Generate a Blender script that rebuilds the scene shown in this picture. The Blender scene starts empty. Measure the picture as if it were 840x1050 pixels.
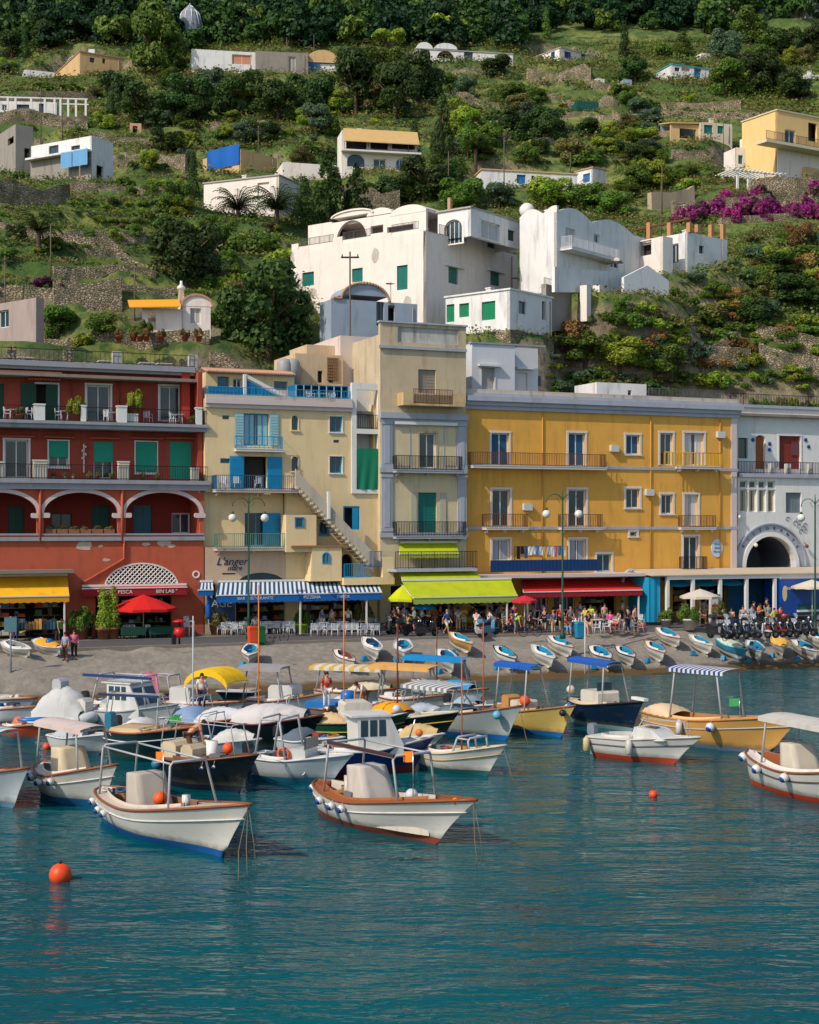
import bpy,math,random
import numpy as np
from math import sin,cos,pi,radians as R,sqrt,floor,atan2
from mathutils import Vector,Matrix,noise
random.seed(7)
SC=bpy.context.scene
COL=SC.collection
FOC,HY,CZ=1500.0,540.0,9.5
# ------------------------------------------------------------------ materials
def lin(c):
 out=[]
 for v in c:
  v=v/255.0
  out.append(v/12.92 if v<=.04045 else((v+.055)/1.055)**2.4)
 return(out[0],out[1],out[2],1.0)
MATS={}
def nt(name):
 m=bpy.data.materials.new(name);m.use_nodes=True
 t=m.node_tree;t.nodes.clear()
 o=t.nodes.new('ShaderNodeOutputMaterial');b=t.nodes.new('ShaderNodeBsdfPrincipled')
 t.links.new(b.outputs[0],o.inputs[0])
 return m,t,b
def mixc(t,fac,a,b,mode='MIX'):
 n=t.nodes.new('ShaderNodeMix');n.data_type='RGBA';n.blend_type=mode
 for sock,v in((0,fac),(6,a),(7,b)):
  if hasattr(v,'links')or hasattr(v,'is_linked'):t.links.new(v,n.inputs[sock])
  else:n.inputs[sock].default_value=v
 return n.outputs[2]
def noisen(t,scale,detail=4,co=None,rough=.55,vec=None):
 n=t.nodes.new('ShaderNodeTexNoise');n.inputs['Scale'].default_value=scale
 n.inputs['Detail'].default_value=detail;n.inputs['Roughness'].default_value=rough
 if vec is not None:t.links.new(vec,n.inputs['Vector'])
 return n.outputs['Fac']
def ramp(t,fac,p0,p1,c0=(0,0,0,1),c1=(1,1,1,1)):
 n=t.nodes.new('ShaderNodeValToRGB');n.color_ramp.elements[0].position=p0;n.color_ramp.elements[1].position=p1
 n.color_ramp.elements[0].color=c0;n.color_ramp.elements[1].color=c1
 t.links.new(fac,n.inputs[0]);return n.outputs[0]
def coords(t,scale=(1,1,1),kind='Object'):
 c=t.nodes.new('ShaderNodeTexCoord');m=t.nodes.new('ShaderNodeMapping');m.inputs['Scale'].default_value=scale
 t.links.new(c.outputs[kind],m.inputs[0]);return m.outputs[0]
def mat(name,rgb,rough=.6,var=.12,scale=3.0,bump=0.0,metal=0.0,stain=0.0,spec=.4,stainc=(60,52,44),bscale=None,coat=0):
 if name in MATS:return MATS[name]
 m,t,b=nt(name);base=lin(rgb)
 b.inputs['Roughness'].default_value=rough;b.inputs['Metallic'].default_value=metal
 b.inputs['Specular IOR Level'].default_value=spec
 if coat:b.inputs['Coat Weight'].default_value=coat
 co=coords(t)
 dark=tuple(x*(1-var)for x in base[:3])+(1,);lite=tuple(min(1,x*(1+var))for x in base[:3])+(1,)
 c=mixc(t,noisen(t,scale,5,vec=co),dark,lite)
 if stain:
  s=ramp(t,noisen(t,1.6,6,vec=coords(t,(1,1,.16)),rough=.65),.52,.74)
  n=t.nodes.new('ShaderNodeMath');n.operation='MULTIPLY';n.inputs[1].default_value=stain
  t.links.new(s,n.inputs[0]);c=mixc(t,n.outputs[0],c,lin(stainc))
  s2=ramp(t,noisen(t,.45,6,vec=co),.5,.66)
  n2=t.nodes.new('ShaderNodeMath');n2.operation='MULTIPLY';n2.inputs[1].default_value=stain*.45
  t.links.new(s2,n2.inputs[0]);c=mixc(t,n2.outputs[0],c,tuple(x*.62 for x in base[:3])+(1,))
 t.links.new(c,b.inputs['Base Color'])
 if bump:
  bn=t.nodes.new('ShaderNodeBump');bn.inputs['Strength'].default_value=bump;bn.inputs['Distance'].default_value=.05
  t.links.new(noisen(t,bscale or scale*4,6,vec=co),bn.inputs['Height']);t.links.new(bn.outputs[0],b.inputs['Normal'])
 MATS[name]=m;return m
def glass(name='window_glass',rgb=(40,62,74),rough=.08):
 if name in MATS:return MATS[name]
 m,t,b=nt(name)
 c=mixc(t,noisen(t,.8,2,vec=coords(t)),tuple(x*.5 for x in lin(rgb)[:3])+(1,),tuple(x*1.5 for x in lin(rgb)[:3])+(1,))
 t.links.new(c,b.inputs['Base Color']);b.inputs['Roughness'].default_value=rough;b.inputs['Specular IOR Level'].default_value=.7
 MATS[name]=m;return m
def leafmat(name,c1,c2,c3,rough=.55):
 """foliage: every leaf clump its own shade between three greens, every plant shifted a little"""
 if name in MATS:return MATS[name]
 m,t,b=nt(name)
 g=t.nodes.new('ShaderNodeNewGeometry');oi=t.nodes.new('ShaderNodeObjectInfo')
 a=mixc(t,g.outputs['Random Per Island'],lin(c1),lin(c2))
 f=ramp(t,noisen(t,.9,3,vec=coords(t)),.42,.66)
 a=mixc(t,f,a,lin(c3))
 h=t.nodes.new('ShaderNodeHueSaturation');t.links.new(a,h.inputs['Color'])
 for inp,lo,hi in(('Value',.7,1.35),('Hue',.48,.515)):
  mr=t.nodes.new('ShaderNodeMapRange');mr.inputs['To Min'].default_value=lo;mr.inputs['To Max'].default_value=hi
  t.links.new(oi.outputs['Random'],mr.inputs['Value']);t.links.new(mr.outputs[0],h.inputs[inp])
 t.links.new(h.outputs[0],b.inputs['Base Color']);b.inputs['Roughness'].default_value=rough
 b.inputs['Specular IOR Level'].default_value=.25
 tr=t.nodes.new('ShaderNodeBsdfTranslucent');t.links.new(h.outputs[0],tr.inputs['Color'])
 ms=t.nodes.new('ShaderNodeMixShader');ms.inputs[0].default_value=.34
 o=[n for n in t.nodes if n.type=='OUTPUT_MATERIAL'][0]
 t.links.new(b.outputs[0],ms.inputs[1]);t.links.new(tr.outputs[0],ms.inputs[2]);t.links.new(ms.outputs[0],o.inputs[0])
 MATS[name]=m;return m
def rubble():
 if 'stone_masonry' in MATS:return MATS['stone_masonry']
 m,t,b=nt('stone_masonry');cc=coords(t,(1.6,1.6,2.6));v=t.nodes.new('ShaderNodeTexVoronoi');t.links.new(cc,v.inputs['Vector']);v.inputs['Scale'].default_value=2.3
 e=t.nodes.new('ShaderNodeTexVoronoi');e.feature='DISTANCE_TO_EDGE';e.inputs['Scale'].default_value=2.3;t.links.new(cc,e.inputs['Vector'])
 g=t.nodes.new('ShaderNodeRGBToBW');t.links.new(v.outputs['Color'],g.inputs[0])
 c=mixc(t,g.outputs[0],lin((136,120,96)),lin((200,182,152)));c=mixc(t,ramp(t,noisen(t,.6,6,vec=coords(t)),.45,.62),c,lin((112,108,80)))
 c=mixc(t,ramp(t,e.outputs['Distance'],.02,.09),lin((84,74,60)),c);t.links.new(c,b.inputs['Base Color']);b.inputs['Roughness'].default_value=.95
 bn=t.nodes.new('ShaderNodeBump');bn.inputs['Strength'].default_value=.8;bn.inputs['Distance'].default_value=.12;t.links.new(ramp(t,e.outputs['Distance'],0,.2),bn.inputs['Height']);t.links.new(bn.outputs[0],b.inputs['Normal'])
 MATS['stone_masonry']=m;return m
WHITE=lambda:mat('white_plaster',(226,225,222),.75,.06,1.5,.15,stain=.5,stainc=(120,112,104))
WPAINT=lambda:mat('white_paint',(222,220,214),.45,.05,4)
STONE=lambda:rubble()
GREYTRIM=lambda:mat('grey_trim',(150,152,158),.7,.1,2,.1,stain=.3)
METAL=lambda:mat('dark_iron',(45,45,48),.5,.2,5,metal=.6)
CHROME=lambda:mat('steel_tube',(190,192,196),.25,.05,5,metal=1.0)
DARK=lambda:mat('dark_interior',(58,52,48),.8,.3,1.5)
RUBBER=lambda:mat('black_rubber',(22,22,23),.7,.15,8)
SKIN=lambda:mat('skin',(196,138,108),.5,.08,12)
# ------------------------------------------------------------------ mesh builder
INV={}
class Fr:
 """a vertical working plane: x along it, y into it (away from the eye), z up"""
 def __init__(s,ox,oy,deg):
  s.ox,s.oy,s.a=ox,oy,R(deg);s.tx,s.ty=cos(s.a),sin(s.a);s.nx,s.ny=-sin(s.a),cos(s.a)
  s.M=Matrix.Translation((ox,oy,0))@Matrix.Rotation(s.a,4,'Z')
 def X(s,px,y=0.0):
  k=(px-420.0)/FOC
  return(s.ox+y*s.nx-(s.oy+y*s.ny)*k)/(s.ty*k-s.tx)
 def D(s,x,y=0.0):return s.oy+x*s.ty+y*s.ny
 def Z(s,py,x,y=0.0):return CZ+(HY-py)/FOC*s.D(x,y)
 def rect(s,r,y=0.0):
  x0,x1=s.X(r[0],y),s.X(r[2],y);xm=(x0+x1)/2
  return x0,s.Z(r[3],xm,y),x1,s.Z(r[1],xm,y)
 def at(s,px,py,y=0.0):
  x=s.X(px,y);return x,s.Z(py,x,y)
 def w(s,x,y,z=0):return s.M@Vector((x,y,z))
 def off(s,y,x=0.0):
  p=s.w(x,y);return Fr(p.x,p.y,math.degrees(s.a))
def onz(px,py,z=0.0):
 D=(CZ-z)*FOC/(py-HY);return Vector(((px-420)/FOC*D,D,z))
def proj(p):return 420+p[0]/p[1]*FOC,HY-(p[2]-CZ)/p[1]*FOC
class MB:
 def __init__(s,M=None):s.v,s.f,s.m,s.M,s.cur,s.sm=[],[],[],M,0,[]
 def add(s,vs,fs,mi=None,smooth=False):
  b=len(s.v);mi=s.cur if mi is None else mi
  if s.M is not None:vs=[s.M@Vector(v)for v in vs]
  s.v+=[tuple(v)for v in vs]
  for f in fs:s.f.append(tuple(i+b for i in f));s.m.append(mi);s.sm.append(smooth)
  return s
 def box(s,x0,x1,y0,y1,z0,z1,mi=None,bev=0):
  if bev:
   b=min(bev,abs(x1-x0)/2.1,abs(z1-z0)/2.1)
   P=[(x0+b,z0),(x1-b,z0),(x1,z0+b),(x1,z1-b),(x1-b,z1),(x0+b,z1),(x0,z1-b),(x0,z0+b)]
   return s.prism(P,y0,y1,mi)
  v=[(x0,y0,z0),(x1,y0,z0),(x1,y1,z0),(x0,y1,z0),(x0,y0,z1),(x1,y0,z1),(x1,y1,z1),(x0,y1,z1)]
  return s.add(v,[(0,3,2,1),(4,5,6,7),(0,1,5,4),(1,2,6,5),(2,3,7,6),(3,0,4,7)],mi)
 def obox(s,M,*a,**k):
  o=s.M;s.M=(o@M)if o is not None else M;s.box(*a,**k);s.M=o;return s
 def prism(s,P,y0,y1,mi=None):
  n=len(P);v=[(x,y0,z)for x,z in P]+[(x,y1,z)for x,z in P]
  f=[tuple(range(n))]+[tuple(range(2*n-1,n-1,-1))]+[(i,i+n,(i+1)%n+n,(i+1)%n)for i in range(n)]
  return s.add(v,f,mi)
 def prismz(s,P,z0,z1,mi=None):
  n=len(P);v=[(x,y,z0)for x,y in P]+[(x,y,z1)for x,y in P]
  f=[tuple(range(n-1,-1,-1))]+[tuple(range(n,2*n))]+[(i,(i+1)%n,(i+1)%n+n,i+n)for i in range(n)]
  return s.add(v,f,mi)
 def tube(s,pts,r,n=6,mi=None,caps=True,smooth=True):
  pts=[Vector(p)for p in pts];rs=r if isinstance(r,(list,tuple))else[r]*len(pts)
  V=[];up=None
  for i,p in enumerate(pts):
   d=(pts[min(i+1,len(pts)-1)]-pts[max(i-1,0)]).normalized()
   if up is None:
    up=Vector((0,0,1))if abs(d.z)<.9 else Vector((1,0,0))
   a=d.cross(up)
   if a.length<1e-4:a=d.cross(Vector((0,1,0)))
   a.normalize();b=a.cross(d).normalized();up=b
   for k in range(n):
    t=2*pi*k/n;V.append(p+(a*cos(t)+b*sin(t))*rs[i])
  Fc=[]
  for i in range(len(pts)-1):
   for k in range(n):
    k2=(k+1)%n;Fc.append((i*n+k,i*n+k2,(i+1)*n+k2,(i+1)*n+k))
  if caps:Fc.append(tuple(range(n-1,-1,-1)));Fc.append(tuple(range((len(pts)-1)*n,len(pts)*n)))
  return s.add(V,Fc,mi,smooth)
 def lathe(s,prof,c=(0,0,0),n=12,mi=None,smooth=True,sx=1,sy=1):
  V,Fc=[],[]
  for r,z in prof:
   for k in range(n):
    t=2*pi*k/n;V.append((c[0]+r*cos(t)*sx,c[1]+r*sin(t)*sy,c[2]+z))
  for i in range(len(prof)-1):
   for k in range(n):
    k2=(k+1)%n;Fc.append((i*n+k,i*n+k2,(i+1)*n+k2,(i+1)*n+k))
  Fc.append(tuple(range(n-1,-1,-1)));Fc.append(tuple(range((len(prof)-1)*n,len(prof)*n)))
  return s.add(V,Fc,mi,smooth)
 def ball(s,c,r,n=10,mi=None,sz=1.0,sx=1,sy=1):
  k=max(4,n//2+1)
  return s.lathe([(max(1e-4,r*sin(pi*i/k)),-r*cos(pi*i/k)*sz)for i in range(k+1)],c,n,mi,True,sx,sy)
 def grid(s,P,mi=None,smooth=True,closed=False):
  n=len(P[0]);V=[p for row in P for p in row];Fc=[]
  for i in range(len(P)-1):
   for k in range(n-1+(1 if closed else 0)):
    k2=(k+1)%n;Fc.append((i*n+k,i*n+k2,(i+1)*n+k2,(i+1)*n+k))
  return s.add(V,Fc,mi,smooth)
 def build(s,name,mats,parent=None,label=None):
  if not isinstance(mats,(list,tuple)):mats=[mats]
  me=bpy.data.meshes.new(name)
  v=s.v
  if parent is not None and parent.name in INV:
   I=INV[parent.name];v=[tuple(I@Vector(p))for p in v]
  me.from_pydata(v,[],s.f)
  for m in mats:me.materials.append(m)
  if len(mats)>1:me.polygons.foreach_set('material_index',s.m)
  me.polygons.foreach_set('use_smooth',s.sm)
  o=bpy.data.objects.new(name,me);COL.objects.link(o)
  if parent is not None:
   o.parent=parent
   if parent.name in INV:INV[o.name]=INV[parent.name]
  if label:o['label']=label
  return o
THINGS=[]
def tag(o,label,cat,group=None,kind=None,pos=None):
 if label:o['label']=label
 if cat:o['category']=cat
 if group:o['group']=group
 if kind:o['kind']=kind
 THINGS.append([o,pos]);return o
def thing(name,label,cat,loc=(0,0,0),rz=0.0,group=None):
 o=bpy.data.objects.new(name,None);COL.objects.link(o);o.empty_display_size=.2
 o.location=loc;o.rotation_euler=(0,0,rz)
 INV[o.name]=(Matrix.Translation(loc)@Matrix.Rotation(rz,4,'Z')).inverted()
 return tag(o,label,cat,group)
def struct(o):o['kind']='structure';return o
def dup(root,loc=None,rz=None,label=None,group=None,rot=None,scale=None,swap=None):
 r=root.copy();COL.objects.link(r)
 if loc is not None:r.location=loc
 if rz is not None:r.rotation_euler=(0,0,rz)
 if rot is not None:r.rotation_euler=rot
 if scale is not None:r.scale=scale if hasattr(scale,'__len__')else(scale,)*3
 if label:r['label']=label
 if group:r['group']=group
 def rec(a,b):
  for ch in a.children:
   c=ch.copy();COL.objects.link(c);c.parent=b
   if swap and c.type=='MESH':
    for i,sl in enumerate(c.material_slots):
     if sl.material and sl.material.name in swap:
      nm=sl.material.name;sl.link='OBJECT';sl.material=swap[nm]
   rec(ch,c)
 rec(root,r);THINGS.append([r,None]);return r
def lettering(s,M,size,m,parent,name='lettering',align='CENTER',extrude=.01,shear=0):
 cu=bpy.data.curves.new('t','FONT');cu.body=s;cu.size=size;cu.extrude=extrude;cu.align_x=align;cu.align_y='CENTER';cu.shear=shear
 cu.resolution_u=2
 o=bpy.data.objects.new('t',cu);COL.objects.link(o)
 dg=bpy.context.evaluated_depsgraph_get();me=bpy.data.meshes.new_from_object(o.evaluated_get(dg))
 bpy.data.objects.remove(o)
 I=INV.get(parent.name,Matrix.Identity(4));me.transform(I@M);me.name=name
 me.materials.clear();me.materials.append(m)
 q=bpy.data.objects.new(name,me);COL.objects.link(q);q.parent=parent;return q
UP=Matrix.Rotation(pi/2,4,'X')
# ------------------------------------------------------------------ architecture
def arcpts(xc,zc,rx,rz,a0=0,a1=pi,n=14):
 return[(xc+rx*cos(a0+(a1-a0)*i/n),zc+rz*sin(a0+(a1-a0)*i/n))for i in range(n+1)]
def wall(parent,fr,x0,x1,z0,z1,holes,m,t=.35,y=0.0,name='wall',label=None):
 """a wall with real openings; holes are (x0,z0,x1,z1[,rise]); rise>0 closes the top with an arch"""
 mb=MB(fr.M);holes=[tuple(h)if len(h)>4 else tuple(h)+(0,)for h in holes]
 H=[]
 for h in holes:
  a,b,c,d,r=h
  a,c,b,d=max(a,x0+.02),min(c,x1-.02),max(b,z0),min(d,z1-.02)
  if c>a and d>b:H.append((a,b,c,d,r))
 xs=sorted({x0,x1}|{h[0]for h in H}|{h[2]for h in H});zs=sorted({z0,z1}|{h[1]for h in H}|{h[3]for h in H})
 for i in range(len(xs)-1):
  j=0
  while j<len(zs)-1:
   xm=(xs[i]+xs[i+1])/2
   def hole(jj):
    zm=(zs[jj]+zs[jj+1])/2;return any(h[0]<xm<h[2]and h[1]<zm<h[3]for h in H)
   if hole(j):j+=1;continue
   k=j
   while k+1<len(zs)-1 and not hole(k+1):k+=1
   a,b,c,d=xs[i],xs[i+1],zs[j],zs[k+1]
   mb.add([(a,y,c),(b,y,c),(b,y,d),(a,y,d)],[(0,1,2,3)])
   mb.add([(a,y+t,c),(b,y+t,c),(b,y+t,d),(a,y+t,d)],[(3,2,1,0)])
   j=k+1
 mb.add([(x0,y,z0),(x1,y,z0),(x1,y+t,z0),(x0,y+t,z0),(x0,y,z1),(x1,y,z1),(x1,y+t,z1),(x0,y+t,z1)],[(0,3,2,1),(4,5,6,7),(1,2,6,5),(3,0,4,7)])
 for a,b,c,d,r in H:
  mb.add([(a,y,b),(c,y,b),(c,y+t,b),(a,y+t,b),(a,y,d),(c,y,d),(c,y+t,d),(a,y+t,d)],[(0,1,2,3),(7,6,5,4),(0,3,7,4),(2,1,5,6)])
  if r:
   xc,rx=(a+c)/2,(c-a)/2;pts=arcpts(xc,d-r,rx,r-.01,0,pi,16)
   for i in range(16):
    (xa,za),(xb,zb)=pts[i],pts[i+1]
    mb.prism([(xb,zb),(xa,za),(xa,d),(xb,d)],y+.001,y+t-.001)
 return mb.build(name,m,parent,label)
def ring(mb,xc,zc,rx,rz,w,y0,y1,n=18,mi=None,a0=0,a1=pi):
 o=arcpts(xc,zc,rx+w,rz+w,a0,a1,n);i_=arcpts(xc,zc,rx,rz,a0,a1,n)
 for k in range(n):mb.prism([i_[k+1],i_[k],o[k],o[k+1]],y0,y1,mi)
def window(parent,fr,r,style='g',frame=None,fill=None,sur=None,y=0.0,rise=0,name=None,hood=None,open_w=None,depth=.22,sill=True,bars=1,blind=.55,sw=.13,label=None,reg=None,rectw=None):
 """one window or door in the rect r given in photo pixels on plane fr; returns the hole"""
 x0,z0,x1,z1=rectw or fr.rect(r,y);w,h=x1-x0,z1-z0
 frame=frame or WPAINT();name=name or('door' if h>1.75*w or h>2.0 else 'window')
 fw=min(.09,w*.12);yy=y+depth
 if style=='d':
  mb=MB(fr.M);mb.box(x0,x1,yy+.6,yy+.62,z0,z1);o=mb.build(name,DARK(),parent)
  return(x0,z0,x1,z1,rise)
 mb=MB(fr.M)
 if rise:
  rr=min(rise,h-.1);ring(mb,(x0+x1)/2,z1-rr,w/2-fw,rr-fw,fw,yy-.03,yy+.05,12)
  mb.box(x0,x0+fw,yy-.03,yy+.05,z0,z1-rr);mb.box(x1-fw,x1,yy-.03,yy+.05,z0,z1-rr)
 else:
  mb.box(x0,x0+fw,yy-.03,yy+.05,z0,z1);mb.box(x1-fw,x1,yy-.03,yy+.05,z0,z1)
  mb.box(x0+fw,x1-fw,yy-.03,yy+.05,z1-fw,z1)
 mb.box(x0+fw,x1-fw,yy-.031,yy+.05,z0,z0+fw)
 for b in range(bars):
  xb=x0+w*(b+1)/(bars+1);mb.box(xb-.035,xb+.035,yy-.035,yy+.04,z0+fw,z1-fw)
 if sur is not None:
  s=sw;sm=1
  if rise:
   ring(mb,(x0+x1)/2,z1-rise,w/2,rise,s,y-.04,y+.02,14,1)
   mb.box(x0-s,x0,y-.04,y+.02,z0,z1-rise,1);mb.box(x1,x1+s,y-.04,y+.02,z0,z1-rise,1)
  else:
   mb.box(x0-s,x0,y-.045,y+.02,z0,z1,1);mb.box(x1,x1+s,y-.045,y+.02,z0,z1,1)
   mb.box(x0-s-.02,x1+s+.02,y-.06,y+.02,z1,z1+s,1)
  if sill:mb.box(x0-s-.04,x1+s+.04,y-.1,y+.02,z0-.1,z0,1)
 o=mb.build(name,[frame,sur or frame],parent,label)
 pm=glass()
 g=MB(fr.M)
 zt=z1-(rise*.15 if rise else 0)
 if style=='s':
  for a,b in((x0+.03,(x0+x1)/2-.01),((x0+x1)/2+.01,x1-.03)):
   s_=MB(fr.M);s_.box(a,b,yy-.06,yy-.035,z0+.02,z1-.02)
   n=max(3,int((z1-z0)/.22))
   for i in range(n):
    zz=z0+.06+(z1-z0-.12)*i/n;s_.box(a+.05,b-.05,yy-.08,yy-.06,zz,zz+.05)
   s_.build('shutter',fill or frame,o)
 elif style=='f':
  g.box(x0+.03,x1-.03,yy-.02,yy+.02,z0+.02,zt-.02)
  n=max(2,int(w/.25))
  for i in range(1,n):xx=x0+w*i/n;g.box(xx-.01,xx+.01,yy-.03,yy-.02,z0+.03,zt-.05)
  g.build('panel',fill or frame,o)
 else:
  g.box(x0+.02,x1-.02,yy,yy+.02,z0+.02,zt-.02,0);g.build('pane',pm,o)
 if style=='c':
  c=MB(fr.M);n=8
  c.box(x0+fw,x0+w*.42,yy-.012,yy-.004,z0+fw,z1-fw);c.box(x0+w*.58,x1-fw,yy-.012,yy-.004,z0+fw,z1-fw)
  c.build('curtain',fill or mat('curtain',(170,176,178),.9),o)
 if style=='b':
  c=MB(fr.M);zb=z1-h*blind;n=max(3,int((z1-zb)/.12))
  for i in range(n):
   c.box(x0+.01,x1-.01,y+.03,y+.06+.012*(i%2),zb+(z1-zb)*i/n,zb+(z1-zb)*(i+1)/n)
  c.build('roller_blind',fill,o)
 if open_w:
  for sgn in(-1,1):
   xa=x0-.03-open_w if sgn<0 else x1+.03
   s_=MB(fr.M);s_.box(xa,xa+open_w,y-.09,y-.055,z0,z1)
   n=max(3,int(h/.2))
   for i in range(n):zz=z0+.06+(h-.12)*i/n;s_.box(xa+.05,xa+open_w-.05,y-.11,y-.09,zz,zz+.05)
   s_.build('shutter',fill or frame,o)
 if hood is not None:
  c=MB(fr.M);c.add([(x0-.3,y-.02,z1+.42),(x1+.3,y-.02,z1+.42),(x1+.35,y-.45,z1+.24),(x0-.35,y-.45,z1+.24),(x0-.3,y-.02,z1+.34),(x1+.3,y-.02,z1+.34),(x1+.35,y-.45,z1+.17),(x0-.35,y-.45,z1+.17)],[(0,3,2,1),(4,5,6,7),(0,1,5,4),(1,2,6,5),(2,3,7,6),(3,0,4,7)])
  c.build('hood',hood,o)
 return(x0,z0,x1,z1,rise)
def railing(parent,fr,pts,z,h=1.0,m=None,gap=.14,name='railing',r=.014,posts=True):
 mb=MB(fr.M)
 for(a,b)in zip(pts[:-1],pts[1:]):
  a,b=Vector((a[0],a[1],0)),Vector((b[0],b[1],0));d=b-a;L=d.length;n=max(1,int(L/gap))
  for zz in(z+h,z+.08):mb.tube([(a.x,a.y,zz),(b.x,b.y,zz)],.022,4,smooth=False)
  for i in range(n+1):
   p=a+d*(i/n);q=r*(1.6 if i%8==0 else 1)
   mb.box(p.x-q,p.x+q,p.y-q,p.y+q,z,z+h)
 return mb.build(name,m or METAL(),parent)
def balcony(parent,fr,px0,px1,py,d=1.0,y=0.0,slab=None,rail=True,h=1.0,th=.16,gap=.14,railm=None,brackets=True):
 x0,x1=fr.X(px0,y),fr.X(px1,y);z=fr.Z(py,(x0+x1)/2,y)
 mb=MB(fr.M);mb.box(x0,x1,y-d,y-.003,z-th,z);mb.box(x0-.04,x1+.04,y-d-.04,y-.003,z,z+.04)
 if brackets:
  for i in range(3):
   xx=x0+.25+(x1-x0-.5)*i/2
   mb.prism([(0,0),(0,0),(0,0)],0,0)if False else mb.box(xx-.06,xx+.06,y-d*.6,y-.003,z-th-.2,z-th)
 o=mb.build('balcony',slab or WPAINT(),parent)
 if rail:railing(o,fr,[(x0+.05,y-.05),(x0+.05,y-d+.05),(x1-.05,y-d+.05),(x1-.05,y-.05)],z+.04,h,railm,gap)
 return o
def band(mb,fr,px0,px1,py0,py1,out=.12,y=0.0,mi=None):
 """horizontal moulding between two photo rows"""
 x0,x1=fr.X(px0,y),fr.X(px1,y);a,b=fr.Z(py1,(x0+x1)/2,y),fr.Z(py0,(x0+x1)/2,y)
 mb.box(x0,x1,y-out,y-.002,a,b,mi);return x0,x1,a,b
 # ------------------------------------------------------------------ camera, light, sky
cam=bpy.data.cameras.new('camera');co=bpy.data.objects.new('camera',cam);COL.objects.link(co)
co.location=(0,0,CZ);co.rotation_euler=(pi/2,0,0)
cam.sensor_fit='HORIZONTAL';cam.sensor_width=36;cam.lens=36*FOC/840;cam.shift_y=(HY-525)/840;cam.clip_end=3000;cam.clip_start=.5
SC.camera=co
SUN_EL,sdx,sdy=R(41),-.733,-.681
sun_az=atan2(sdx,sdy)
w=bpy.data.worlds.new('World');SC.world=w;w.use_nodes=True
t=w.node_tree;bg=t.nodes['Background'];sky=t.nodes.new('ShaderNodeTexSky');sky.sky_type='NISHITA';sky.sun_disc=False
sky.sun_elevation=SUN_EL;sky.sun_rotation=sun_az;sky.air_density=1.0;sky.dust_density=1.2;sky.ozone_density=1.0
t.links.new(sky.outputs[0],bg.inputs[0]);bg.inputs[1].default_value=.135
sl=bpy.data.lights.new('sun','SUN');so=bpy.data.objects.new('sun',sl);COL.objects.link(so)
sl.energy=3.3;sl.angle=R(.5);sl.color=(1.0,.90,.77)
dirv=Vector((sdx*cos(SUN_EL),sdy*cos(SUN_EL),sin(SUN_EL)));so.rotation_euler=dirv.to_track_quat('Z','Y').to_euler();so.location=(-60,-40,90)
vs=SC.view_settings;vs.view_transform='Standard';vs.look='None';vs.exposure=.1;vs.gamma=1;vs.use_curve_mapping=False
SC.cycles.max_bounces=6;SC.cycles.diffuse_bounces=2;SC.cycles.glossy_bounces=3;SC.cycles.transmission_bounces=2;SC.cycles.transparent_max_bounces=4
SC.cycles.caustics_reflective=False;SC.cycles.caustics_refractive=False
# ------------------------------------------------------------------ hill
Q=Fr(0,95.85,22.9)
FF=Q.off(8.0)
RZ=2.2
GT=[(0,-8),(111,-8),(113,1.6),(117,12.5),(121,19.5),(126,24.5),(132,28),(150,37.5),(190,58),(250,89),(300,117),(350,147),(450,212),(520,240)]
PADS=[]
def sm(a,b,x):
 x=min(1,max(0,(x-a)/(b-a)));return x*x*(3-2*x)
def interp(tb,x):
 for(a,p),(b,q)in zip(tb[:-1],tb[1:]):
  if x<=b:return p+(q-p)*max(0,x-a)/(b-a)
 return tb[-1][1]
def shf(X,Y):
 k=sm(-6,6,X);return 1-sm(128-2*k,185-37*k,Y)
def hgt(X,Y,pads=True):
 Ye=Y-.4228*X*shf(X,Y)
 z=interp(GT,Ye)
 if Ye>116:
  k=sm(116,126,Ye)
  z+=k*(1.5*noise.noise((X/17,Y/17,3))+.6*noise.noise((X/5,Y/5,9)))
  k2=sm(122,132,Ye)*(1-sm(255,270,Ye))*sm(-.35,.05,noise.noise((X/30,Y/30,1))+.15)*(.85 if X<12 or Y>185 else.25)
  q=2.7;u=z/q;f=u-floor(u);z=z*(1-k2)+k2*q*(floor(u)+sm(.38,.62,f))
 if pads:
  for cx,cy,r,pz in PADS:
   d2=(X-cx)**2+(Y-cy)**2
   if d2<(r+3)**2:
    d=sqrt(d2);k=1-sm(r,r+3,d);z=z*(1-k)+pz*k
 return z
def hit(px,py,pads=False,D0=112):
 k,e=(px-420)/FOC,(HY-py)/FOC
 D=D0
 while D<470:
  if hgt(k*D,D,pads)>CZ+e*D:break
  D+=1.6
 a,b=D-1.6,D
 for _ in range(5):
  c=(a+b)/2
  if hgt(k*c,c,pads)>CZ+e*c:b=c
  else:a=c
 return Vector((k*b,b,CZ+e*b))
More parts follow.
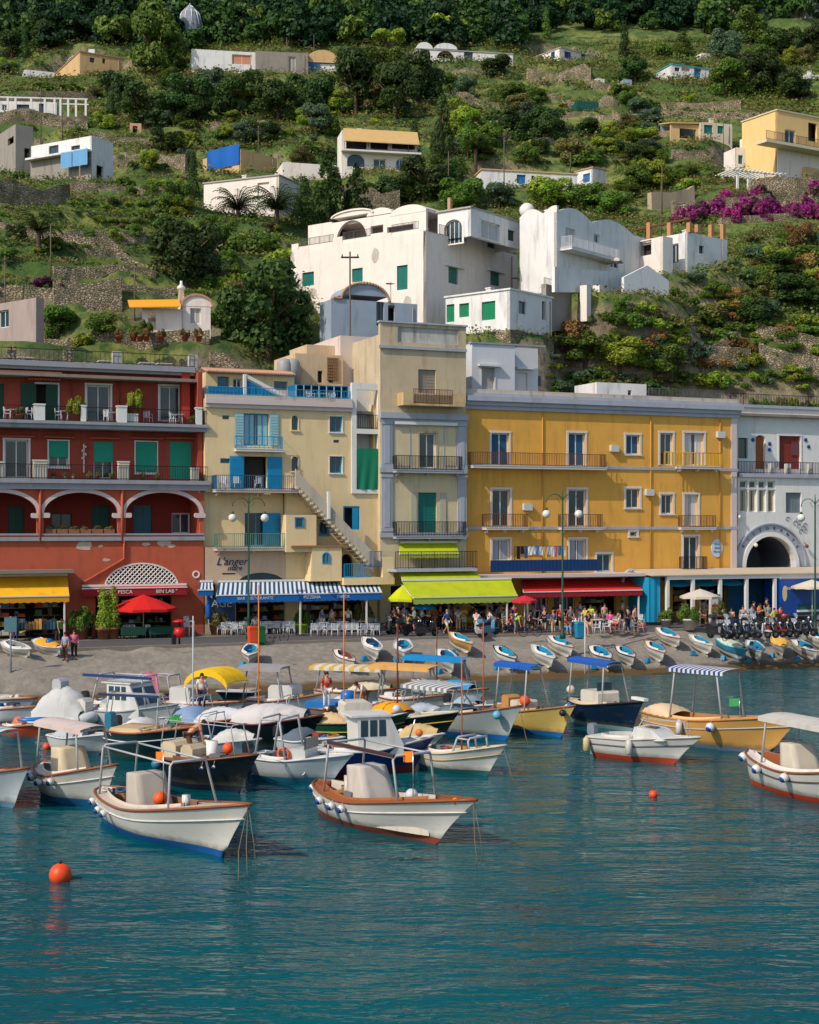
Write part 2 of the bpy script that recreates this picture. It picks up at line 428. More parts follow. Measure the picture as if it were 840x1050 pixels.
def terrain():
 xs=np.arange(-150,151,1.25);ys=np.concatenate([np.arange(96,270,1.0),np.arange(270,521,3.0)])
 P=[(x,y,hgt(x,y))for y in ys for x in xs]
 n=len(xs);idx=np.arange((len(ys)-1)*n).reshape(-1,n)[:,:-1].ravel()
 Fc=np.stack([idx,idx+1,idx+1+n,idx+n],1)
 me=bpy.data.meshes.new('hillside');me.from_pydata(P,[],Fc.tolist());me.polygons.foreach_set('use_smooth',[True]*len(me.polygons))
 m,t,b=nt('hill_ground');co_=coords(t)
 grass=mixc(t,ramp(t,noisen(t,.09,5,vec=co_),.40,.60),lin((72,98,36)),lin((128,132,66)))
 grass=mixc(t,ramp(t,noisen(t,.7,5,vec=co_),.42,.62),grass,lin((58,84,32)))
 rock=mixc(t,ramp(t,noisen(t,.8,8,vec=co_,rough=.7),.35,.65),lin((92,82,66)),lin((160,146,120)))
 g=t.nodes.new('ShaderNodeNewGeometry');sx=t.nodes.new('ShaderNodeSeparateXYZ');t.links.new(g.outputs['Normal'],sx.inputs[0])
 ad=t.nodes.new('ShaderNodeMath');ad.operation='MULTIPLY_ADD';ad.inputs[1].default_value=.35;t.links.new(noisen(t,.25,6,vec=co_,rough=.7),ad.inputs[0]);t.links.new(sx.outputs['Z'],ad.inputs[2])
 f=ramp(t,ad.outputs[0],.62,.82)
 c=mixc(t,f,rock,grass);t.links.new(c,b.inputs['Base Color']);b.inputs['Roughness'].default_value=.95
 bn=t.nodes.new('ShaderNodeBump');bn.inputs['Strength'].default_value=.9;bn.inputs['Distance'].default_value=.4
 t.links.new(noisen(t,1.4,8,vec=co_,rough=.7),bn.inputs['Height']);t.links.new(bn.outputs[0],b.inputs['Normal'])
 me.materials.append(m);o=bpy.data.objects.new('hillside',me);COL.objects.link(o);struct(o)
 # ------------------------------------------------------------------ quay, road, beach, water
def quay():
 mb=MB(Q.M)
 mb.box(-75,85,.0,40,-3,RZ-.06)
 asph=mat('asphalt',(84,82,84),.9,.15,.8,.3,bscale=14)
 struct(mb.build('quay',mat('quay_concrete',(132,122,108),.9,.2,.8,.3,stain=.3)))
 mb=MB(Q.M);mb.box(-75,85,.36,5.2,RZ-.058,RZ-.05);struct(mb.build('road',asph))
 mb=MB(Q.M);mb.box(-75,85,5.2,24,RZ-.056,RZ+.06);struct(mb.build('pavement',mat('paving',(112,106,100),.9,.2,1.2,.3)))
 mb=MB(Q.M)
 x=-75
 while x<85:mb.box(x+.01,x+1.19,-.02,.34,RZ-.3,RZ+.04+.02*noise.noise((x,0,0)),bev=.02);x+=1.2
 struct(mb.build('kerb',mat('kerb_stone',(128,120,108),.9,.2,1,.3)))
 # sloping beach ramp
 rows=[]
 xs=np.arange(-75,85.1,.5)
 ys=[0.0]+list(np.arange(-.4,-12,-.4))+[-14,-17,-22,-30]
 for y in ys:
  row=[]
  for x in xs:
   kleft=1-sm(-16,-13,x)
   z=RZ-.12+y*.262
   if kleft>0:
    u=-y/1.9+.25*noise.noise((x/6,2,0));st=RZ-.3-(floor(u)+sm(.75,.98,u-floor(u)))*.5
    z=z*(1-kleft)+kleft*(st if y<-.2 else z)
    z+=kleft*.22*noise.noise((x/1.5,y/.7,0))
   z+=.05*noise.noise((x/2.2,y/2.2,5))+.10*noise.noise((x/7,y/4,7))*sm(0,-2,y)
   if y<=-12:z=RZ+y*.262
   p=Q.w(x,y);row.append((p.x,p.y,z))
  rows.append(row)
 mb=MB();mb.grid(rows)
 m,t,b=nt('beach_ground');cc=coords(t)
 c=mixc(t,ramp(t,noisen(t,.5,7,vec=cc,rough=.65),.35,.68),lin((142,134,122)),lin((118,111,101)))
 c=mixc(t,ramp(t,noisen(t,2.5,5,vec=cc,rough=.6),.45,.8),c,lin((156,148,136)))
 sx=t.nodes.new('ShaderNodeSeparateXYZ');t.links.new(cc,sx.inputs[0])
 ad=t.nodes.new('ShaderNodeMath');ad.operation='MULTIPLY_ADD';ad.inputs[1].default_value=.35;t.links.new(noisen(t,.8,4,vec=cc),ad.inputs[0]);t.links.new(sx.outputs['Z'],ad.inputs[2])
 wet=ramp(t,ad.outputs[0],.42,.62)
 c=mixc(t,wet,lin((92,68,30)),c)
 wet2=ramp(t,ad.outputs[0],.12,.22);c=mixc(t,wet2,lin((44,38,26)),c)
 t.links.new(c,b.inputs['Base Color']);b.inputs['Roughness'].default_value=.85
 bn=t.nodes.new('ShaderNodeBump');bn.inputs['Strength'].default_value=.7;bn.inputs['Distance'].default_value=.1
 t.links.new(noisen(t,3,8,vec=cc,rough=.7),bn.inputs['Height']);t.links.new(bn.outputs[0],b.inputs['Normal'])
 struct(mb.build('beach',m))
 # water
 ys=list(np.arange(3,100,.5));rows=[]
 def wv(x,y):
  return.05*noise.noise((x/4.5,y/1.7,0))+.028*noise.noise((x/1.4+5,y/.8,3))+.06*noise.noise((x/14,y/5,8))
 mb=MB()
 xs=[-220,-120,-70]+list(np.arange(-36,42,.6))+[80,130,220]
 mb.grid([[(x,y,wv(x,y)*(1 if abs(x)<60 else 0))for x in xs]for y in[-150,-60]+ys+[104,125,150]])
 m,t,b=nt('sea_water')
 cc=coords(t,(1,1,1))
 col=mixc(t,ramp(t,noisen(t,.06,3,vec=cc),.35,.7),lin((0,72,82)),lin((2,86,90)))
 t.links.new(col,b.inputs['Base Color']);b.inputs['Roughness'].default_value=.06;b.inputs['IOR'].default_value=1.33
 b.inputs['Specular IOR Level'].default_value=.3
 n1=noisen(t,1.0,4,vec=coords(t,(.26,.72,1)),rough=.6);n2=noisen(t,1.0,3,vec=coords(t,(1.1,2.3,1)),rough=.5)
 b1=t.nodes.new('ShaderNodeBump');b1.inputs['Strength'].default_value=1;b1.inputs['Distance'].default_value=.27;t.links.new(n1,b1.inputs['Height'])
 b2=t.nodes.new('ShaderNodeBump');b2.inputs['Strength'].default_value=1;b2.inputs['Distance'].default_value=.034;t.links.new(n2,b2.inputs['Height'])
 t.links.new(b1.outputs[0],b2.inputs['Normal']);t.links.new(b2.outputs[0],b.inputs['Normal'])
 struct(mb.build('water',m))
 # ------------------------------------------------------------------ foliage
rng=np.random.default_rng(11)
def leafquads(cent,rad,n,s,squash=1.0,updown=.35,jit=.7,rg=None):
 rg=rg or rng
 cent=np.array(cent,float);rad=np.array(rad,float);p=rad**2;p/=p.sum()
 i=rg.choice(len(rad),n,p=p);d=rg.normal(size=(n,3));d/=np.linalg.norm(d,axis=1)[:,None]
 low=d[:,2]<-updown;d[low,2]*=-1
 pos=cent[i]+d*(rad[i]*rg.uniform(.72,1.06,n))[:,None]*np.array([1,1,squash])
 nr=d+jit*rg.normal(size=(n,3))*.6;nr/=np.linalg.norm(nr,axis=1)[:,None]
 t=np.cross(nr,rg.normal(size=(n,3)));t/=np.linalg.norm(t,axis=1)[:,None];b=np.cross(nr,t)
 sz=(s*rg.uniform(.5,1.35,n))[:,None];a=rg.uniform(.5,1.0,n)[:,None]
 t=t*sz;b=b*sz*a
 return np.stack([pos-t-b*.3,pos-b,pos+t+b*.2,pos+b],1)
def meshq(name,q,m,matidx=None):
 n=len(q);me=bpy.data.meshes.new(name);me.vertices.add(n*4);me.loops.add(n*4);me.polygons.add(n)
 me.vertices.foreach_set('co',q.reshape(-1).astype(np.float32));me.loops.foreach_set('vertex_index',np.arange(n*4,dtype=np.int32))
 me.polygons.foreach_set('loop_start',np.arange(0,n*4,4,dtype=np.int32))
 for x in(m if isinstance(m,list)else[m]):me.materials.append(x)
 if matidx is not None:me.polygons.foreach_set('material_index',matidx.astype(np.int32))
 me.update(calc_edges=True);me.validate();return me
def lumps(kind,rg):
 c,r=[],[]
 if kind=='round':
  for _ in range(20):
   a=rg.uniform(0,2*pi);q=sqrt(rg.uniform(0,1))*.72;z=rg.uniform(.35,1.45);k=sqrt(max(.05,1-((z-.8)/.95)**2))
   c.append((q*k*cos(a),q*k*sin(a),z));r.append(rg.uniform(.22,.40))
 elif kind=='bush':
  for _ in range(11):
   a=rg.uniform(0,2*pi);q=sqrt(rg.uniform(0,1))*.75
   c.append((q*cos(a),q*sin(a),rg.uniform(.1,.75)*(1.1-q*.6)));r.append(rg.uniform(.22,.38))
 elif kind=='cypress':
  for i in range(18):
   z=.2+3.3*i/17;k=(1-(z/3.9)**2)*.42;a=rg.uniform(0,2*pi)
   c.append((k*cos(a)*.5,k*sin(a)*.5,z));r.append(.2+k*.75)
 elif kind=='conifer':
  for i in range(26):
   z=.3+2.4*i/25;k=(1-z/3.0)*.95;a=rg.uniform(0,2*pi)
   c.append((k*cos(a)*.7,k*sin(a)*.7,z));r.append(.14+k*.34)
 elif kind=='umbrella':
  for _ in range(16):
   a=rg.uniform(0,2*pi);q=sqrt(rg.uniform(0,1))*.8
   c.append((q*cos(a),q*sin(a),1.25+.22*(1-q*q)+rg.uniform(-.05,.05)));r.append(rg.uniform(.2,.3))
 return c,r
GREENS={'dark green':((44,68,32),(84,108,48),(60,86,42)),'green':((68,100,36),(118,142,54),(86,118,44)),'yellow-green':((122,146,42),(168,176,62),(98,130,40)),'olive':((90,96,48),(138,130,76),(104,104,54)),'bluish green':((74,96,74),(108,130,98),(72,98,70)),'dry brown':((138,108,60),(174,138,84),(112,96,56)),'magenta':((128,26,104),(166,52,132),(70,66,44))}
CR={}
def crown(kind,col,var):
 k=(kind,var)
 if k not in CR:
  rg=np.random.default_rng(sum(map(ord,kind))*7+var);c,r=lumps(kind,rg)
  n,s={'round':(6500,.05),'bush':(1500,.075),'cypress':(2200,.07),'conifer':(3600,.06),'umbrella':(3200,.055)}[kind]
  CR[k]=leafquads(c,r,n,s,1.0,.5 if kind!='umbrella' else.2,rg=rg)
 kk=(kind,col,var)
 if kk not in CR:CR[kk]=meshq('foliage',CR[k],leafmat('leaves_'+col.replace(' ','_'),*GREENS[col]))
 return CR[kk]
def trunkmesh(kind):
 k=('trunk',kind)
 if k not in CR:
  mb=MB();rg=random.Random(5)
  top={'round':1.1,'cypress':3.2,'conifer':2.5,'umbrella':1.25}[kind]
  mb.tube([(0,0,-.5),(.02,0,.3),(-.02,.02,top*.6),(0,0,top)],[.10,.075,.055,.02],7)
  if kind in('round','umbrella'):
   for i in range(6):
    a=i*1.05+rg.random();z0=rg.uniform(.35,.7)*top
    mb.tube([(0,0,z0),(.25*cos(a),.25*sin(a),z0+.22),(.6*cos(a),.6*sin(a),z0+.5)],[.04,.03,.012],5)
  me_o=mb.build('trunk',mat('bark',(88,72,56),.95,.3,6,.6));CR[k]=me_o.data;bpy.data.objects.remove(me_o)
 return CR[k]
def palm(loc,h,r,label,nfr=26,group=None):
 t_=thing('palm_tree',label,'palm tree',loc,random.uniform(0,6),group);INV.pop(t_.name)
 mb=MB();mb.tube([(0,0,-1),(.05,0,h*.5),(0,0,h)],[.26,.2,.22],8);mb.build('trunk',mat('bark',(88,72,56)),t_)
 rg=random.Random(3);F_=MB()
 for i in range(nfr):
  a=i*2.4;el=rg.uniform(-.1,1.35);L=r*rg.uniform(.85,1.1);P=[]
  for j in range(9):
   u=j/8;e=el-u*u*1.5
   x=(P[-1][0]+cos(e)*L/8 if P else 0);z=(P[-1][1]+sin(e)*L/8 if P else h)
   P.append((x,z))
  for j in range(1,9):
   for sg in(-1,1):
    for q in(0,.5):
     x=P[j-1][0]*(1-q)+P[j][0]*q;z=P[j-1][1]*(1-q)+P[j][1]*q;wd=r*.24*sin(pi*(j/9)**.7)+.08
     p0=Vector((x,0,z));p1=Vector((x+wd*.5,sg*wd,z-wd*.35));dx=Vector((.07*r/2,0,0))
     M=Matrix.Rotation(a,3,'Z');F_.add([M@p0,M@(p0+dx),M@p1],[(0,1,2)])
  M=Matrix.Rotation(a,3,'Z');F_.tube([M@Vector((x,0,z))for x,z in P],[.04]*9,3)
 F_.build('fronds',leafmat('palm_leaves',(52,74,34),(92,108,52),(64,88,38)),t_);return t_
NAMEK={'round':('tree','broadleaf_tree'),'bush':('bush','bush'),'cypress':('cypress','cypress_tree'),'conifer':('pine tree','conifer_tree'),'umbrella':('pine tree','umbrella_pine')}
def plant_at(p,rad,kind,col,look,group=None,hs=1.0,sink=.12):
 v=random.randrange(3);rz=random.uniform(0,6.28);cat,nm=NAMEK[kind]
 s=(rad,rad*random.uniform(.92,1.08),rad*hs)
 loc=(p[0],p[1],p[2]-sink*rad)
 if kind=='bush':
  o=bpy.data.objects.new(nm,crown(kind,col,v));COL.objects.link(o);o.location=loc;o.rotation_euler=(0,0,rz);o.scale=s
  tag(o,look,cat,group);return o
 o=bpy.data.objects.new(nm,None);COL.objects.link(o);o.location=loc;o.rotation_euler=(0,0,rz);o.scale=s
 c=bpy.data.objects.new('crown',crown(kind,col,v));COL.objects.link(c);c.parent=o
 k=bpy.data.objects.new('trunk',trunkmesh(kind));COL.objects.link(k);k.parent=o
 tag(o,look,cat,group);return o
def plant(px,py,wpx,kind,col,look=None,group=None,hs=1.0,D=None,pads=True):
 """py = foot of the plant in the photo, wpx = its width there"""
 if D:p=Vector(((px-420)/FOC*D,D,hgt((px-420)/FOC*D,D)))
 else:p=hit(px,py,pads)
 rad=wpx/FOC*p.y/2
 return plant_at(p,rad,kind,col,look,group,hs)
def forest():
 qs=[];rg=np.random.default_rng(5);base=[]
 for v in range(5):
  c,r=lumps('round' if v<4 else 'conifer',rg);base.append(leafquads(c,r,950,.11,1.0,.3,rg=rg))
 y=254.0
 mi=[]
 while y<400:
  x=-y*.36
  while x<y*.36:
   X=x+rg.uniform(-2,2);Y=y+rg.uniform(-2,2);k=420+X/Y*FOC
   lim=256 if not(530<k<860)else 272
   if Y>lim:
    b=base[rg.integers(5)];n=len(b)if Y<330 else 400;s=rg.uniform(2.4,4.4);a=rg.uniform(0,6.28)
    q=b[:n].copy();ca,sa=cos(a),sin(a)
    q=np.stack([q[...,0]*ca-q[...,1]*sa,q[...,0]*sa+q[...,1]*ca,q[...,2]],-1)*s*np.array([1,1,rg.uniform(.8,1.2)])
    q+=np.array([X,Y,hgt(X,Y)-.5]);qs.append(q)
    mi.append(np.full(n,0 if rg.random()<.62+.25*noise.noise((X/25,Y/25,0))else(1 if rg.random()<.8 else 2)))
   x+=4.6
  y+=4.6
 me=meshq('forest',np.concatenate(qs),[leafmat('forest_dark',(24,48,28),(48,76,38),(34,60,32)),leafmat('forest_mid',(48,72,32),(80,104,44),(58,84,36)),leafmat('forest_light',(88,106,42),(122,132,56),(76,98,36))],np.concatenate(mi))
 o=bpy.data.objects.new('forest',me);COL.objects.link(o);tag(o,'dense dark green wood covering the slope above the highest houses','forest',kind='stuff')
def cover():
 """low scrub, vines and dry grass on the slope: nobody could count it"""
 rg=np.random.default_rng(9);out={'g':[],'o':[],'d':[]}
 N=60000
 Ys=118+(rg.random(N)**.9)*148;Xs=(rg.random(N)-.5)*Ys*.68
 for X,Y in zip(Xs,Ys):
  Ye=Y-.4228*X*shf(X,Y)
  if Ye<115.5:continue
  if any((X-c[0])**2+(Y-c[1])**2<c[2]**2*.7 for c in PADS):continue
  if any(-1.2<Y-q.y+1.2<1.6 and abs(X-q.x)<2.2 for q in NOCOV):continue
  if Y<235 and rg.random()<.75 and hgt(X,Y+.5)-hgt(X,Y-.5)>1.05+.3*noise.noise((X/6,Y/6,2)):continue
  nz=noise.noise((X/14,Y/9,4));nz2=noise.noise((X/4,Y/3,14))
  if nz+nz2*.7<-.42:continue
  key='d' if nz2-nz<-.1 and rg.random()<.45 else('o' if nz2>.12 or rg.random()<.25 else 'g')
  s=rg.uniform(.28,.75)*(1.15 if Y>190 else.9)
  k=int(rg.integers(12,20));d=rg.normal(size=(k,3))*np.array([s,s,s*.5]);d[:,2]=np.abs(d[:,2])
  nr=np.array([0,-.4,1.0])+rg.normal(size=(k,3))*.6;nr/=np.linalg.norm(nr,axis=1)[:,None]
  t_=np.cross(nr,rg.normal(size=(k,3)));t_/=np.linalg.norm(t_,axis=1)[:,None];b_=np.cross(nr,t_)
  sz=s*rg.uniform(.14,.32,(k,1));t_*=sz;b_*=sz*(.9 if key!='d' else.35)
  pos=d+np.array([X,Y,hgt(X,Y)])
  out[key].append(np.stack([pos-t_,pos-b_,pos+t_,pos+b_],1))
 for key,nm,lb,cs in(('g','ground_cover','low green vines and scrub covering the terraced slope',GREENS['green']),('o','scrub','low olive-coloured scrub scattered over the slope',GREENS['olive']),('d','dry_grass','dry straw-coloured grass between the terraces',((150,124,70),(176,148,88),(124,104,58)))):
  me=meshq(nm,np.concatenate(out[key]),leafmat(nm+'_leaves',*cs));o=bpy.data.objects.new(nm,me);COL.objects.link(o)
  tag(o,lb,'scrub' if key!='d' else 'dry grass',kind='stuff')
  # ------------------------------------------------------------------ the row of houses on the quay
def shell(root,fr,x0,x1,z0,z1,depth,m,y=0.0,roof=True,side=True):
 mb=MB(fr.M)
 if side:
  mb.box(x0,x0+.3,y+.352,y+depth,z0,z1);mb.box(x1-.3,x1,y+.352,y+depth,z0,z1)
 mb.box(x0+.3,x1-.3,y+depth-.3,y+depth,z0,z1)
 mb.build('wall',m,root)
 if roof:
  mb=MB(fr.M);mb.box(x0+.02,x1-.02,y+.36,y+depth-.02,z1-.7,z1-.5)
  mb.build('roof',mat('roof_screed',(140,128,116),.9,.2,1,.2,stain=.4),root)
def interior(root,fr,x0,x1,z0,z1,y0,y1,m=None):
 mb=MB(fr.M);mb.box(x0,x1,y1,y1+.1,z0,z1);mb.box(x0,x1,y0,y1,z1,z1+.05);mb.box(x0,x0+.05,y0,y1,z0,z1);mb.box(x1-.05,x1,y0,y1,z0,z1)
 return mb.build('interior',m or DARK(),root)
def pots(root,fr,items,y,z,scale=1.0):
 for px,w_,col in items:
  x=fr.X(px,y);planter(fr.w(x,y,z),w_*scale,col)
def planter(p,s,col='green',label=None,potc=(150,78,48),group='potted plants along the terraces',kind='bush'):
 t_=thing('potted_plant',label or '%s leafy plant in a terracotta pot'%col,'potted plant',tuple(p),random.uniform(0,6),group)
 t_.location=p;INV.pop(t_.name)
 mb=MB();mb.lathe([(s*.22,0),(s*.3,s*.42),(s*.33,s*.42),(s*.33,s*.5),(s*.28,s*.5),(s*.27,s*.44)],n=10)
 mb.build('pot',mat('pot_%d_%d_%d'%potc,potc,.8,.15,4),t_)
 o=bpy.data.objects.new('foliage',crown(kind,col,random.randrange(3)));COL.objects.link(o);o.parent=t_;o.location=(0,0,s*.4);o.scale=(s*.52,s*.52,s*(.9 if kind=='bush' else.5));return t_
def red_building():
 fr=FF;xL,xR=fr.X(-110),fr.X(209);F0=.0
 Z=lambda py,px=100,y=0:fr.Z(py,fr.X(px,y),y)
 root=thing('red_building','dark red terraced building with three grey-edged floors, white-rimmed arches and green blinds','building',fr.w(xL,0,RZ),fr.a)
 red=mat('red_plaster',(160,68,52),.85,.14,1.2,.2,stain=.35,stainc=(70,26,20));ora=mat('orange_red_plaster',(184,90,62),.85,.16,1.0,.2,stain=.35,stainc=(96,40,26))
 trim=GREYTRIM();green=mat('green_blind',(20,144,116),.6,.12,3);dgreen=mat('dark_green_paint',(14,66,48),.5,.15,3)
 z552,z502,z491,z440,z433,ztop=Z(551),Z(502),Z(492),Z(441,100,1.3),Z(433),Z(379,100,1.6)
 # ground floor
 H=[fr.rect((-40,612,68,652)),fr.rect((98,604,176,652))]
 H=[(a,RZ,c,d,0)for a,b,c,d in H]
 fan=fr.rect((107,577,183,601));H.append((fan[0],fan[1],fan[2],fan[3],fan[3]-fan[1]-.02))
 wall(root,fr,xL,xR,RZ,z552,H,ora,.4)
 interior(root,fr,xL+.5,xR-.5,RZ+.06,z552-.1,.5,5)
 mb=MB(fr.M);xc=(fan[0]+fan[2])/2;rx=(fan[2]-fan[0])/2;rz=fan[3]-fan[1]
 ring(mb,xc,fan[1],rx-.1,rz-.1,.1,-.03,.08);mb.box(fan[0],fan[2],-.03,.08,fan[1]-.08,fan[1])
 n=26
 for i in range(n):
  for sg in(-1,1):
   x_=fan[0]-rz+(2*rx+2*rz)*i/n;P=[]
   for k in range(40):
    u=k/39*rz*1.0;xx=x_+sg*u if sg>0 else x_+rz*0+2*0+(-1)*u+rz
    if((xx-xc)/rx)**2+(u/rz)**2<.97:P.append((xx,u))
   if len(P)>2:
    a,b=P[0],P[-1];mb.tube([(a[0],.0+.02*sg,fan[1]+a[1]),(b[0],.0+.02*sg,fan[1]+b[1])],.035,4,smooth=False)
 mb.build('fan_lattice',WPAINT(),root)
 # peeled plaster patches
 for(px,py,w_,h_)in((87,560,17,9),(168,556,15,9),(103,560,5,3),(109,574,8,3),(150,558,9,4),(176,560,8,4),(204,504,3,4)):
  x,z=fr.at(px,py);pts=[]
  for k in range(14):
   a=2*pi*k/14;q=1+.45*noise.noise((px+cos(a)*1.7,py+sin(a)*1.7,0));pts.append((x+w_/32*cos(a)*q,z+h_/32*sin(a)*q))
  MB(fr.M).prism(pts,-.012,-.002).build('bare_plaster',mat('bare_plaster',(196,176,158),.9,.25,3,.3),root)
 mb=MB(fr.M);xv,zv=fr.at(201,589);ring(mb,xv,zv,.16,.16,.1,-.06,0,16,0,0,2*pi);mb.build('vent',WPAINT(),root)
 # arches floor: loggia
 ar=[]
 for(a,b)in((-38,38),(45,121),(129,205)):
  x0,x1=fr.X(a),fr.X(b);zt=Z(505,(a+b)/2);rise=(zt-Z(526,(a+b)/2));ar.append((x0,Z(547,(a+b)/2),x1,zt,rise))
 wall(root,fr,xL,xR,z552,z502,ar,ora,.35)
 back=[]
 for r,k,m_ in(((8,519,25,547),'s',dgreen),((52,526,74,547),'g',dgreen),((94,518,113,547),'s',dgreen),((137,518,156,547),'s',mat('blue_green_shutter',(40,92,104),.5,.1)),((176,526,195,547),'g',None)):
  back.append(window(root,fr,r,k,frame=m_,fill=m_,y=2.4,sill=False))
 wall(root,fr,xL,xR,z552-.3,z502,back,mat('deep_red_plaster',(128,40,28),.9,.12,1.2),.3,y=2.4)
 mb=MB(fr.M);mb.box(xL,xR,.36,2.39,Z(548)-.15,Z(548));mb.box(xL,xR,.36,2.39,z502-.12,z502-.02);mb.build('loggia_floor',trim,root)
 rim=mat('pinkish_white_trim',(206,190,186),.7,.08,3)
 for a in ar:
  mb=MB(fr.M);ring(mb,(a[0]+a[2])/2,a[3]-a[4],(a[2]-a[0])/2,a[4],.26,-.07,.12,24)
  for xx in(a[0],a[2]):mb.box(xx-.38,xx+.38,-.1,.1,a[3]-a[4]-.32,a[3]-a[4]-.003,bev=.06)
  mb.build('arch_rim',rim,root)
 mb=MB(fr.M);mb.box(xL-.05,xR+.05,-.16,-.004,z552-.22,z552+.04);mb.box(xL,xR,-.1,-.004,Z(547)-.12,Z(547));mb.build('ledge',trim,root)
 mb=MB(fr.M)
 for px in(41,125):x=fr.X(px);mb.tube([(x,-.1,z552-.3),(x,-.1,Z(500,px))],.09,8)
 x=fr.X(127);mb.tube([(x,-.1,Z(552,127)),(x,-.1,Z(573,127)),(fr.X(84),-.1,Z(598,84))],.07,6)
 mb.build('drain_pipe',ora,root)
 pl=mat('box_terracotta',(140,96,66),.8,.2,4)
 for i,px in enumerate(range(51,118,12)):
  x,z=fr.at(px,546,.5);t_=thing('window_box','terracotta trough of flowers on the loggia sill under the middle arch','planter',tuple(fr.w(x,.25,z-.05)),fr.a,'flower troughs on the loggia sill')
  INV.pop(t_.name);MB().box(-.34,.34,-.14,.14,0,.28,bev=.03).build('trough',pl,t_)
  o=bpy.data.objects.new('flowers',crown('bush','olive',i%3));COL.objects.link(o);o.parent=t_;o.location=(0,0,.22);o.scale=(.34,.2,.32)
  # second floor, set back behind a terrace
 Y2=1.3
 mb=MB(fr.M);mb.box(xL-.05,xR+.25,-.28,Y2+.3,z502,z502+.38);mb.box(xL-.05,xR+.35,-.42,Y2+.2,z502+.38,z491);mb.build('cornice',trim,root)
 hood=mat('pink_tile_hood',(176,84,60),.8,.2,5);H2=[]
 for r,st,kw in(((5,451,29,490),'g',dict(sur=WPAINT())),((50,452,70,479),'b',dict(fill=green,blind=.62,sur=WPAINT(),sw=.08)),((96,453,116,491),'b',dict(fill=green,blind=.55,frame=WPAINT())),((139,453,161,485),'b',dict(fill=green,blind=.93,sur=WPAINT(),sw=.07)),((174,453,196,491),'b',dict(fill=green,blind=1.0))):
  H2.append(window(root,fr,r,st,y=Y2,hood=hood,**kw))
 wall(root,fr,xL,xR,z491-.02,z440,H2,red,.35,y=Y2)
 # terrace slab of the third floor
 mb=MB(fr.M);mb.box(xL-.05,xR+.2,-.1,Y2+.5,z440-.02,z433-.02);mb.box(xL-.05,xR+.3,-.25,Y2+.5,z433-.18,z433+.02);mb.build('ledge',trim,root)
 Y3=1.7;H3=[]
 H3.append(window(root,fr,(-16,393,4,432),'s',fill=dgreen,frame=dgreen,y=Y3));H3.append(window(root,fr,(37,394,59,432),'d',y=Y3))
 for r in((89,395,113,432),(164,396,185,432)):H3.append(window(root,fr,r,'g',y=Y3,sur=WPAINT(),sill=False))
 x0,z0,x1,z1,_=H3[1]
 mb=MB(fr.M);mb.box(x0-1.0,x0-.02,Y3-.1,Y3-.05,z0,z1);mb.box(x0+.62,x1,Y3-.12,Y3-.07,z0,z1)
 for i in range(16):mb.box(x0-.95,x0-.07,Y3-.13,Y3-.1,z0+.05+i*.14,z0+.1+i*.14);mb.box(x0+.67,x1-.05,Y3-.15,Y3-.12,z0+.05+i*.14,z0+.1+i*.14)
 mb.build('shutter',dgreen,root)
 mb=MB(fr.M);mb.box(x0-.1,x1,Y3-.06,Y3-.002,z1,z1+.12);mb.box(x1,x1+.12,Y3-.06,Y3-.002,z0,z1+.12);mb.build('door_surround',WPAINT(),root)
 wall(root,fr,xL,xR,z433,ztop,H3,red,.35,y=Y3)
 mb=MB(fr.M)
 xa,xb=fr.X(29,1),fr.X(62,1);zc=Z(389,45,1);n=12
 for i in range(n):
  x=xa+(xb-xa)*(i+.5)/n;mb.tube([(x,Y3,zc+.25),(x,.9,zc)],.09,6)
 mb.build('tile_canopy',hood,root)
 mb=MB(fr.M);xa,xb=fr.X(-60,1),fr.X(64,1);za=Z(381,10,1);mb.box(xa,xb,Y3-.5,Y3-.01,za-.05,za+.12);mb.build('rolled_awning',mat('salmon_fabric',(206,140,110),.8),root)
 mb=MB(fr.M);xr=fr.X(187,Y3)
 mb.box(fr.X(186,1.2),fr.X(194,1.2),1.0,Y3,z433,ztop-.02);mb.build('chimney_breast',mat('brick_red',(176,62,44),.85,.15,3),root)
 mb=MB(fr.M)
 for px in(72,121):x=fr.X(px,Y3);mb.tube([(x,Y3-.08,z433),(x,Y3-.08,ztop-.1)],.06,6)
 x=fr.X(203,0);mb.tube([(x,.0,z433),(x,.0,Z(384,203))],.05,6)
 mb.build('drain_pipe',red,root)
 mb=MB(fr.M);mb.box(xL-.05,fr.X(200,.9),.85,Y3+.3,ztop,ztop+.35);mb.box(xL,fr.X(200,.9),1.1,Y3+.2,ztop-.2,ztop);mb.build('cornice',trim,root)
 shell(root,fr,xL,xR,RZ,ztop,10.5,red,y=.0,roof=True)
 # white posts and railings of both terraces
 for px0,px1,zb,hh,yy,nm in((35,46,z433,1.0,-.1,0),(83,88,z433,1.0,-.1,0),(120,130,z433,1.05,-.1,0),(131,142,z433,.55,.1,0),(201,207,z433,1.1,-.1,0),(34,48,z491,1.15,-.2,1),(121,132,z491,1.15,-.2,1),(196,203,z491,.8,-.2,1),(-8,3,z491,1.0,-.2,1)):
  a,b=fr.X(px0),fr.X(px1);mb=MB(fr.M);mb.box(a,b,yy,yy+.4,zb+.02,zb+hh,bev=.04);mb.box(a-.04,b+.04,yy-.04,yy+.44,zb+hh+.002,zb+hh+.1,bev=.03)
  mb.build('parapet_post',WPAINT()if not nm else mat('cream_stone',(206,198,182),.8,.1,3),root)
 railing(root,fr,[(xL,0),(xR+.2,0)],z433+.02,.95,METAL(),.2,r=.008)
 railing(root,fr,[(xL,-.25),(xR+.2,-.25)],z491,.95,METAL(),.17,r=.010)
 railing(root,fr,[(xL,1.1),(fr.X(200,1),1.1)],ztop+.35,.8,METAL(),.3,r=.008)
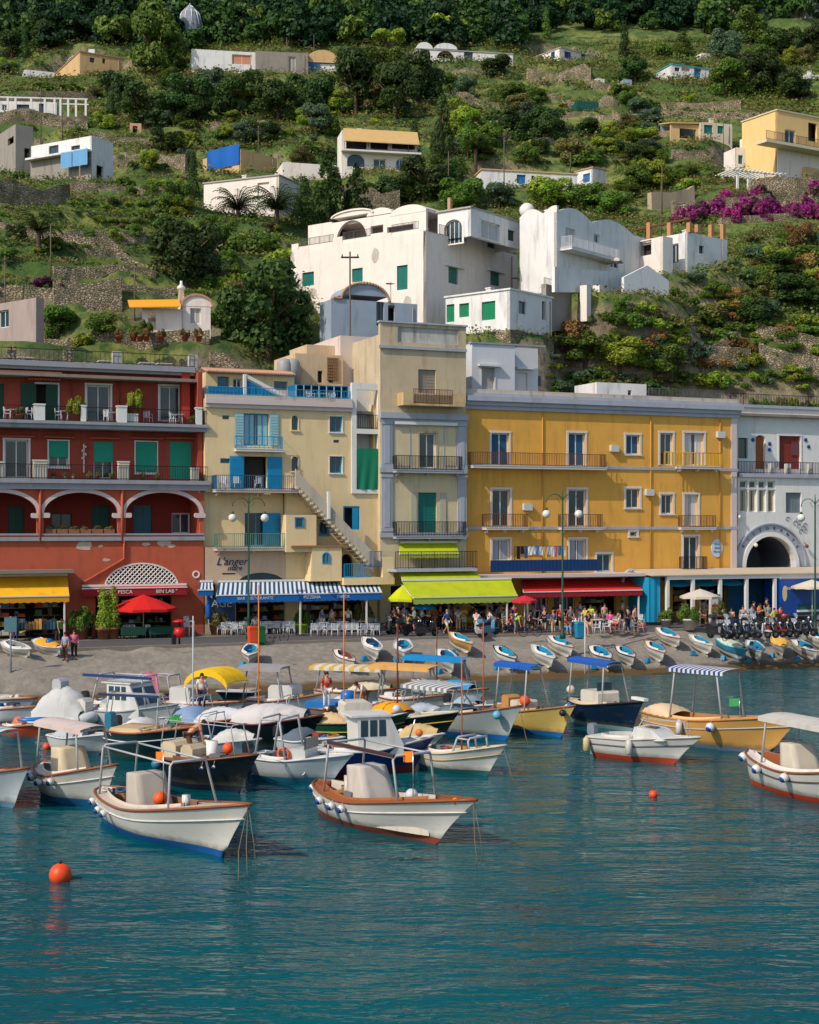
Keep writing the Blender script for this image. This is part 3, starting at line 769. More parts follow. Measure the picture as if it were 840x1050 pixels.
 for px in(12,70,120,198):
  x=fr.X(px,1.3);MB(fr.M).box(x-.3,x+.3,1.2,1.6,ztop+.35,ztop+1.25,bev=.04).build('roof_post',mat('weathered_post',(176,172,166),.8,.15,3)if px>100 else STONE(),root)
 MB(fr.M).box(xL,fr.X(206,8.9),8.6,8.8,ztop-.4,ztop+1.3).build('roof_wall',STONE(),root)
 mb=MB(fr.M);x,z=fr.at(86,466,1.25);mb.box(x-.05,x+.05,1.2,1.28,z-1.2,z+.7);
 for i in range(4):mb.ball((x+.1*(-1)**i,1.15,z+.5-i*.25),.09,8)
 mb.build('wall_lamp',mat('cream_stone',(206,198,182)),root)
 # things on the terraces
 for px,s,col in((77,1.5,'yellow-green'),(137,1.55,'yellow-green'),(40,.6,'dry brown'),(197,.6,'green'),(20,.8,'olive')):
  x=fr.X(px,.5);planter(fr.w(x,.55,z433+(.55 if px==137 else.02)),s,col,'%s bush in a pot on the top red terrace'%col)
 for px in(92,100,115,146,162):x=fr.X(px,.3);planter(fr.w(x,.3,z491+.01),.5,'green' if px%2 else 'olive','small potted plant along the second-floor railing of the red building')
 for px in(55,67,75):x=fr.X(px,.4);planter(fr.w(x,.4,z491+.01),.4,'olive','low dish of succulents on the second-floor terrace of the red building',(190,184,176))
 for px,py0,c in((15,0,'white'),(66,0,'white'),(115,0,'white'),(181,0,'white')):
  x=fr.X(px,.9);table(fr.w(x,.8,z433+.02),.8,.72,'small white table on the top terrace of the red building','white tables on the top red terrace')
 for px,rz in((8,1.2),(24,-1.4),(60,1.4),(72,-1.6),(111,2.2),(152,2.4),(178,1.0),(30,-2)):
  chair(fr.w(fr.X(px,.7),.7,z433+.02),fr.a+rz,'white plastic garden chair on the top terrace of the red building','garden chairs on the top red terrace')
 for px,c in((25,(196,190,184)),(108,(190,180,170)),(150,(200,196,190)),(168,(188,184,180))):
  x=fr.X(px,3);table(fr.w(x,3,ztop-.4),1.0,1.15,'pale table on the roof of the red building','tables on the roof of the red building')
def cream_building():
 fr=FF;xL,xR=fr.X(210)+.02,fr.X(389);Z=lambda py,px=290,y=0:fr.Z(py,fr.X(px,y),y)
 root=thing('cream_building','cream building with bright blue shutters, blue roof terrace and outside staircase','building',fr.w(xL,0,RZ),fr.a)
 cr=mat('cream_plaster',(228,202,154),.85,.08,1.0,.15,stain=.28,stainc=(140,116,82));ros=mat('rosy_plaster',(200,172,144),.85,.08,1,.15,stain=.25,stainc=(120,96,80))
 blue=mat('bright_blue_paint',(18,140,188),.5,.1,3);dk=mat('blue_grille',(16,96,140),.5,.1);trim=GREYTRIM();x360=fr.X(360)
 ztop,z501,z560=Z(411),Z(503,260),Z(561,260)
 H=[]
 H.append(window(root,fr,(250,424,276,457),'c',frame=blue,fill=mat('pale_curtain',(150,190,196),.8),open_w=.62,bars=3));
 H[-1]=H[-1]
 H.append(window(root,fr,(250,468,274,501),'d'));x0,z0,x1,z1,_=H[-1]
 for a,b in((x0-1.0,x0),(x1,x1+1.05)):
  mb=MB(fr.M);mb.box(a,b,-.08,-.04,z0,z1)
  for i in range(14):mb.box(a+.05,b-.05,-.1,-.08,z0+.1+i*(z1-z0-.2)/14,z0+.17+i*(z1-z0-.2)/14)
  mb.build('shutter',blue,root)
 for r in((299,426,306,441),(299,468,306,483)):H.append(window(root,fr,r,'g',frame=blue,rise=.25,bars=0,sur=cr,sw=.05))
 for r in((338,427,351,443),(338,468,351,485)):H.append(window(root,fr,r,'g',frame=blue,bars=1,sur=WPAINT(),sw=.05))
 for r in((228,426,235,430),(226,470,236,475),(342,451,348,454)):H.append(window(root,fr,r,'g',frame=blue,bars=0,rectw=None))
 zfl=Z(505,260)
 wall(root,fr,xL,x360,zfl,ztop,H,cr,.35)
 # lower flat part: left recess with door, jutting stair block
 H=[]
 H.append(window(root,fr,(251,526,287,560),'g',frame=blue,y=.5,bars=2,sill=False));x0,z0,x1,z1,_=H[-1]
 mb=MB(fr.M);mb.box(x1-1.25,x1,.42,.46,z0,z1)
 for i in range(14):mb.box(x1-1.2,x1-.05,.4,.42,z0+.1+i*.16,z0+.17+i*.16)
 mb.build('shutter',blue,root)
 wall(root,fr,xL,fr.X(293),z560,zfl,H,cr,.35,y=.5)
 H=[window(root,fr,(303,531,311,541),'g',frame=blue,bars=0,sur=blue,sw=.05),window(root,fr,(328,535,337,548),'g',frame=blue,bars=1,rise=.25,sur=blue,sw=.05),window(root,fr,(331,567,338,577),'g',frame=blue,bars=1,rise=.2,sur=blue,sw=.04),window(root,fr,(352,519,369,543),'d',frame=blue)]
 x0,z0,x1,z1,_=H[-1]
 mb=MB(fr.M);s=.12
 mb.box(x0,x0+s,.05,.12,z0,z1);mb.box(x1-s,x1,.05,.12,z0,z1);mb.box(x0+s,x1-s,.05,.12,z1-s,z1);mb.box(x1-.55,x1-s,.02,.05,z0,z1-s);mb.build('window',blue,root)
 d=fr.rect((349,568,362,594));H.append((d[0],d[1],d[2],d[3],.6))
 wall(root,fr,fr.X(293)+.01,xR,RZ+3.2,zfl,H,cr,.35)
 mb=MB(fr.M);mb.box(d[0],d[2],1,1.05,d[1],d[3]);mb.build('door',mat('dark_blue_wood',(24,46,64),.6),root)
 zf=Z(597,260);H=[]
 fan=fr.rect((243,587,296,600));H.append((fan[0],fan[1],fan[2],fan[3],fan[3]-fan[1]-.02))
 wall(root,fr,xL,fr.X(293),zf,z560,H,ros,.35)
 MB(fr.M).box(fan[0],fan[2],.2,.25,fan[1],fan[3]).build('fanlight',glass(),root)
 shop=[(fr.X(242,0),RZ,fr.X(305,0),zf-.1,0),(fr.X(310),RZ,fr.X(372),zf-.1,0)]
 wall(root,fr,xL,fr.X(293),RZ,zf,shop[:1]+[(fr.X(218),RZ+2.3,fr.X(221),zf-.1,0)],ros,.35);wall(root,fr,fr.X(293),xR,RZ,RZ+3.2,shop[1:],cr,.35,y=.002)
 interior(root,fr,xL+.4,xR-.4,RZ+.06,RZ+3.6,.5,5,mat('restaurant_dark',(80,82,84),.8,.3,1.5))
 # ledges, balconies
 mb=MB(fr.M);band(mb,fr,210,360,411,416,.35);band(mb,fr,210,360,416,420,.2);mb.build('cornice',mat('pinkish_white_trim',(206,190,186)),root)
 MB(fr.M).box(xL,x360,-.25,.1,ztop+.002,Z(407)).build('parapet',mat('weathered_parapet',(196,184,170),.85,.15,2,.2,stain=.6),root)
 balcony(root,fr,240,288,461,.55,rail=True,h=.85,railm=blue,brackets=False,gap=.3)
 balcony(root,fr,217,305,503,1.1,railm=dk,h=.95,slab=mat('weathered_parapet',(196,184,170)))
 balcony(root,fr,219,297,562,.9,railm=mat('green_iron',(90,130,120),.6),h=.95,slab=mat('weathered_parapet',(196,184,170)))
 # stairs: sloping parapet wall with steps, going down to the right across the front
 P0,P1=(303,492),(383,578)
 xa,za=fr.at(P0[0],P0[1],-1.3);xb,zb=fr.at(P1[0],P1[1],-1.3)
 mb=MB(fr.M);n=24
 for i in range(n):
  x_=xa+(xb-xa)*i/n;z_=za+(zb-za)*i/n;mb.box(x_,x_+(xb-xa)/n+.03,-1.2,-.01,z_-.55,z_-.22)
 mb.build('stairs',mat('weathered_parapet',(196,184,170)),root)
 mb=MB(fr.M);mb.prism([(xa,za-.6),(xb,zb-.6),(xb,zb+.75),(xa,za+.75)],-1.35,-1.21);mb.build('stair_parapet',mat('stair_grey',(190,178,160),.85,.1,1.5,stain=.3),root)
 mb=MB(fr.M)
 for i in range(22):
  u=i/22;x_=xa+(xb-xa)*u;z_=za+(zb-za)*u;mb.box(x_,x_+.22,-1.42,-1.352,z_-.62,z_-.45)
 mb.build('stair_teeth',cr,root)
 x_,z_=fr.at(340,500,-1.3);MB(fr.M).box(fr.X(336,-1.4),fr.X(338.5,-1.4),-1.5,-1.2,Z(532,337,-1.4),Z(504,337,-1.4)).build('stair_pillar',WPAINT(),root)
 MB(fr.M).box(fr.X(293,-1),fr.X(324,-1),-1.1,-.01,Z(566,310,-1),Z(528,310,-1)).build('stair_block',cr,root)
 for r in((303,531,311,541),):window(root,fr,r,'g',y=-1.12,frame=blue,bars=0,depth=.01,sur=blue,sw=.05,sill=False)
 mb=MB(fr.M);a,b=fr.X(320,-1.2),fr.X(350,-1.2);mb.prism([(a-.15,Z(596,330,-1.2)),(b,Z(596,330,-1.2)),(b,Z(560,330,-1.2)),(a,Z(560,330,-1.2))],-1.3,-.01);mb.build('stair_block',cr,root)
 window(root,fr,(331,567,338,578),'g',y=-1.31,frame=blue,bars=1,depth=.01,sur=blue,sw=.05,sill=False,rise=.22)
 mb=MB(fr.M);band(mb,fr,293,349,559,561,1.4);mb.build('ledge',mat('rust_ledge',(150,110,76),.9),root)
 # stair foot landing with blue rail
 za2=Z(592,380,-1.3);mb=MB(fr.M);mb.box(fr.X(351,-1.3),fr.X(403,-1.3),-1.6,-.01,za2-.5,za2);mb.build('landing',cr,root)
 railing(root,fr,[(fr.X(352,-1.3),-1.5),(fr.X(378,-1.3),-1.5)],za2,.95,blue,.13);railing(root,fr,[(fr.X(379,-1.4),-1.5),(fr.X(391,-1.4),-1.5)],za2+.7,1.1,dk,.1)
 MB(fr.M).box(fr.X(391,-1.3),fr.X(402,-1.3),-1.6,-1.2,za2,Z(571,397,-1.3)).build('stair_pillar',cr,root)
 # narrow white bay with green sheet
 wht=mat('bluish_white_plaster',(224,222,216),.8,.08,1.5,.1,stain=.35,stainc=(110,112,116));a,b=x360+.01,xR
 d1,d2=fr.rect((365,400,388,440)),fr.rect((365,445,388,502))
 wall(root,fr,a,b,zfl,Z(393,375),[(d1[0],d1[1],b-.15,d1[3],0),(d2[0],d2[1],b-.15,d2[3],0)],wht,.3,y=-.15)
 MB(fr.M).box(a,b,1.2,1.3,zfl,Z(395,375)).build('wall',wht,root)
 MB(fr.M).box(a,b,.15,1.2,d1[1]-.15,d1[1]-.01).build('balcony_floor',wht,root);railing(root,fr,[(d1[0],-.1),(b-.15,-.1)],Z(440,377),1.0,METAL(),.15)
 g=MB(fr.M);x0,x1=d2[0],b-.17;rows=[]
 for j in range(13):
  z_=Z(460,377)+(Z(502,377)-Z(460,377))*j/12
  rows.append([(x0+(x1-x0)*i/16,-.19-.05*sin(i*.9+j*.25)*(j/12),z_)for i in range(17)])
 g.grid(rows);g.build('green_sheet',mat('green_fabric',(10,118,86),.7,.1,3),root)
 # penthouse behind the roof terrace
 y3=2.6;a,b=fr.X(211,y3),fr.X(302,y3);zt=Z(383,250,y3)
 H=[window(root,fr,(223,386,235,409),'g',y=y3,frame=blue,fill=blue),window(root,fr,(239,388,248,409),'g',y=y3,frame=WPAINT()),window(root,fr,(281,391,295,400),'g',y=y3,frame=mat('grey_green_paint',(120,140,136),.6),bars=0)]
 wall(root,fr,a,b,ztop-.5,zt,H,cr,.3,y=y3);shell(root,fr,a,b,ztop-.5,zt,5.5,cr,y=y3)
 mb=MB(fr.M);zr=zt
 for i in range(46):
  x_=a+(b-a)*(i+.5)/46;mb.tube([(x_,y3+1.2,zr+.38),(x_,y3-.35,zr+.02)],.1,5)
 mb.build('roof_tiles',mat('terracotta_tiles',(186,142,116),.85,.25,4,.3),root)
 mb=MB(fr.M);x0,x1,x2=fr.X(249,1.2),fr.X(252,1.2),fr.X(297,1.2);zz=Z(409,270,1.2);zt2=Z(384,250,1.2)
 mb.box(x0,x1-.03,.9,1.2,zz,zt2);mb.prism([(x1,zt2-.25),(x2,zz-.1),(x2,zz+.15),(x1,zt2)],.95,1.15);mb.build('sloping_rib',WPAINT(),root)
 mb=MB(fr.M);mb.prism([(x1,zz),(x2-.4,zz),(x1,zt2-.35)],1.02,1.07)
 for i in range(5):mb.box(x1+i*.55,x1+i*.55+.06,.98,1.02,zz,zt2-.35-i*.42)
 mb.build('screen',mat('blue_glazed_screen',(14,112,160),.3,.15,2),root)
 mb=MB(fr.M);mb.box(fr.X(213,.3),fr.X(249,.3),.2,.24,Z(408,230,.3),Z(397,230,.3));mb.build('screen',mat('blue_glazed_screen',(14,112,160)),root)
 x0,x1=fr.X(303,.6),fr.X(357,.6);zz,zt2=Z(410,330,.6),Z(396,330,.6)
 mb=MB(fr.M);mb.box(x0,x1,2.2,2.3,zz,zt2);mb.box(x1-.1,x1,.5,2.2,zz,zt2);mb.box(x0,x0+.1,.5,2.2,zz,zt2);mb.box(x0,x1,.5,2.3,zt2,zt2+.06);mb.build('terrace_pavilion',mat('blue_glazed_screen',(14,112,160)),root)
 mb=MB(fr.M)
 for i in range(8):x_=x0+(x1-x0)*i/7;mb.box(x_-.03,x_+.03,.4,.46,zz,zt2)
 mb.build('pavilion_posts',mat('pale_blue_paint',(150,190,204),.5),root)
 railing(root,fr,[(xL,.05),(x360,.05)],Z(407),.55,blue,.25,r=.01)
 shell(root,fr,xL,xR,RZ,ztop,10,cr)
 # lettering on the wall
 navy=mat('navy_lettering',(28,42,84),.6)
 x_,z_=fr.at(236,576);lettering("L'anger",fr.M@Matrix.Translation((x_+.1,-.02,z_))@UP,.75,navy,root,shear=.35);lettering("mare",fr.M@Matrix.Translation((x_+.3,-.02,z_-.45))@UP,.5,navy,root,shear=.35)
 MB(fr.M).box(x_-.55,x_+.35,-.02,-.003,z_-.85,z_-.76).build('underline',navy,root)
 gx,gz=fr.at(230,619);MB(fr.M).box(fr.X(214),fr.X(241),-.05,-.004,gz-1.4,gz+.4).build('shop_panel',mat('panel_navy',(44,62,96),.5,.2),root)
 lettering('AGE',fr.M@Matrix.Translation((gx-.2,-.07,gz))@UP,.75,mat('pale_lettering',(196,202,210),.6),root)
 tt=table(fr.w(fr.X(330,.9),.8,ztop-.02),.8,.7,'white table under the blue roof pavilion',None)
 for px,rz in((318,.3),(340,-.3),(232,1.5)):chair(fr.w(fr.X(px,.6),.5,ztop-.02),fr.a+rz,'white chair on the blue roof terrace of the cream building','chairs on the blue roof terrace')
 for px,rz in((232,2),(243,2.6)):chair(fr.w(fr.X(px,-.5),-.5,z501+.06),fr.a+rz,'white chair on the balcony with blue shutters','chairs on the blue balcony')
 chair(fr.w(fr.X(265,-.5),-.5,z501+.06),fr.a+3,'pale blue folding chair in front of the open blue shutters',None)
def tower_building():
 fr=FF.off(-.55);xL,xR=fr.X(390),fr.X(478);Z=lambda py,px=434,y=0:fr.Z(py,fr.X(px,y),y)
 root=thing('tower_building','tall narrow beige house with grey pilasters, iron balconies and green roller awning','building',fr.w(xL,0,RZ),fr.a)
 be=mat('beige_plaster',(206,190,154),.85,.1,1.0,.2,stain=.4,stainc=(104,92,70));be2=mat('old_beige_plaster',(196,178,148),.85,.12,1.0,.2,stain=.6,stainc=(90,78,62));gt=mat('blue_grey_trim',(166,170,180),.7,.08,2,.1,stain=.3)
 blue=mat('blue_shutter',(20,88,124),.5,.1);teal=mat('teal_green_paint',(14,110,100),.5,.1)
 ztop,z424=Z(345),Z(424)
 H=[window(root,fr,(429,379,447,403),'s',frame=mat('faded_shutter',(150,140,126),.7),fill=mat('faded_shutter',(150,140,126)))]
 wall(root,fr,xL,xR,z424,Z(360),H,be2,.35)
 wall(root,fr,xL,xR,RZ+3.6,z424,[window(root,fr,(430,444,447,480),'g',frame=WPAINT(),sur=be2,sill=False),window(root,fr,(429,505,448,548),'s',frame=teal,fill=teal,bars=0,sill=False)],be,.35)
 wall(root,fr,xL,xR,RZ,RZ+3.6,[(xL+.8,RZ,xR-.6,RZ+3.1,0)],be,.35);interior(root,fr,xL+.4,xR-.4,RZ+.06,RZ+3.2,.5,5)
 # parapet with a worn white panel
 a,b=fr.X(408),fr.X(470)
 wall(root,fr,xL,xR,Z(360),ztop+.15+.7,[(a,Z(352),b,ztop+.62,0)],be2,.35);
 MB(fr.M).box(a,b,.12,.3,Z(353),ztop+.75).build('parapet_panel',mat('peeling_white',(188,184,178),.85,.2,2,.2,stain=.8,stainc=(96,92,88)),root)
 mb=MB(fr.M);band(mb,fr,388,478,356,359,.18);mb.box(xL-.1,xR+.1,-.12,.4,ztop+.85,ztop+.97);mb.build('cornice',gt,root)
 mb=MB(fr.M);band(mb,fr,389,479,424,430,.32);band(mb,fr,389,479,430,433,.16);mb.build('cornice',gt,root)
 for a,b in((391,402),(469,478)):
  for t_,u_ in((433,480),(487,545)):
   mb=MB(fr.M);x0,x1=fr.X(a),fr.X(b);z0,z1=Z(u_),Z(t_);mb.box(x0,x1,-.1,-.003,z0,z1);mb.box(x0+.18,x1-.18,-.14,-.1,z0+.3,z1-.3);mb.box(x0-.05,x1+.05,-.16,-.003,z1-.2,z1-.002);mb.box(x0-.05,x1+.05,-.16,-.003,z0+.002,z0+.25)
   mb.build('pilaster',gt,root)
 for p0,p1 in((480,485),(546,551)):mb=MB(fr.M);band(mb,fr,389,479,p0,p1,.2);mb.build('ledge',gt,root)
 # top masonry balcony
 x0,x1=fr.X(411,-.6),fr.X(474,-.6);zb=Z(416,440,-1);zt=Z(403,440,-1)
 mb=MB(fr.M);mb.prism([(x0,zb),(x1,zb),(x1,zb+.14),(x0,zb+.14)],-1.1,-.004);mb.box(x0,x0+.15,-1.1,-.004,zb+.14,zt);mb.box(x1-.15,x1,-1.1,-.004,zb+.14,zt);mb.box(x0+.15,x0+.8,-1.1,-.98,zb+.14,zt);mb.box(x1-1.0,x1-.15,-1.1,-.98,zb+.14,zt);mb.box(x0+.8,x1-1,-1.06,-1.0,zb+.14,zt-.12)
 bo=mb.build('balcony',mat('flaking_yellow',(196,170,124),.85,.3,1.5,.3,stain=.8,stainc=(130,92,60)),root)
 railing(bo,fr,[(x0+.8,-1.08),(x1-1,-1.08)],zb+.1,1.05,mat('rusty_iron',(104,70,50),.8),.12)
 for py,p0,p1 in((483,402,470),(550,402,474)):balcony(root,fr,p0,p1,py,.8,slab=gt,h=1.0,gap=.12)
 for r in((403,437,421,478),(455,437,468,478)):
  mb=MB(fr.M);x0,z0,x1,z1=fr.rect(r)
  for(a,b,c,d)in((x0,x1,z0,z0+.06),(x0,x1,z1-.06,z1),(x0,x0+.06,z0+.06,z1-.06),(x1-.06,x1,z0+.06,z1-.06)):mb.box(a,b,-.03,-.003,c,d)
  mb.build('wall_panel',gt,root)
 for px in(424,454):x0,z0,x1,z1=fr.rect((px-3,505,px+3,548));MB(fr.M).box(x0,x1,-.07,-.02,z0,z1).build('shutter',mat('pale_shutter',(176,172,150),.7),root)
 mb=MB(fr.M);band(mb,fr,404,468,433,436,.25);mb.build('rolled_blind',WPAINT(),root)
 shell(root,fr,xL,xR,RZ,ztop,10,be2)
 # terrace over the restaurant: plants and railing
 x0,x1=fr.X(403,-2),fr.X(486,-2);z0=Z(583,440,-2)
 mb=MB(fr.M);mb.box(x0,x1,-2.6,-.01,z0-.2,z0);mb.build('terrace',gt,root);railing(root,fr,[(x0,-2.5),(x1,-2.5)],z0,1.2,METAL(),.12)
def yellow_building():
 fr=FF;xL,xR=fr.X(478),fr.X(755);Z=lambda py,px=615,y=0:fr.Z(py,fr.X(px,y),y)
 root=thing('yellow_building','long ochre yellow building with white-framed windows and pale grey cornice','building',fr.w(xL,0,RZ),fr.a)
 ye=mat('ochre_plaster',(224,166,74),.85,.12,.7,.15,stain=.42,stainc=(140,92,34));W_=mat('white_stucco_trim',(214,206,198),.7,.06,3,stain=.1);gt=mat('blue_grey_trim',(166,170,180),.7,.08,2,.1,stain=.3)
 bl=mat('blue_curtain',(24,84,124),.6,.12);ztop=Z(424,615);H=[]
 def wn(r,st='g',**k):H.append(window(root,fr,r,st,sur=W_,sw=.16,**k))
 for r in((504,444,522,478),(583,444,600,478)):wn(r,'c',fill=bl,sill=False)
 wn((642,446,656,466),'c',fill=bl);wn((677,444,690,477),'g',bars=1,sill=False);wn((702,444,722,477),'c',fill=W_,bars=2,sill=False)
 for r in((505,502,523,540),(583,502,601,540)):wn(r,'g',sill=False)
 wn((642,501,656,521),'g',bars=1);wn((678,507,690,527),'g');wn((702,507,716,539),'c',fill=W_,sill=False)
 for r in((505,553,523,575),(584,553,601,575)):wn(r,'c',fill=mat('grey_curtain',(150,158,170),.8),sill=False)
 wn((612,568,627,586),'g',frame=mat('pale_blue_paint',(150,190,204)));wn((646,545,653,550),'g',bars=0);wn((701,550,716,584),'g',sill=False)
 zg=Z(590,615)
 wall(root,fr,xL,xR,zg,ztop,H,ye,.35)
 sh=[(fr.X(a),RZ,fr.X(b),RZ+2.9,0)for a,b in((485,528),(545,562),(568,590),(596,632),(690,712),(718,745))]
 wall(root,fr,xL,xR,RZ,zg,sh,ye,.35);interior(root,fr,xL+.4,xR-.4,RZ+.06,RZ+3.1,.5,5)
 for h in sh[1:3]:window(root,fr,None,'g',y=0,rectw=(h[0],RZ+1,h[2],RZ+2.9),bars=2)
 mb=MB(fr.M);xa,xb=xL-.1,xR+.15
 for(p0,p1,o)in((408,411,.28),(411,416,.5),(416,420,.3),(420,424,.16)):mb.box(xa,xb+o*.5,-o,.3,Z(p1+0),Z(p0)-.003)
 mb.build('cornice',gt,root)
 mb=MB(fr.M);mb.box(xa,xb,-.15,.15,Z(408),Z(404));mb.build('parapet',mat('weathered_parapet',(196,184,170)),root)
 for p0,p1 in((478,481),(540,543)):MB(fr.M).box(xa,xb,-.1,-.003,Z(p1),Z(p0)).build('ledge',gt,root)
 mb=MB(fr.M);mb.box(fr.X(749.5),xR+.02,-.08,-.003,zg,Z(424));mb.build('corner_pilaster',mat('pinkish_white_trim',(206,190,186)),root)
 rust=mat('rusty_iron',(104,70,50),.8)
 balcony(root,fr,480,616,479,.9,slab=W_,railm=rust,h=.95,brackets=False);balcony(root,fr,494,537,541,.8,slab=W_,railm=rust,h=.95);balcony(root,fr,572,613,541,.8,slab=W_,railm=rust,h=.95)
 b=balcony(root,fr,692,734,479,.8,slab=W_,rail=False);x0,x1=fr.X(676),fr.X(734);z_=Z(478,712)
 mb=MB(fr.M);yl=mat('yellow_slats',(206,160,34),.6)
 for i in range(16):x_=x0+(x1-x0)*i/15;mb.box(x_-.07,x_+.07,-.82,-.79,z_+.04,z_+1.0)
 mb.tube([(x0,-.8,z_+1),(x1,-.8,z_+1)],.03,5);mb.build('slatted_rail',yl,b)
 balcony(root,fr,695,731,541,.5,slab=W_,railm=rust,h=.9);
 x0,x1=fr.X(697),fr.X(720);z_=Z(584,708);MB(fr.M).box(x0,x1,-.7,-.004,z_-.15,z_).build('balcony',W_,root);railing(root,fr,[(x0,-.01),(x0,-.65),(x1,-.65),(x1,-.01)],z_,1.0,METAL(),.13)
 mb=MB(fr.M)
 for px in(556,667,738):mb.tube([(fr.X(px),-.07,zg),(fr.X(px),-.07,ztop-.1)],.045,5)
 mb.build('drain_pipe',mat('ochre_pipe',(196,140,60),.6,.1),root)
 for px,py in((629,460),(665,505),(540,520),(738,446)):
  x,z=fr.at(px,py);MB(fr.M).box(x-.35,x+.35,-.32,-.01,z-.25,z+.25,bev=.04).build('air_conditioner',mat('ac_white',(196,196,192),.5,.08),root)
  # oval sign
 x,z=fr.at(735,562);mb=MB(fr.M);pts=[(x+.52*cos(2*pi*k/24),z+.72*sin(2*pi*k/24))for k in range(24)];mb.prism(pts,-.06,-.002)
 sg=mb.build('oval_sign',mat('pale_blue_sign',(186,204,222),.5,.05),root);tb=mat('sign_blue',(84,128,164),.6)
 for i,s in enumerate(('Hotel','Belle','Marine')):lettering(s,fr.M@Matrix.Translation((x,-.07,z+.32-i*.3))@UP,.27,tb,sg,shear=.25)
 # blue-fenced terrace above the restaurants, roof slab
 x0,x1=fr.X(490,-2.2),fr.X(618,-2.2);zt=Z(589,555,-2.2);mb=MB(fr.M);mb.box(x0-1.5,fr.X(662,-2.2),-2.7,-.01,zt-.22,zt);te=mb.build('terrace',mat('pinkish_white_trim',(206,190,186)),root)
 mb=MB(fr.M);x0=fr.X(503,-2.3);zf0,zf1=Z(586,555,-2.3),Z(574,555,-2.3)
 n=60
 for i in range(n):a=x0+(x1-x0-.4)*i/n;mb.box(a,a+(x1-x0-.4)/n-.02,-2.34-.02*(i%2),-2.3,zf0,zf1)
 mb.build('blue_fence',mat('navy_blue_paint',(12,58,108),.6,.12,3),te)
 # washing line
 line=thing('washing_line','washing hung on a line above the blue terrace fence','washing line',fr.w(fr.X(528,-.6),-.6,Z(575,550)),fr.a)
 mb=MB(fr.M);xa,xb=fr.X(528,-.8),fr.X(582,-.8);zl=Z(560,555,-.8);mb.tube([(xa,-.8,zl),(xb,-.8,zl)],.012,4);mb.tube([(xa,-.8,zl-1.6),(xa,-.8,zl)],.03,5);mb.tube([(xb,-.8,zl-1.6),(xb,-.8,zl)],.03,5);mb.build('line',METAL(),line)
 cols=[(30,30,34),(24,26,30),(60,84,120),(224,222,216),(210,208,200),(86,132,186),(206,202,196),(214,160,60),(150,180,206),(214,208,200),(190,110,110),(70,110,160),(204,200,196)]
 xx=xa+.15
 for i,c in enumerate(cols):
  w_=(xb-xa-.3)/len(cols);h_=random.uniform(.55,.95)
  MB(fr.M).grid([[(xx+w_*.9*k/4,-.8+.03*sin(k*2+j),zl-h_*j/4)for k in range(5)]for j in range(5)]).build('garment',mat('cloth_%d_%d_%d'%c,c,.9,.1,4),line);xx+=w_
 shell(root,fr,xL,xR,RZ,Z(410),10,ye)
 # roof hut and clutter
 x0,x1=fr.X(612,3),fr.X(663,3);h0,h1=Z(415,640,3),Z(393,640,3)
 hut=thing('rooftop_hut','small white roof hut with a dark slot window on the yellow building','hut',fr.w(x0,3,Z(418,640,3)),fr.a)
 sw_=fr.rect((644,400,648,408),3);wall(hut,fr,x0,x1,Z(418,640,3),h1,[sw_+(0,)],WHITE(),.3,y=3);shell(hut,fr,x0,x1,Z(418,640,3),h1,3.5,WHITE(),y=3)
 MB(fr.M).box(fr.X(630,2.7),fr.X(664,2.7),2.7,3.0,Z(418,640,3),Z(398,640,3)-1.2).build('step',WHITE(),hut)
 window(hut,fr,None,'d',y=3,rectw=sw_)
 railing(root,fr,[(fr.X(665,2.5),2.5),(fr.X(742,2.5),2.5)],Z(416,700,2.5),1.3,mat('grey_iron',(90,92,92),.6),.13)
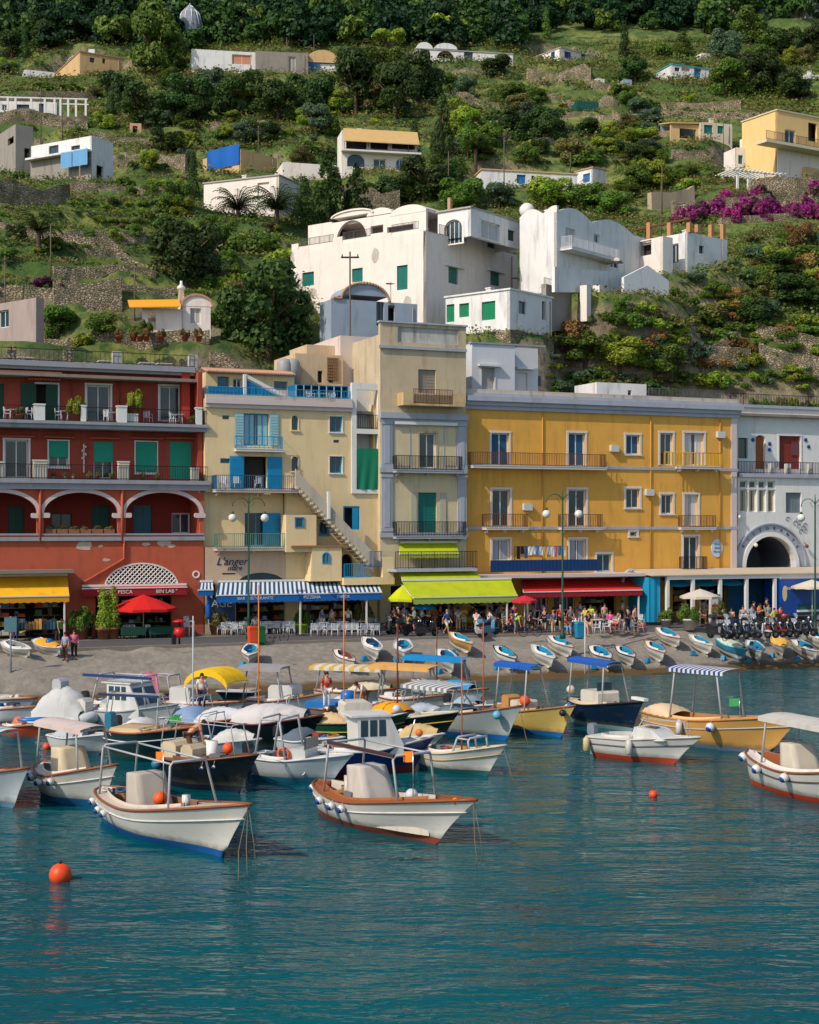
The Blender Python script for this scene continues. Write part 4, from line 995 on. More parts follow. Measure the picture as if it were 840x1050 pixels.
def white_building():
 fr=FF.off(.35);xL,xR=fr.X(756.5),fr.X(930);Z=lambda py,px=800,y=0:fr.Z(py,fr.X(px,y),y)
 root=thing('white_building','bluish white building with a big arched doorway, round arch door and dark red door above','building',fr.w(xL,0,RZ),fr.a)
 wh=mat('bluish_white_plaster',(224,222,216));gt=mat('blue_grey_trim',(166,170,180));z485,zt=Z(486),Z(416)
 teal=mat('teal_glass',(20,96,110),.3,.15);bk=mat('brick_red_door',(128,48,36),.6,.15)
 Y2=.9;H=[]
 x0,z0,x1,z1=fr.rect((760,449,768,482),Y2)
 H.append(window(root,fr,(757,449,767,470),'g',y=Y2,frame=mat('teal_green_paint',(14,110,100)),bars=0))
 d=fr.rect((775,446,785,481),Y2);H.append((d[0],d[1],d[2],d[3],.32));MB(fr.M).box(d[0],d[2],Y2+.3,Y2+.34,d[1],d[3]).build('door',mat('orange_wood',(150,84,40),.6,.2),root)
 d=fr.rect((799,447,821,481),Y2);H.append(window(root,fr,(799,447,821,481),'f',y=Y2,frame=bk,fill=bk,sur=WPAINT(),sw=.12,sill=False));window(root,fr,(812,453,819,467),'g',y=Y2+.12,depth=.01,frame=bk)
 wall(root,fr,xL,xR,z485,Z(418),H,wh,.3,y=Y2)
 mb=MB(fr.M);mb.box(xL,xR,-.25,Y2+.3,z485-.3,z485);mb.build('terrace',gt,root);railing(root,fr,[(xL,-.1),(xR,-.1)],z485,.95,METAL(),.15)
 mb=MB(fr.M);mb.box(xL,xR,Y2-.15,Y2+.4,Z(418),Z(415));mb.build('cornice',gt,root)
 H=[]
 g=fr.rect((758,493,796,525));n=4
 for i in range(4):
  a=g[0]+(g[2]-g[0])*i/4;H.append(window(root,fr,None,'c',rectw=(a+.08,g[1],a+(g[2]-g[0])/4-.08,g[1]+(g[3]-g[1])*.72),bars=0,sill=False,fill=mat('sand_curtain',(170,156,124),.8)))
  H.append(window(root,fr,None,'g',rectw=(a+.08,g[1]+(g[3]-g[1])*.76,a+(g[2]-g[0])/4-.08,g[3]),bars=0,sill=False))
 p=fr.rect((807,505,822,526));H.append(window(root,fr,(806,505,822,526),'f',frame=mat('grey_panel',(110,124,130),.6),fill=mat('grey_panel',(110,124,130)),sill=False))
 ac=fr.rect((764,550,815,592));ac=(ac[0],RZ,ac[2],ac[3],(ac[2]-ac[0])/2);H.append(ac)
 wall(root,fr,xL,xR,RZ,z485-.3,H,wh,.5)
 xc,rx=(ac[0]+ac[2])/2,(ac[2]-ac[0])/2;zc=ac[3]-ac[4]
 mb=MB(fr.M);ring(mb,xc,zc,rx,rx,.35,-.18,.0,28);mb.box(ac[0]-.35,ac[0],-.18,-.003,RZ,zc);mb.box(ac[2],ac[2]+.35,-.18,-.003,RZ,zc);mb.build('arch_rim',mat('pale_stone_trim',(222,220,216),.7,.06),root)
 mb=MB(fr.M);ring(mb,xc,zc,rx+.95,rx+.95,.12,-.2,-.002,28);ring(mb,xc,zc,rx+.36,rx+.36,.56,-.06,-.004,28);mb.build('arch_rim',gt,root)
 for i,ch in enumerate('RISTORANTE'):
  a=R(148-i*13);lettering(ch,fr.M@Matrix.Translation((xc+(rx+.64)*cos(a),-.08,zc+(rx+.64)*sin(a)))@UP@Matrix.Rotation(a-pi/2,4,'Z'),.36,mat('dark_lettering',(50,60,78),.6),root)
 mb=MB(fr.M);mb.box(ac[0]-.5,ac[2]+.5,4.5,4.6,RZ,ac[3]);ring(mb,xc,zc,rx+.01,rx+.01,.08,.5,4.6,20);mb.box(ac[0]-.08,ac[0]-.01,.5,4.6,RZ,zc);mb.box(ac[2]+.01,ac[2]+.08,.5,4.6,RZ,zc)
 mb.build('interior',mat('vault_grey',(92,94,104),.8,.12),root)
 mb=MB(fr.M);mb.ball((xc,3.2,Z(559)),.28,14);mb.tube([(xc,3.2,Z(559)),(xc,3.2,ac[3]-.02)],.02,5);mb.build('globe_lamp',mat('globe_glass',(216,214,206),.3),root)
 for px,py in((773,559),(825,560),(756,530)):
  x,z=fr.at(px,py);MB(fr.M).ball((x,-.3,z),.16,10).tube([(x,-.3,z+.1),(x,0,z+.3)],.03,5).build('wall_lamp',mat('globe_glass',(216,214,206))if px!=825 else mat('rusty_iron',(104,70,50)),root)
 mb=MB(fr.M);rg=random.Random(2)
 for i in range(9):
  x,z=fr.at(806+rg.random()*20,531+rg.random()*14);pts=[(x+.25*cos(k*.7)*(1-k/12),-.04,z+.25*sin(k*.7)*(1-k/12))for k in range(10)];mb.tube(pts,.03,4)
 mb.build('wall_relief',gt,root)
 mb=MB(fr.M)
 for px,py in((826,451),(829,458),(772,451),(789,455),(789,461)):x,z=fr.at(px,py,Y2);mb.tube([(x,Y2-.06,z),(x,Y2-.003,z)],.16,12)
 mb.build('wall_plate',mat('blue_ceramic',(36,76,140),.3),root)
 for px,py,w_ in((808,481,6),(791,481,5),(830,481,5)):x=fr.X(px,.3);MB(fr.M).box(x-w_/30,x+w_/30,.1,.5,z485+.002,z485+.85,bev=.03).build('parapet_box',WPAINT(),root)
 shell(root,fr,xL,xR,RZ,Z(418),10,wh,y=.0)
 for px in(775,788,800,812,826,836):planter(fr.w(fr.X(px,2.5),2.5,Z(418)-.5),1.3,random.choice(['green','olive','yellow-green']),'leafy potted plant on the roof edge of the white building')
 railing(root,fr,[(xL+.3,1.4),(xR,1.4)],Z(416),1.0,METAL(),.16)
def annex_buildings():
# white annex behind the yellow roof
 fr=FF.off(3.5);Z=lambda py,px,y=0:fr.Z(py,fr.X(px,y),y)
 a,b=fr.X(484),fr.X(558);z0=fr.Z(418,a);zt=Z(354,520)
 t_=thing('rooftop_house','plain white cube house with a shuttered window behind the yellow roof','house',fr.w(a,0,z0),fr.a)
 wp=mat('annex_white',(206,208,212),.8,.06,1.5,.1,stain=.15,stainc=(130,130,132));xm=fr.X(528)
 H=[window(t_,fr,(494,377,507,400),'s',frame=WPAINT(),fill=mat('grey_shutter',(176,170,164),.7),sur=wp)]
 wall(t_,fr,a,xm,z0,zt,H,wp,.3);H=[window(t_,fr,(531,382,541,408),'f',fill=WPAINT(),y=1.0),window(t_,fr,(552,385,556,396),'g',y=1.0,frame=mat('blue_shutter',(20,88,124)))]
 wall(t_,fr,xm-.3,b,z0,zt,H,wp,.3,y=1.0);MB(fr.M).box(xm-.3,xm-.002,.3,1.0,z0,zt).build('wall',wp,t_)
 mb=MB(fr.M);x0,z_,x1,z1=fr.rect((490,374,512,376));mb.box(x0,x1,-.35,-.003,z_,z1);x0,z_,x1,z1=fr.rect((528,377,545,379),1);mb.box(x0,x1,.5,.99,z_,z1);mb.build('canopy',wp,t_)
 shell(t_,fr,a,b,z0,zt,7,wp,y=1.0);MB(fr.M).box(a,a+.3,.3,1.4,z0,zt).build('wall',wp,t_)
 MB(fr.M).box(a-.1,b+.1,-.1,.35,zt,zt+.12).build('cornice',GREYTRIM(),t_)
 # chimney wall between tower and annex
 # pale block behind the cream building's roof
 fr=FF.off(5.0);z0=fr.Z(415,fr.X(330));a,m_,b=fr.X(313),fr.X(349),fr.X(392)
 t_=thing('pale_block_house','windowless pink-white block behind the cream roof terrace','house',fr.w(a,0,z0),fr.a);pk=mat('pinkish_white_plaster',(214,196,184),.85,.06,1.2,.1,stain=.2,stainc=(150,130,116));crm=mat('cream_plaster',(222,186,122))
 zt=fr.Z(345,fr.X(370));wall(t_,fr,m_,b,z0,zt,[],pk,.3);shell(t_,fr,m_,b,z0,zt,6,pk)
 c1=mat('sand_plaster',(206,180,146),.85,.1,1.2,.2,stain=.3)
 H=[window(t_,fr,(323,381,328,393),'f',fill=mat('brick_red_door',(128,48,36)),bars=0),window(t_,fr,(334,376,339,393),'g',bars=0)]
 zt2=fr.Z(352,fr.X(335));wall(t_,fr,fr.X(300),m_-.01,z0,fr.Z(364,fr.X(320)),H,c1,.3,y=-.6);shell(t_,fr,fr.X(300),m_-.01,z0,fr.Z(364,fr.X(320)),5,c1,y=-.6)
 wall(t_,fr,fr.X(320),m_-.02,z0,zt2,[],c1,.3,y=1.2);shell(t_,fr,fr.X(320),m_-.02,z0,zt2,4,c1,y=1.2)
 mb=MB(fr.M);x0,z_,x1,z1=fr.rect((335,366,347,390),-.6)
 for i in range(8):
  for j in range(6):mb.box(x0+(x1-x0)*j/6+.02,x0+(x1-x0)*(j+1)/6-.03,-.7,-.602,z_+(z1-z_)*i/8,z_+(z1-z_)*(i+1)/8-.05)
 mb.build('brick_panel',mat('brown_bricks',(146,108,72),.9,.3,5),t_)
 for px in(292,300):
  x,z=fr.at(px,378,-1);tk=MB(fr.M).lathe([(.55,-1.2),(.55,.4),(.4,.65),(.15,.72)],(x,-1,z),14).build('water_tank',mat('tank_grey',(150,150,148),.5),None)
  tag(tk,'grey round-topped water tank behind the tiled roof of the cream building','water tank','water tanks behind the cream building')
  # ------------------------------------------------------------------ houses on the hill
def block(root,C,deg,wL,wR,z0,z1,m,HR=(),HL=(),par=.5,roofm=None,t=.3,label=None):
 fR=Fr(C[0],C[1],deg);a=R(deg);fL=Fr(C[0],C[1],deg-90)
 wall(root,fR,0,wR,z0,z1,HR,m,t);wall(root,fL,-wL,-.001,z0,z1,HL,m,t)
 mb=MB(fR.M);mb.box(wR-t,wR,t,wL,z0,z1);mb.box(t,wR-t,wL-t,wL,z0,z1);mb.build('wall',m,root)
 mb=MB(fR.M);mb.box(t-.02,wR-t+.02,t-.02,wL-t+.02,z1-par-.15,z1-par);mb.build('roof',roofm or mat('roof_screed',(140,128,116)),root)
 return fR,fL
def corner(px,D):return((px-420)/FOC*D,D)
def house(nm,label,px,pyt,pyb,D,deg,lpx,rpx,m,WR=(),WL=(),par=.4,found=9,pad=True,group=None,cat='house',coping=None,roofm=None,sw=.07):
 """box house whose near corner stands at photo column px, depth D; windows are photo rects on its right and left faces"""
 if D>150:D=max(150,min(275,hit(px,pyb).y))
 if deg<30 and(px-lpx)/FOC*D/sin(R(deg))>9 and not WL:px=lpx+.4
 C=corner(px,D);fR,fC=Fr(C[0],C[1],deg),Fr(C[0],C[1],deg-90)
 wR=fR.X(rpx);wL=-fC.X(lpx)if lpx<px-.5 else 6.0
 if not 1<wL<(30 if deg>30 else 16):wL=min(6,wR)
 z1,z0=CZ+(HY-pyt)/FOC*D,CZ+(HY-pyb)/FOC*D
 root=thing(nm,label,cat,(C[0],C[1],z0),R(deg),group)
 HR=[window(root,fR,r,s,**dict(dict(sw=sw),**k))for r,s,k in WR];HL=[window(root,fC,r,s,**dict(dict(sw=sw),**k))for r,s,k in WL]
 block(root,C,deg,wL,wR,z0-found,z1,m,HR,HL,par,roofm)
 if coping:
  mb=MB(fR.M);mb.box(-.12,wR+.12,-.12,.3,z1,z1+.14);mb.box(-.12,.3,.3,wL+.1,z1,z1+.14);mb.build('coping',coping,root)
 rg=random.Random(int(px*7+pyt));
 if wR>4:
  x,y=wR*rg.uniform(.5,.85),wL*rg.uniform(.3,.6);mb=MB(fR.M);mb.tube([(x,y,z1-par),(x,y,z1+1.9)],.025,4)
  for i in range(5):mb.box(x-.4+i*.04,x+.4-i*.04,y-.012+.12*i,y+.012+.12*i,z1+1.75,z1+1.78)
  mb.box(x-.012,x+.012,y,y+.5,z1+1.75,z1+1.78);mb.build('aerial',METAL(),root)
  x=wR*rg.uniform(.1,.4);MB(fR.M).box(x,x+.5,wL*.5,wL*.5+.5,z1-par,z1+.7).box(x-.06,x+.56,wL*.5-.06,wL*.5+.56,z1+.702,z1+.8).build('chimney',m,root)
  x=wR*rg.uniform(.86,.96);MB(fR.M).tube([(x,-.07,z1-.3),(x,-.07,z0)],.05,5).build('drain_pipe',mat('pipe_grey',(150,140,130),.6),root)
 if pad:
  c=fR.w(wR/2,wL/2);PADS.append((c.x,c.y,max(wR,wL)*.5+.5,z0-.1))
 return root,fR,fC,z0,z1,wL,wR
def barrel(root,fr,px0,px1,pyt,pys,y0,y1,m,mi=None,rim=None):
 """shallow vaulted roof whose arc shows on plane fr between two columns"""
 x0,x1=fr.X(px0,y0),fr.X(px1,y0);xm=(x0+x1)/2;zt,zs=fr.Z(pyt,xm,y0),fr.Z(pys,xm,y0)
 mb=MB(fr.M);P=arcpts(xm,zs,(x1-x0)/2,zt-zs,n=20);mb.prism(P,y0,y1);o=mb.build('vault',m,root)
 if rim:mb=MB(fr.M);ring(mb,xm,zs,(x1-x0)/2-.01,zt-zs-.01,.16,y0-.12,y0+.2,20);mb.build('vault_rim',rim,root)
 return o
W_,G_,B_=None,None,None
def hill_houses():
 wh=WHITE();pk=mat('warm_white_plaster',(234,224,214),.8,.07,1.5,.15,stain=.3,stainc=(140,122,106));teal=mat('teal_green_paint',(14,120,100),.5,.1);grn=mat('vivid_green_paint',(10,128,84),.5,.1)
 blue=mat('blue_shutter',(20,88,124));sblue=mat('sky_blue_paint',(40,110,170),.5,.1);dk=mat('dark_frame',(60,62,66),.6);ston=STONE();tan_=mat('tan_plaster',(206,172,122),.85,.1,1.2,.15,stain=.3);gy=mat('grey_plaster',(150,144,136),.85,.12,1,.2,stain=.4)
 wp=WPAINT();cop=mat('grey_coping',(168,164,158),.8,.1,2)
 # --- big white villa with arches, in three bodies
 r,fR,fL,z0,z1,wL,wR=house('white_villa','large white villa of stacked cubes with an arched alcove and teal shutters',437,236,342,127,53,299,531,pk,par=.0,cat='villa',WR=[((460,274,470,291),'s',dict(fill=teal,frame=teal)),((503,279,513,293),'s',dict(fill=teal,frame=teal))],WL=[((310,279,322,293),'s',dict(fill=teal,frame=teal)),((361,275,372,289),'s',dict(fill=teal,frame=teal)),((407,272,418,297),'s',dict(fill=teal,frame=teal))])
 for px,py,w_,h_ in((320,300,14,10),(385,262,10,16),(345,320,18,8),(418,310,10,14),(300,265,6,14)):
  x,z=fL.at(px,py);MB(fL.M).prism([(x+w_/24*cos(2*pi*k/14)*(1+.5*noise.noise((px+cos(k),k,0))),z+h_/24*sin(2*pi*k/14)*(1+.5*noise.noise((py+sin(k),k,3))))for k in range(14)],-.008,-.002).build('worn_patch',mat('worn_plaster',(190,180,168),.9,.25,2,.3,stain=.5),r)
 mb=MB(fL.M)
 for a,b,pt in((299,306,250),(341,351,243),(379,401,240),(428,437,234)):
  x0,x1=fL.X(a),fL.X(b);mb.box(x0,x1,.0,.35,z1-.01,fL.Z(pt,(x0+x1)/2))
 for a,b in((306,341),(351,379),(401,428)):x0,x1=fL.X(a),fL.X(b);mb.box(x0,x1,.05,.3,z1-.01,z1+.25)
 mb.build('parapet',pk,r)
 for a,b in((306,341),(351,379),(401,428)):railing(r,fL,[(fL.X(a),.15),(fL.X(b),.15)],z1+.25,.7,mat('grey_iron',(90,92,92)),.15)
 mb=MB(fR.M);x0,x1,x2=0,fR.X(452),fR.X(531);mb.box(0,x1,0,.3,z1,fR.Z(241,x1));mb.box(fR.X(478),fR.X(500),.0,.3,z1,fR.Z(243,fR.X(490)));mb.build('parapet',wh,r)
 railing(r,fR,[(x1,.15),(x2,.15)],z1,.9,mat('grey_iron',(90,92,92)),.15)
 for a,b,py in((456,474,271),(499,516,276)):x0,x1=fR.X(a),fR.X(b);MB(fR.M).box(x0,x1,-.3,-.004,fR.Z(py+1,x0),fR.Z(py-1,x0)).build('canopy',wh,r)
 # upper left body with alcove
 D2=131.5;C=corner(437,127);fU=Fr(C[0],C[1],53-90).off(3.2)
 xa,xb=fU.X(316),fU.X(449);zt=fU.Z(229,fU.X(330));zb=z1-.3
 alc=fU.rect((345,221,376,251));H=[(alc[0],zb+.1,alc[2],alc[3],(alc[2]-alc[0])/2)]
 q=fU.rect((380,231,393,239));H.append((q[0],q[1],q[2],q[3],0));q2=fU.rect((397,231,424,240));H.append((q2[0],q2[1],q2[2],q2[3],0))
 ztop=fU.Z(219,fU.X(400));wall(r,fU,fU.X(340),fU.X(437),zb,ztop,H,pk,.3);wall(r,fU,xa,fU.X(340)-.01,zb,zt,[],pk,.3)
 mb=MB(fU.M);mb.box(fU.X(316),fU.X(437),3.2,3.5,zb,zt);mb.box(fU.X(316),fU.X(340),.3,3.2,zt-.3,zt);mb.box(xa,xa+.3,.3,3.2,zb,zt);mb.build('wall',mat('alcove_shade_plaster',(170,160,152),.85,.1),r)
 mb=MB(fU.M);mb.box(fU.X(340),fU.X(437),.3,3.5,ztop-.3,ztop);mb.build('roof',pk,r)
 barrel(r,fU,341,382,216,221,-.02,3.5,pk,rim=pk);barrel(r,fU,376,402,213,220,-.01,3.2,pk);barrel(r,fU,400,437,210,219,-.03,3.5,pk)
 # upper centre body (lit left face with arched window, shaded right face)
 Cc=fU.w(fU.X(483,.0),0);fc=Fr(Cc.x,Cc.y,53-90);fr_=Fr(Cc.x,Cc.y,53);x0=fc.X(449);zt=fc.Z(213,0)
 H=[window(r,fc,(456,225,474,250),'g',frame=wp,rise=.8,bars=3,sur=pk,sw=.2)];HR=[window(r,fr_,(493,228,512,246),'f',frame=wh,fill=mat('pale_grey_shutter',(176,182,186),.7),sur=wh),window(r,fr_,(521,236,528,247),'g',frame=dk)]
 wRc=fr_.X(533);block(r,(Cc.x,Cc.y),53,-x0,wRc,zb,zt,wh,HR,H,.3)
 mb=MB(fc.M);mb.box(x0-.1,.1,-.15,.3,zt,zt+.14);mb.build('coping',cop,r);MB(fr_.M).box(.1,wRc,-.1,.3,zt,zt+.12).build('coping',cop,r)
 fk=fc;x,z=fc.at(461,213,2);MB(fc.M).box(x-.15,x+.15,1.9,2.2,z-1,z+.9).build('chimney',mat('terracotta_tiles',(186,142,116)),r)
 # right villa
 r2,fR,fL,z0,z1,wL,wR=house('white_villa','white villa with a long balcony and wavy parapet, right of the larger villa',571,217,300,130,51,533,664,wh,par=.5,cat='villa',WR=[((580,234,590,249),'f',dict(frame=wh,fill=mat('pale_grey_shutter',(176,182,186)))),((609,240,615,249),'g',dict(frame=wp)),((581,279,588,288),'g',dict(frame=dk)),((610,281,617,290),'g',dict(frame=dk)),((625,262,634,274),'g',dict(frame=dk))])
 balcony(r2,fR,574,624,262,1.3,slab=wh,railm=mat('white_iron',(206,208,210),.5),gap=.11,brackets=False)
 mb=MB(fR.M)
 for a,b,py in((571,607,210),(607,650,213)):
  x0,x1=fR.X(a),fR.X(b);P=[(x0,z1-.02)]+[(x0+(x1-x0)*i/14,z1+.75*sin(pi*i/14))for i in range(15)]+[(x1,z1-.02)];mb.prism(P,0,.3)
 mb.build('wavy_parapet',wh,r2)
 mb=MB(fL.M);x0=-wL;P=[(x0,z1-.02)]+[(x0+wL*i/14,z1+.6*abs(sin(1.6*pi*i/14)))for i in range(15)]+[(0,z1-.02)];mb.prism(P,0.004,.3);mb.build('wavy_parapet',pk,r2)
 c=fL.w(fL.X(534),1);MB().ball((c.x,c.y,fL.Z(214,fL.X(534))),.7,14).build('satellite_dish',wp,r2)
 mb=MB(fR.M);a,b=fR.X(626,-2),fR.X(686,-2);mb.prism([(fR.X(566,-2),fR.Z(316,8,-2)),(b,fR.Z(302,b,-2)),(b,fR.Z(288,b,-2)),(fR.X(660,-2),fR.Z(276,8,-2)),(fR.X(566,-2),fR.Z(292,8,-2))],-2.3,-2.0);mb.build('terrace_wall',wh,r2)
 parasol(fR.w(fR.X(629,-1),-1,fR.Z(292,8,-1)),2.2,2.6,(206,196,180),'cream square parasol on the terrace of the white villa',flat=True)
 mb=MB(fR.M)
 for px in(600,613):x=fR.X(px,-3);mb.box(x-.35,x+.35,-3.4,-2.7,fR.Z(330,x,-3),fR.Z(293,x,-3))
 mb.build('gate_pier',pk,r2);x,z=fR.at(606,292,-3)
 # low front house with green windows
 r3,fR,fL,z0,z1,wL,wR=house('white_cottage','low white house with bright green shutters in front of the villa',523,297,338,121,50,457,566,wh,par=.3,coping=wh,WL=[((458,312,466,330),'s',dict(fill=grn,frame=grn)),((471,311,481,325),'s',dict(fill=grn,frame=grn)),((494,309,508,328),'s',dict(fill=grn,frame=grn))],WR=[((532,309,540,322),'g',dict(frame=mat('grey_panel',(110,124,130)),bars=0)),((556,309,560,328),'d',dict())],found=2)
 MB(fL.M).box(-wL-.1,.1,-.12,.3,z0-3.2,z0).build('stone_base',ston,r3);MB(fR.M).box(-.1,wR+.1,-.14,.3,z0-3.2,z0).build('stone_base',ston,r3)
 t_=thing('retaining_wall','grey rendered retaining wall beside the low white house with green shutters','wall',(0,0,0));a,b=fR.X(566),fR.X(606);mb=MB(fR.M);mb.prism([(a,fR.Z(340,a)),(b,fR.Z(336,b)),(b,fR.Z(302,b)),(a,fR.Z(290,a))],.6,1.1);mb.build('wall',gy,t_);railing(t_,fR,[(a,.8),(b,.8)],fR.Z(303,b),.9,mat('grey_iron',(90,92,92)),.2)
 # domed blue-grey outbuilding
 bg=mat('faded_blue_plaster',(150,164,180),.85,.12,.8,.2,stain=.4,stainc=(110,104,104))
 r4,fR,fL,z0,z1,wL,wR=house('vaulted_outbuilding','faded bluish outbuilding with a shallow tiled vault beside the dark tree',341,306,352,117,24,328,428,bg,par=.2,WR=[((386,309,394,334),'g',dict(frame=dk)),((398,313,405,330),'d',dict())],found=3)
 barrel(r4,fR,352,398,291,303,.05,wL,bg);mb=MB(fR.M);x0,x1=fR.X(350),fR.X(399);xm=(x0+x1)/2;zt,zs=fR.Z(290,xm),z1
 for i in range(26):
  a=pi*(i+.5)/26;mb.ball((xm+(x1-x0)/2*cos(a),-.05,zs+(zt-zs)*sin(a)),.13,6)
 for i in range(10):mb.ball((.1+(x0-.1)*i/10,-.05,z1+.05),.12,6)
 mb.build('tile_edge',mat('terracotta_tiles',(186,142,116)),r4)
 MB(fR.M).box(fR.X(385),fR.X(432),-2.2,-1.9,z0-3,fR.Z(336,fR.X(410),-2)).build('terrace_wall',pk,r4)
 # utility pole in front
 pole(Vector(((359-420)/FOC*113,113,14)),CZ+(HY-258)/FOC*113-14,'wooden utility pole with cross arm in front of the faded bluish outbuilding')
 # awning house
 r5,fR,fL,z0,z1,wL,wR=house('two_storey_house','white two-storey house with a long tan awning over its loggia',351,133,178,188,12,346,428,pk,par=.2,roofm=tan_,WR=[((356,158,374,171),'g',dict(rise=.9,frame=sblue)),((406,163,414,174),'f',dict(fill=sblue,rise=.5)),((383,163,396,176),'g',dict(bars=1)),((355,140,376,153),'d',dict()),((380,140,398,153),'d',dict()),((402,140,426,153),'d',dict())])
 a,b=fR.X(352),fR.X(428);za,zb=fR.Z(133,4),fR.Z(146,4,-1);MB(fR.M).add([(a,-.02,za),(b,-.02,za),(b,-1.3,zb),(a,-1.3,zb),(a,-.02,za-.1),(b,-.02,za-.1),(b,-1.3,zb-.1),(a,-1.3,zb-.1)],[(0,3,2,1),(4,5,6,7),(0,1,5,4),(1,2,6,5),(2,3,7,6),(3,0,4,7)]).build('awning',mat('tan_canvas',(204,168,112),.9,.12,2),r5)
 MB(fR.M).box(a-.3,b+.3,-1.0,-.01,fR.Z(157,4)-.1,fR.Z(157,4)+.12).build('ledge',wp,r5);railing(r5,fR,[(a,-.9),(b,-.9)],fR.Z(156,4),.9,METAL(),.3)
 # white long block under the blue tarpaulin
 house('low_white_house','plain white one-storey house with a flat roof behind the palm',286,180,222,172,66,209,308,pk,par=.4,coping=cop,WL=[((264,187,276,206),'f',dict(fill=pk))],WR=())
 r6,fR,fL,*_=house('roof_shed','small ochre shed covered by a bright blue tarpaulin',247,153,176,178,48,208,284,tan_,par=.2,WL=())
 mb=MB(fL.M);rows=[[(fL.X(213)+(fL.X(246)-fL.X(213))*i/10,-.12-.08*sin(i*1.3),fL.Z(151+21*j/6,-3))for i in range(11)]for j in range(7)];mb.grid(rows);mb.build('tarpaulin',mat('blue_tarpaulin',(10,92,176),.5,.15,2),r6)
 house('low_white_house','long low white house partly hidden by the tall conifer',320,166,184,182,15,290,345,pk,par=.3)
 # left group
 r7,fR,fL,z0,z1,wL,wR=house('terrace_house','white flat-roofed house over a stained grey basement, blue laundry on its balcony',94,139,186,172,60,32,116,wh,par=.4,WL=[((50,149,60,158),'g',dict(frame=dk)),((73,149,82,158),'g',dict(frame=dk)),((41,174,59,186),'d',dict()),((72,176,80,186),'g',dict(frame=dk)),((83,175,94,186),'d',dict())],WR=[((99,170,106,184),'d',dict())])
 x0,x1=fL.X(32),fL.X(94);MB(fL.M).box(x0,x1,-.12,-.003,z0+.01,fL.Z(160,-4)).build('basement_front',gy,r7);MB(fL.M).box(x0,x1,-1.0,-.125,fL.Z(160,-4),fL.Z(158,-4)).build('balcony',wh,r7)
 for a,b in((69,80),(81,96)):
  mb=MB(fL.M);mb.grid([[(fL.X(a)+(fL.X(b)-fL.X(a))*i/6,-1.1-.05*sin(i*1.9),fL.Z(158+16*j/4,-3))for i in range(7)]for j in range(5)]);mb.build('laundry',mat('light_blue_cloth',(104,160,206),.8,.12,3),r7)
 house('grey_house','grey rendered house at the left edge below the pergola terrace',16,127,178,170,35,-30,34,gy,par=.4,WL=[((8,141,14,148),'d',dict())],WR=[((25,152,31,162),'d',dict())])
 house('grey_house','windowless grey-pink house wall at the left edge above the red building',37,305,350,110,50,-30,45,mat('grey_pink_plaster',(164,148,142),.85,.1,1,.15,stain=.3),par=.3,WL=[((-2,318,9,336),'g',dict(frame=wp))])
 # pergola house
 r8,fR,fL,z0,z1,wL,wR=house('pergola_house','long low white house with a row of white pergola pillars',-14,103,122,205,5,-15,58,wh,par=.2,WR=[((2,107,7,113),'g',dict()),((16,107,30,119),'g',dict(frame=dk)),((40,106,46,119),'g',dict(frame=dk))])
 mb=MB(fR.M)
 for px in(8,16,32,46,56,62,70,78,88):x=fR.X(px,-1.5);mb.box(x-.14,x+.14,-1.64,-1.36,z0,z1)
 mb.box(fR.X(0,-1.5),fR.X(90,-1.5),-1.65,-1.35,z1,z1+.18);mb.box(fR.X(60),fR.X(90),1,1.3,z1,z1+.18)
 mb.build('pergola',wp,r8);wallbox((-10,130),(90,132),11,'long stone terrace wall below the pergola house')
 # tan villa, top left
 r9,fR,fL,z0,z1,wL,wR=house('tan_villa','tan villa with red-edged roof high among the trees at the left',82,53,76,250,30,56,127,tan_,par=.1,coping=mat('terracotta_tiles',(186,142,116)),WL=[((68,59,73,64),'g',dict(bars=1,frame=wp))],WR=[((92,59,97,64),'g',dict(frame=dk)),((105,60,108,65),'g',dict(frame=dk))])
 c=fR.w(3,3);MB().box(c.x-.5,c.x+.5,c.y-.5,c.y+.5,z1,z1+1.6).build('chimney',wp,r9)
 house('white_hut','low white hut left of the tan villa',25,71,78,240,20,20,56,wh,par=.2)
 # grey long house with vault
 r10,fR,fL,z0,z1,wL,wR=house('concrete_villa','long flat grey villa with a tan barrel vault at its right end',281,52,76,245,8,262,316,mat('concrete_grey',(142,136,128),.9,.15,1,.3,stain=.4),par=.2,WR=[((296,58,303,74),'f',dict(fill=gy))])
 barrel(r10,fR.off(.5),314,348,51,64,.1,6,tan_);fv=fR.off(.3);MB(fv.M).box(fv.X(316),fv.X(347),.6,6,z0-4,fv.Z(64,fv.X(330))).build('wall',wh,r10);MB(fv.M).box(fv.X(317),fv.X(328),.4,.6,fv.Z(80,fv.X(320)),fv.Z(62,fv.X(320))).build('window',mat('deep_blue_glass',(24,78,120),.2),r10)
 house('low_white_house','white low house left of the concrete villa with awning shade',232,50,76,247,10,196,262,wh,par=.2,WR=[((238,56,258,66),'f',dict(fill=mat('salmon_fabric',(206,140,110))))])
 # white villa with two arches
 r11,fR,fL,z0,z1,wL,wR=house('arched_villa','white villa with two big round arches high on the slope',427,50,70,255,10,421,526,wh,par=.2,WR=[((430,47,442,60),'d',dict(rise=1.0)),((448,48,466,60),'d',dict(rise=1.4)),((476,53,485,63),'g',dict(frame=dk))],coping=cop)
 barrel(r11,fR,427,444,43,50,-.05,5,wh);barrel(r11,fR,446,469,44,50,-.06,5,wh)
 # pinkish house with blue shutters
 cob=mat('cobalt_shutter',(22,66,150),.5)
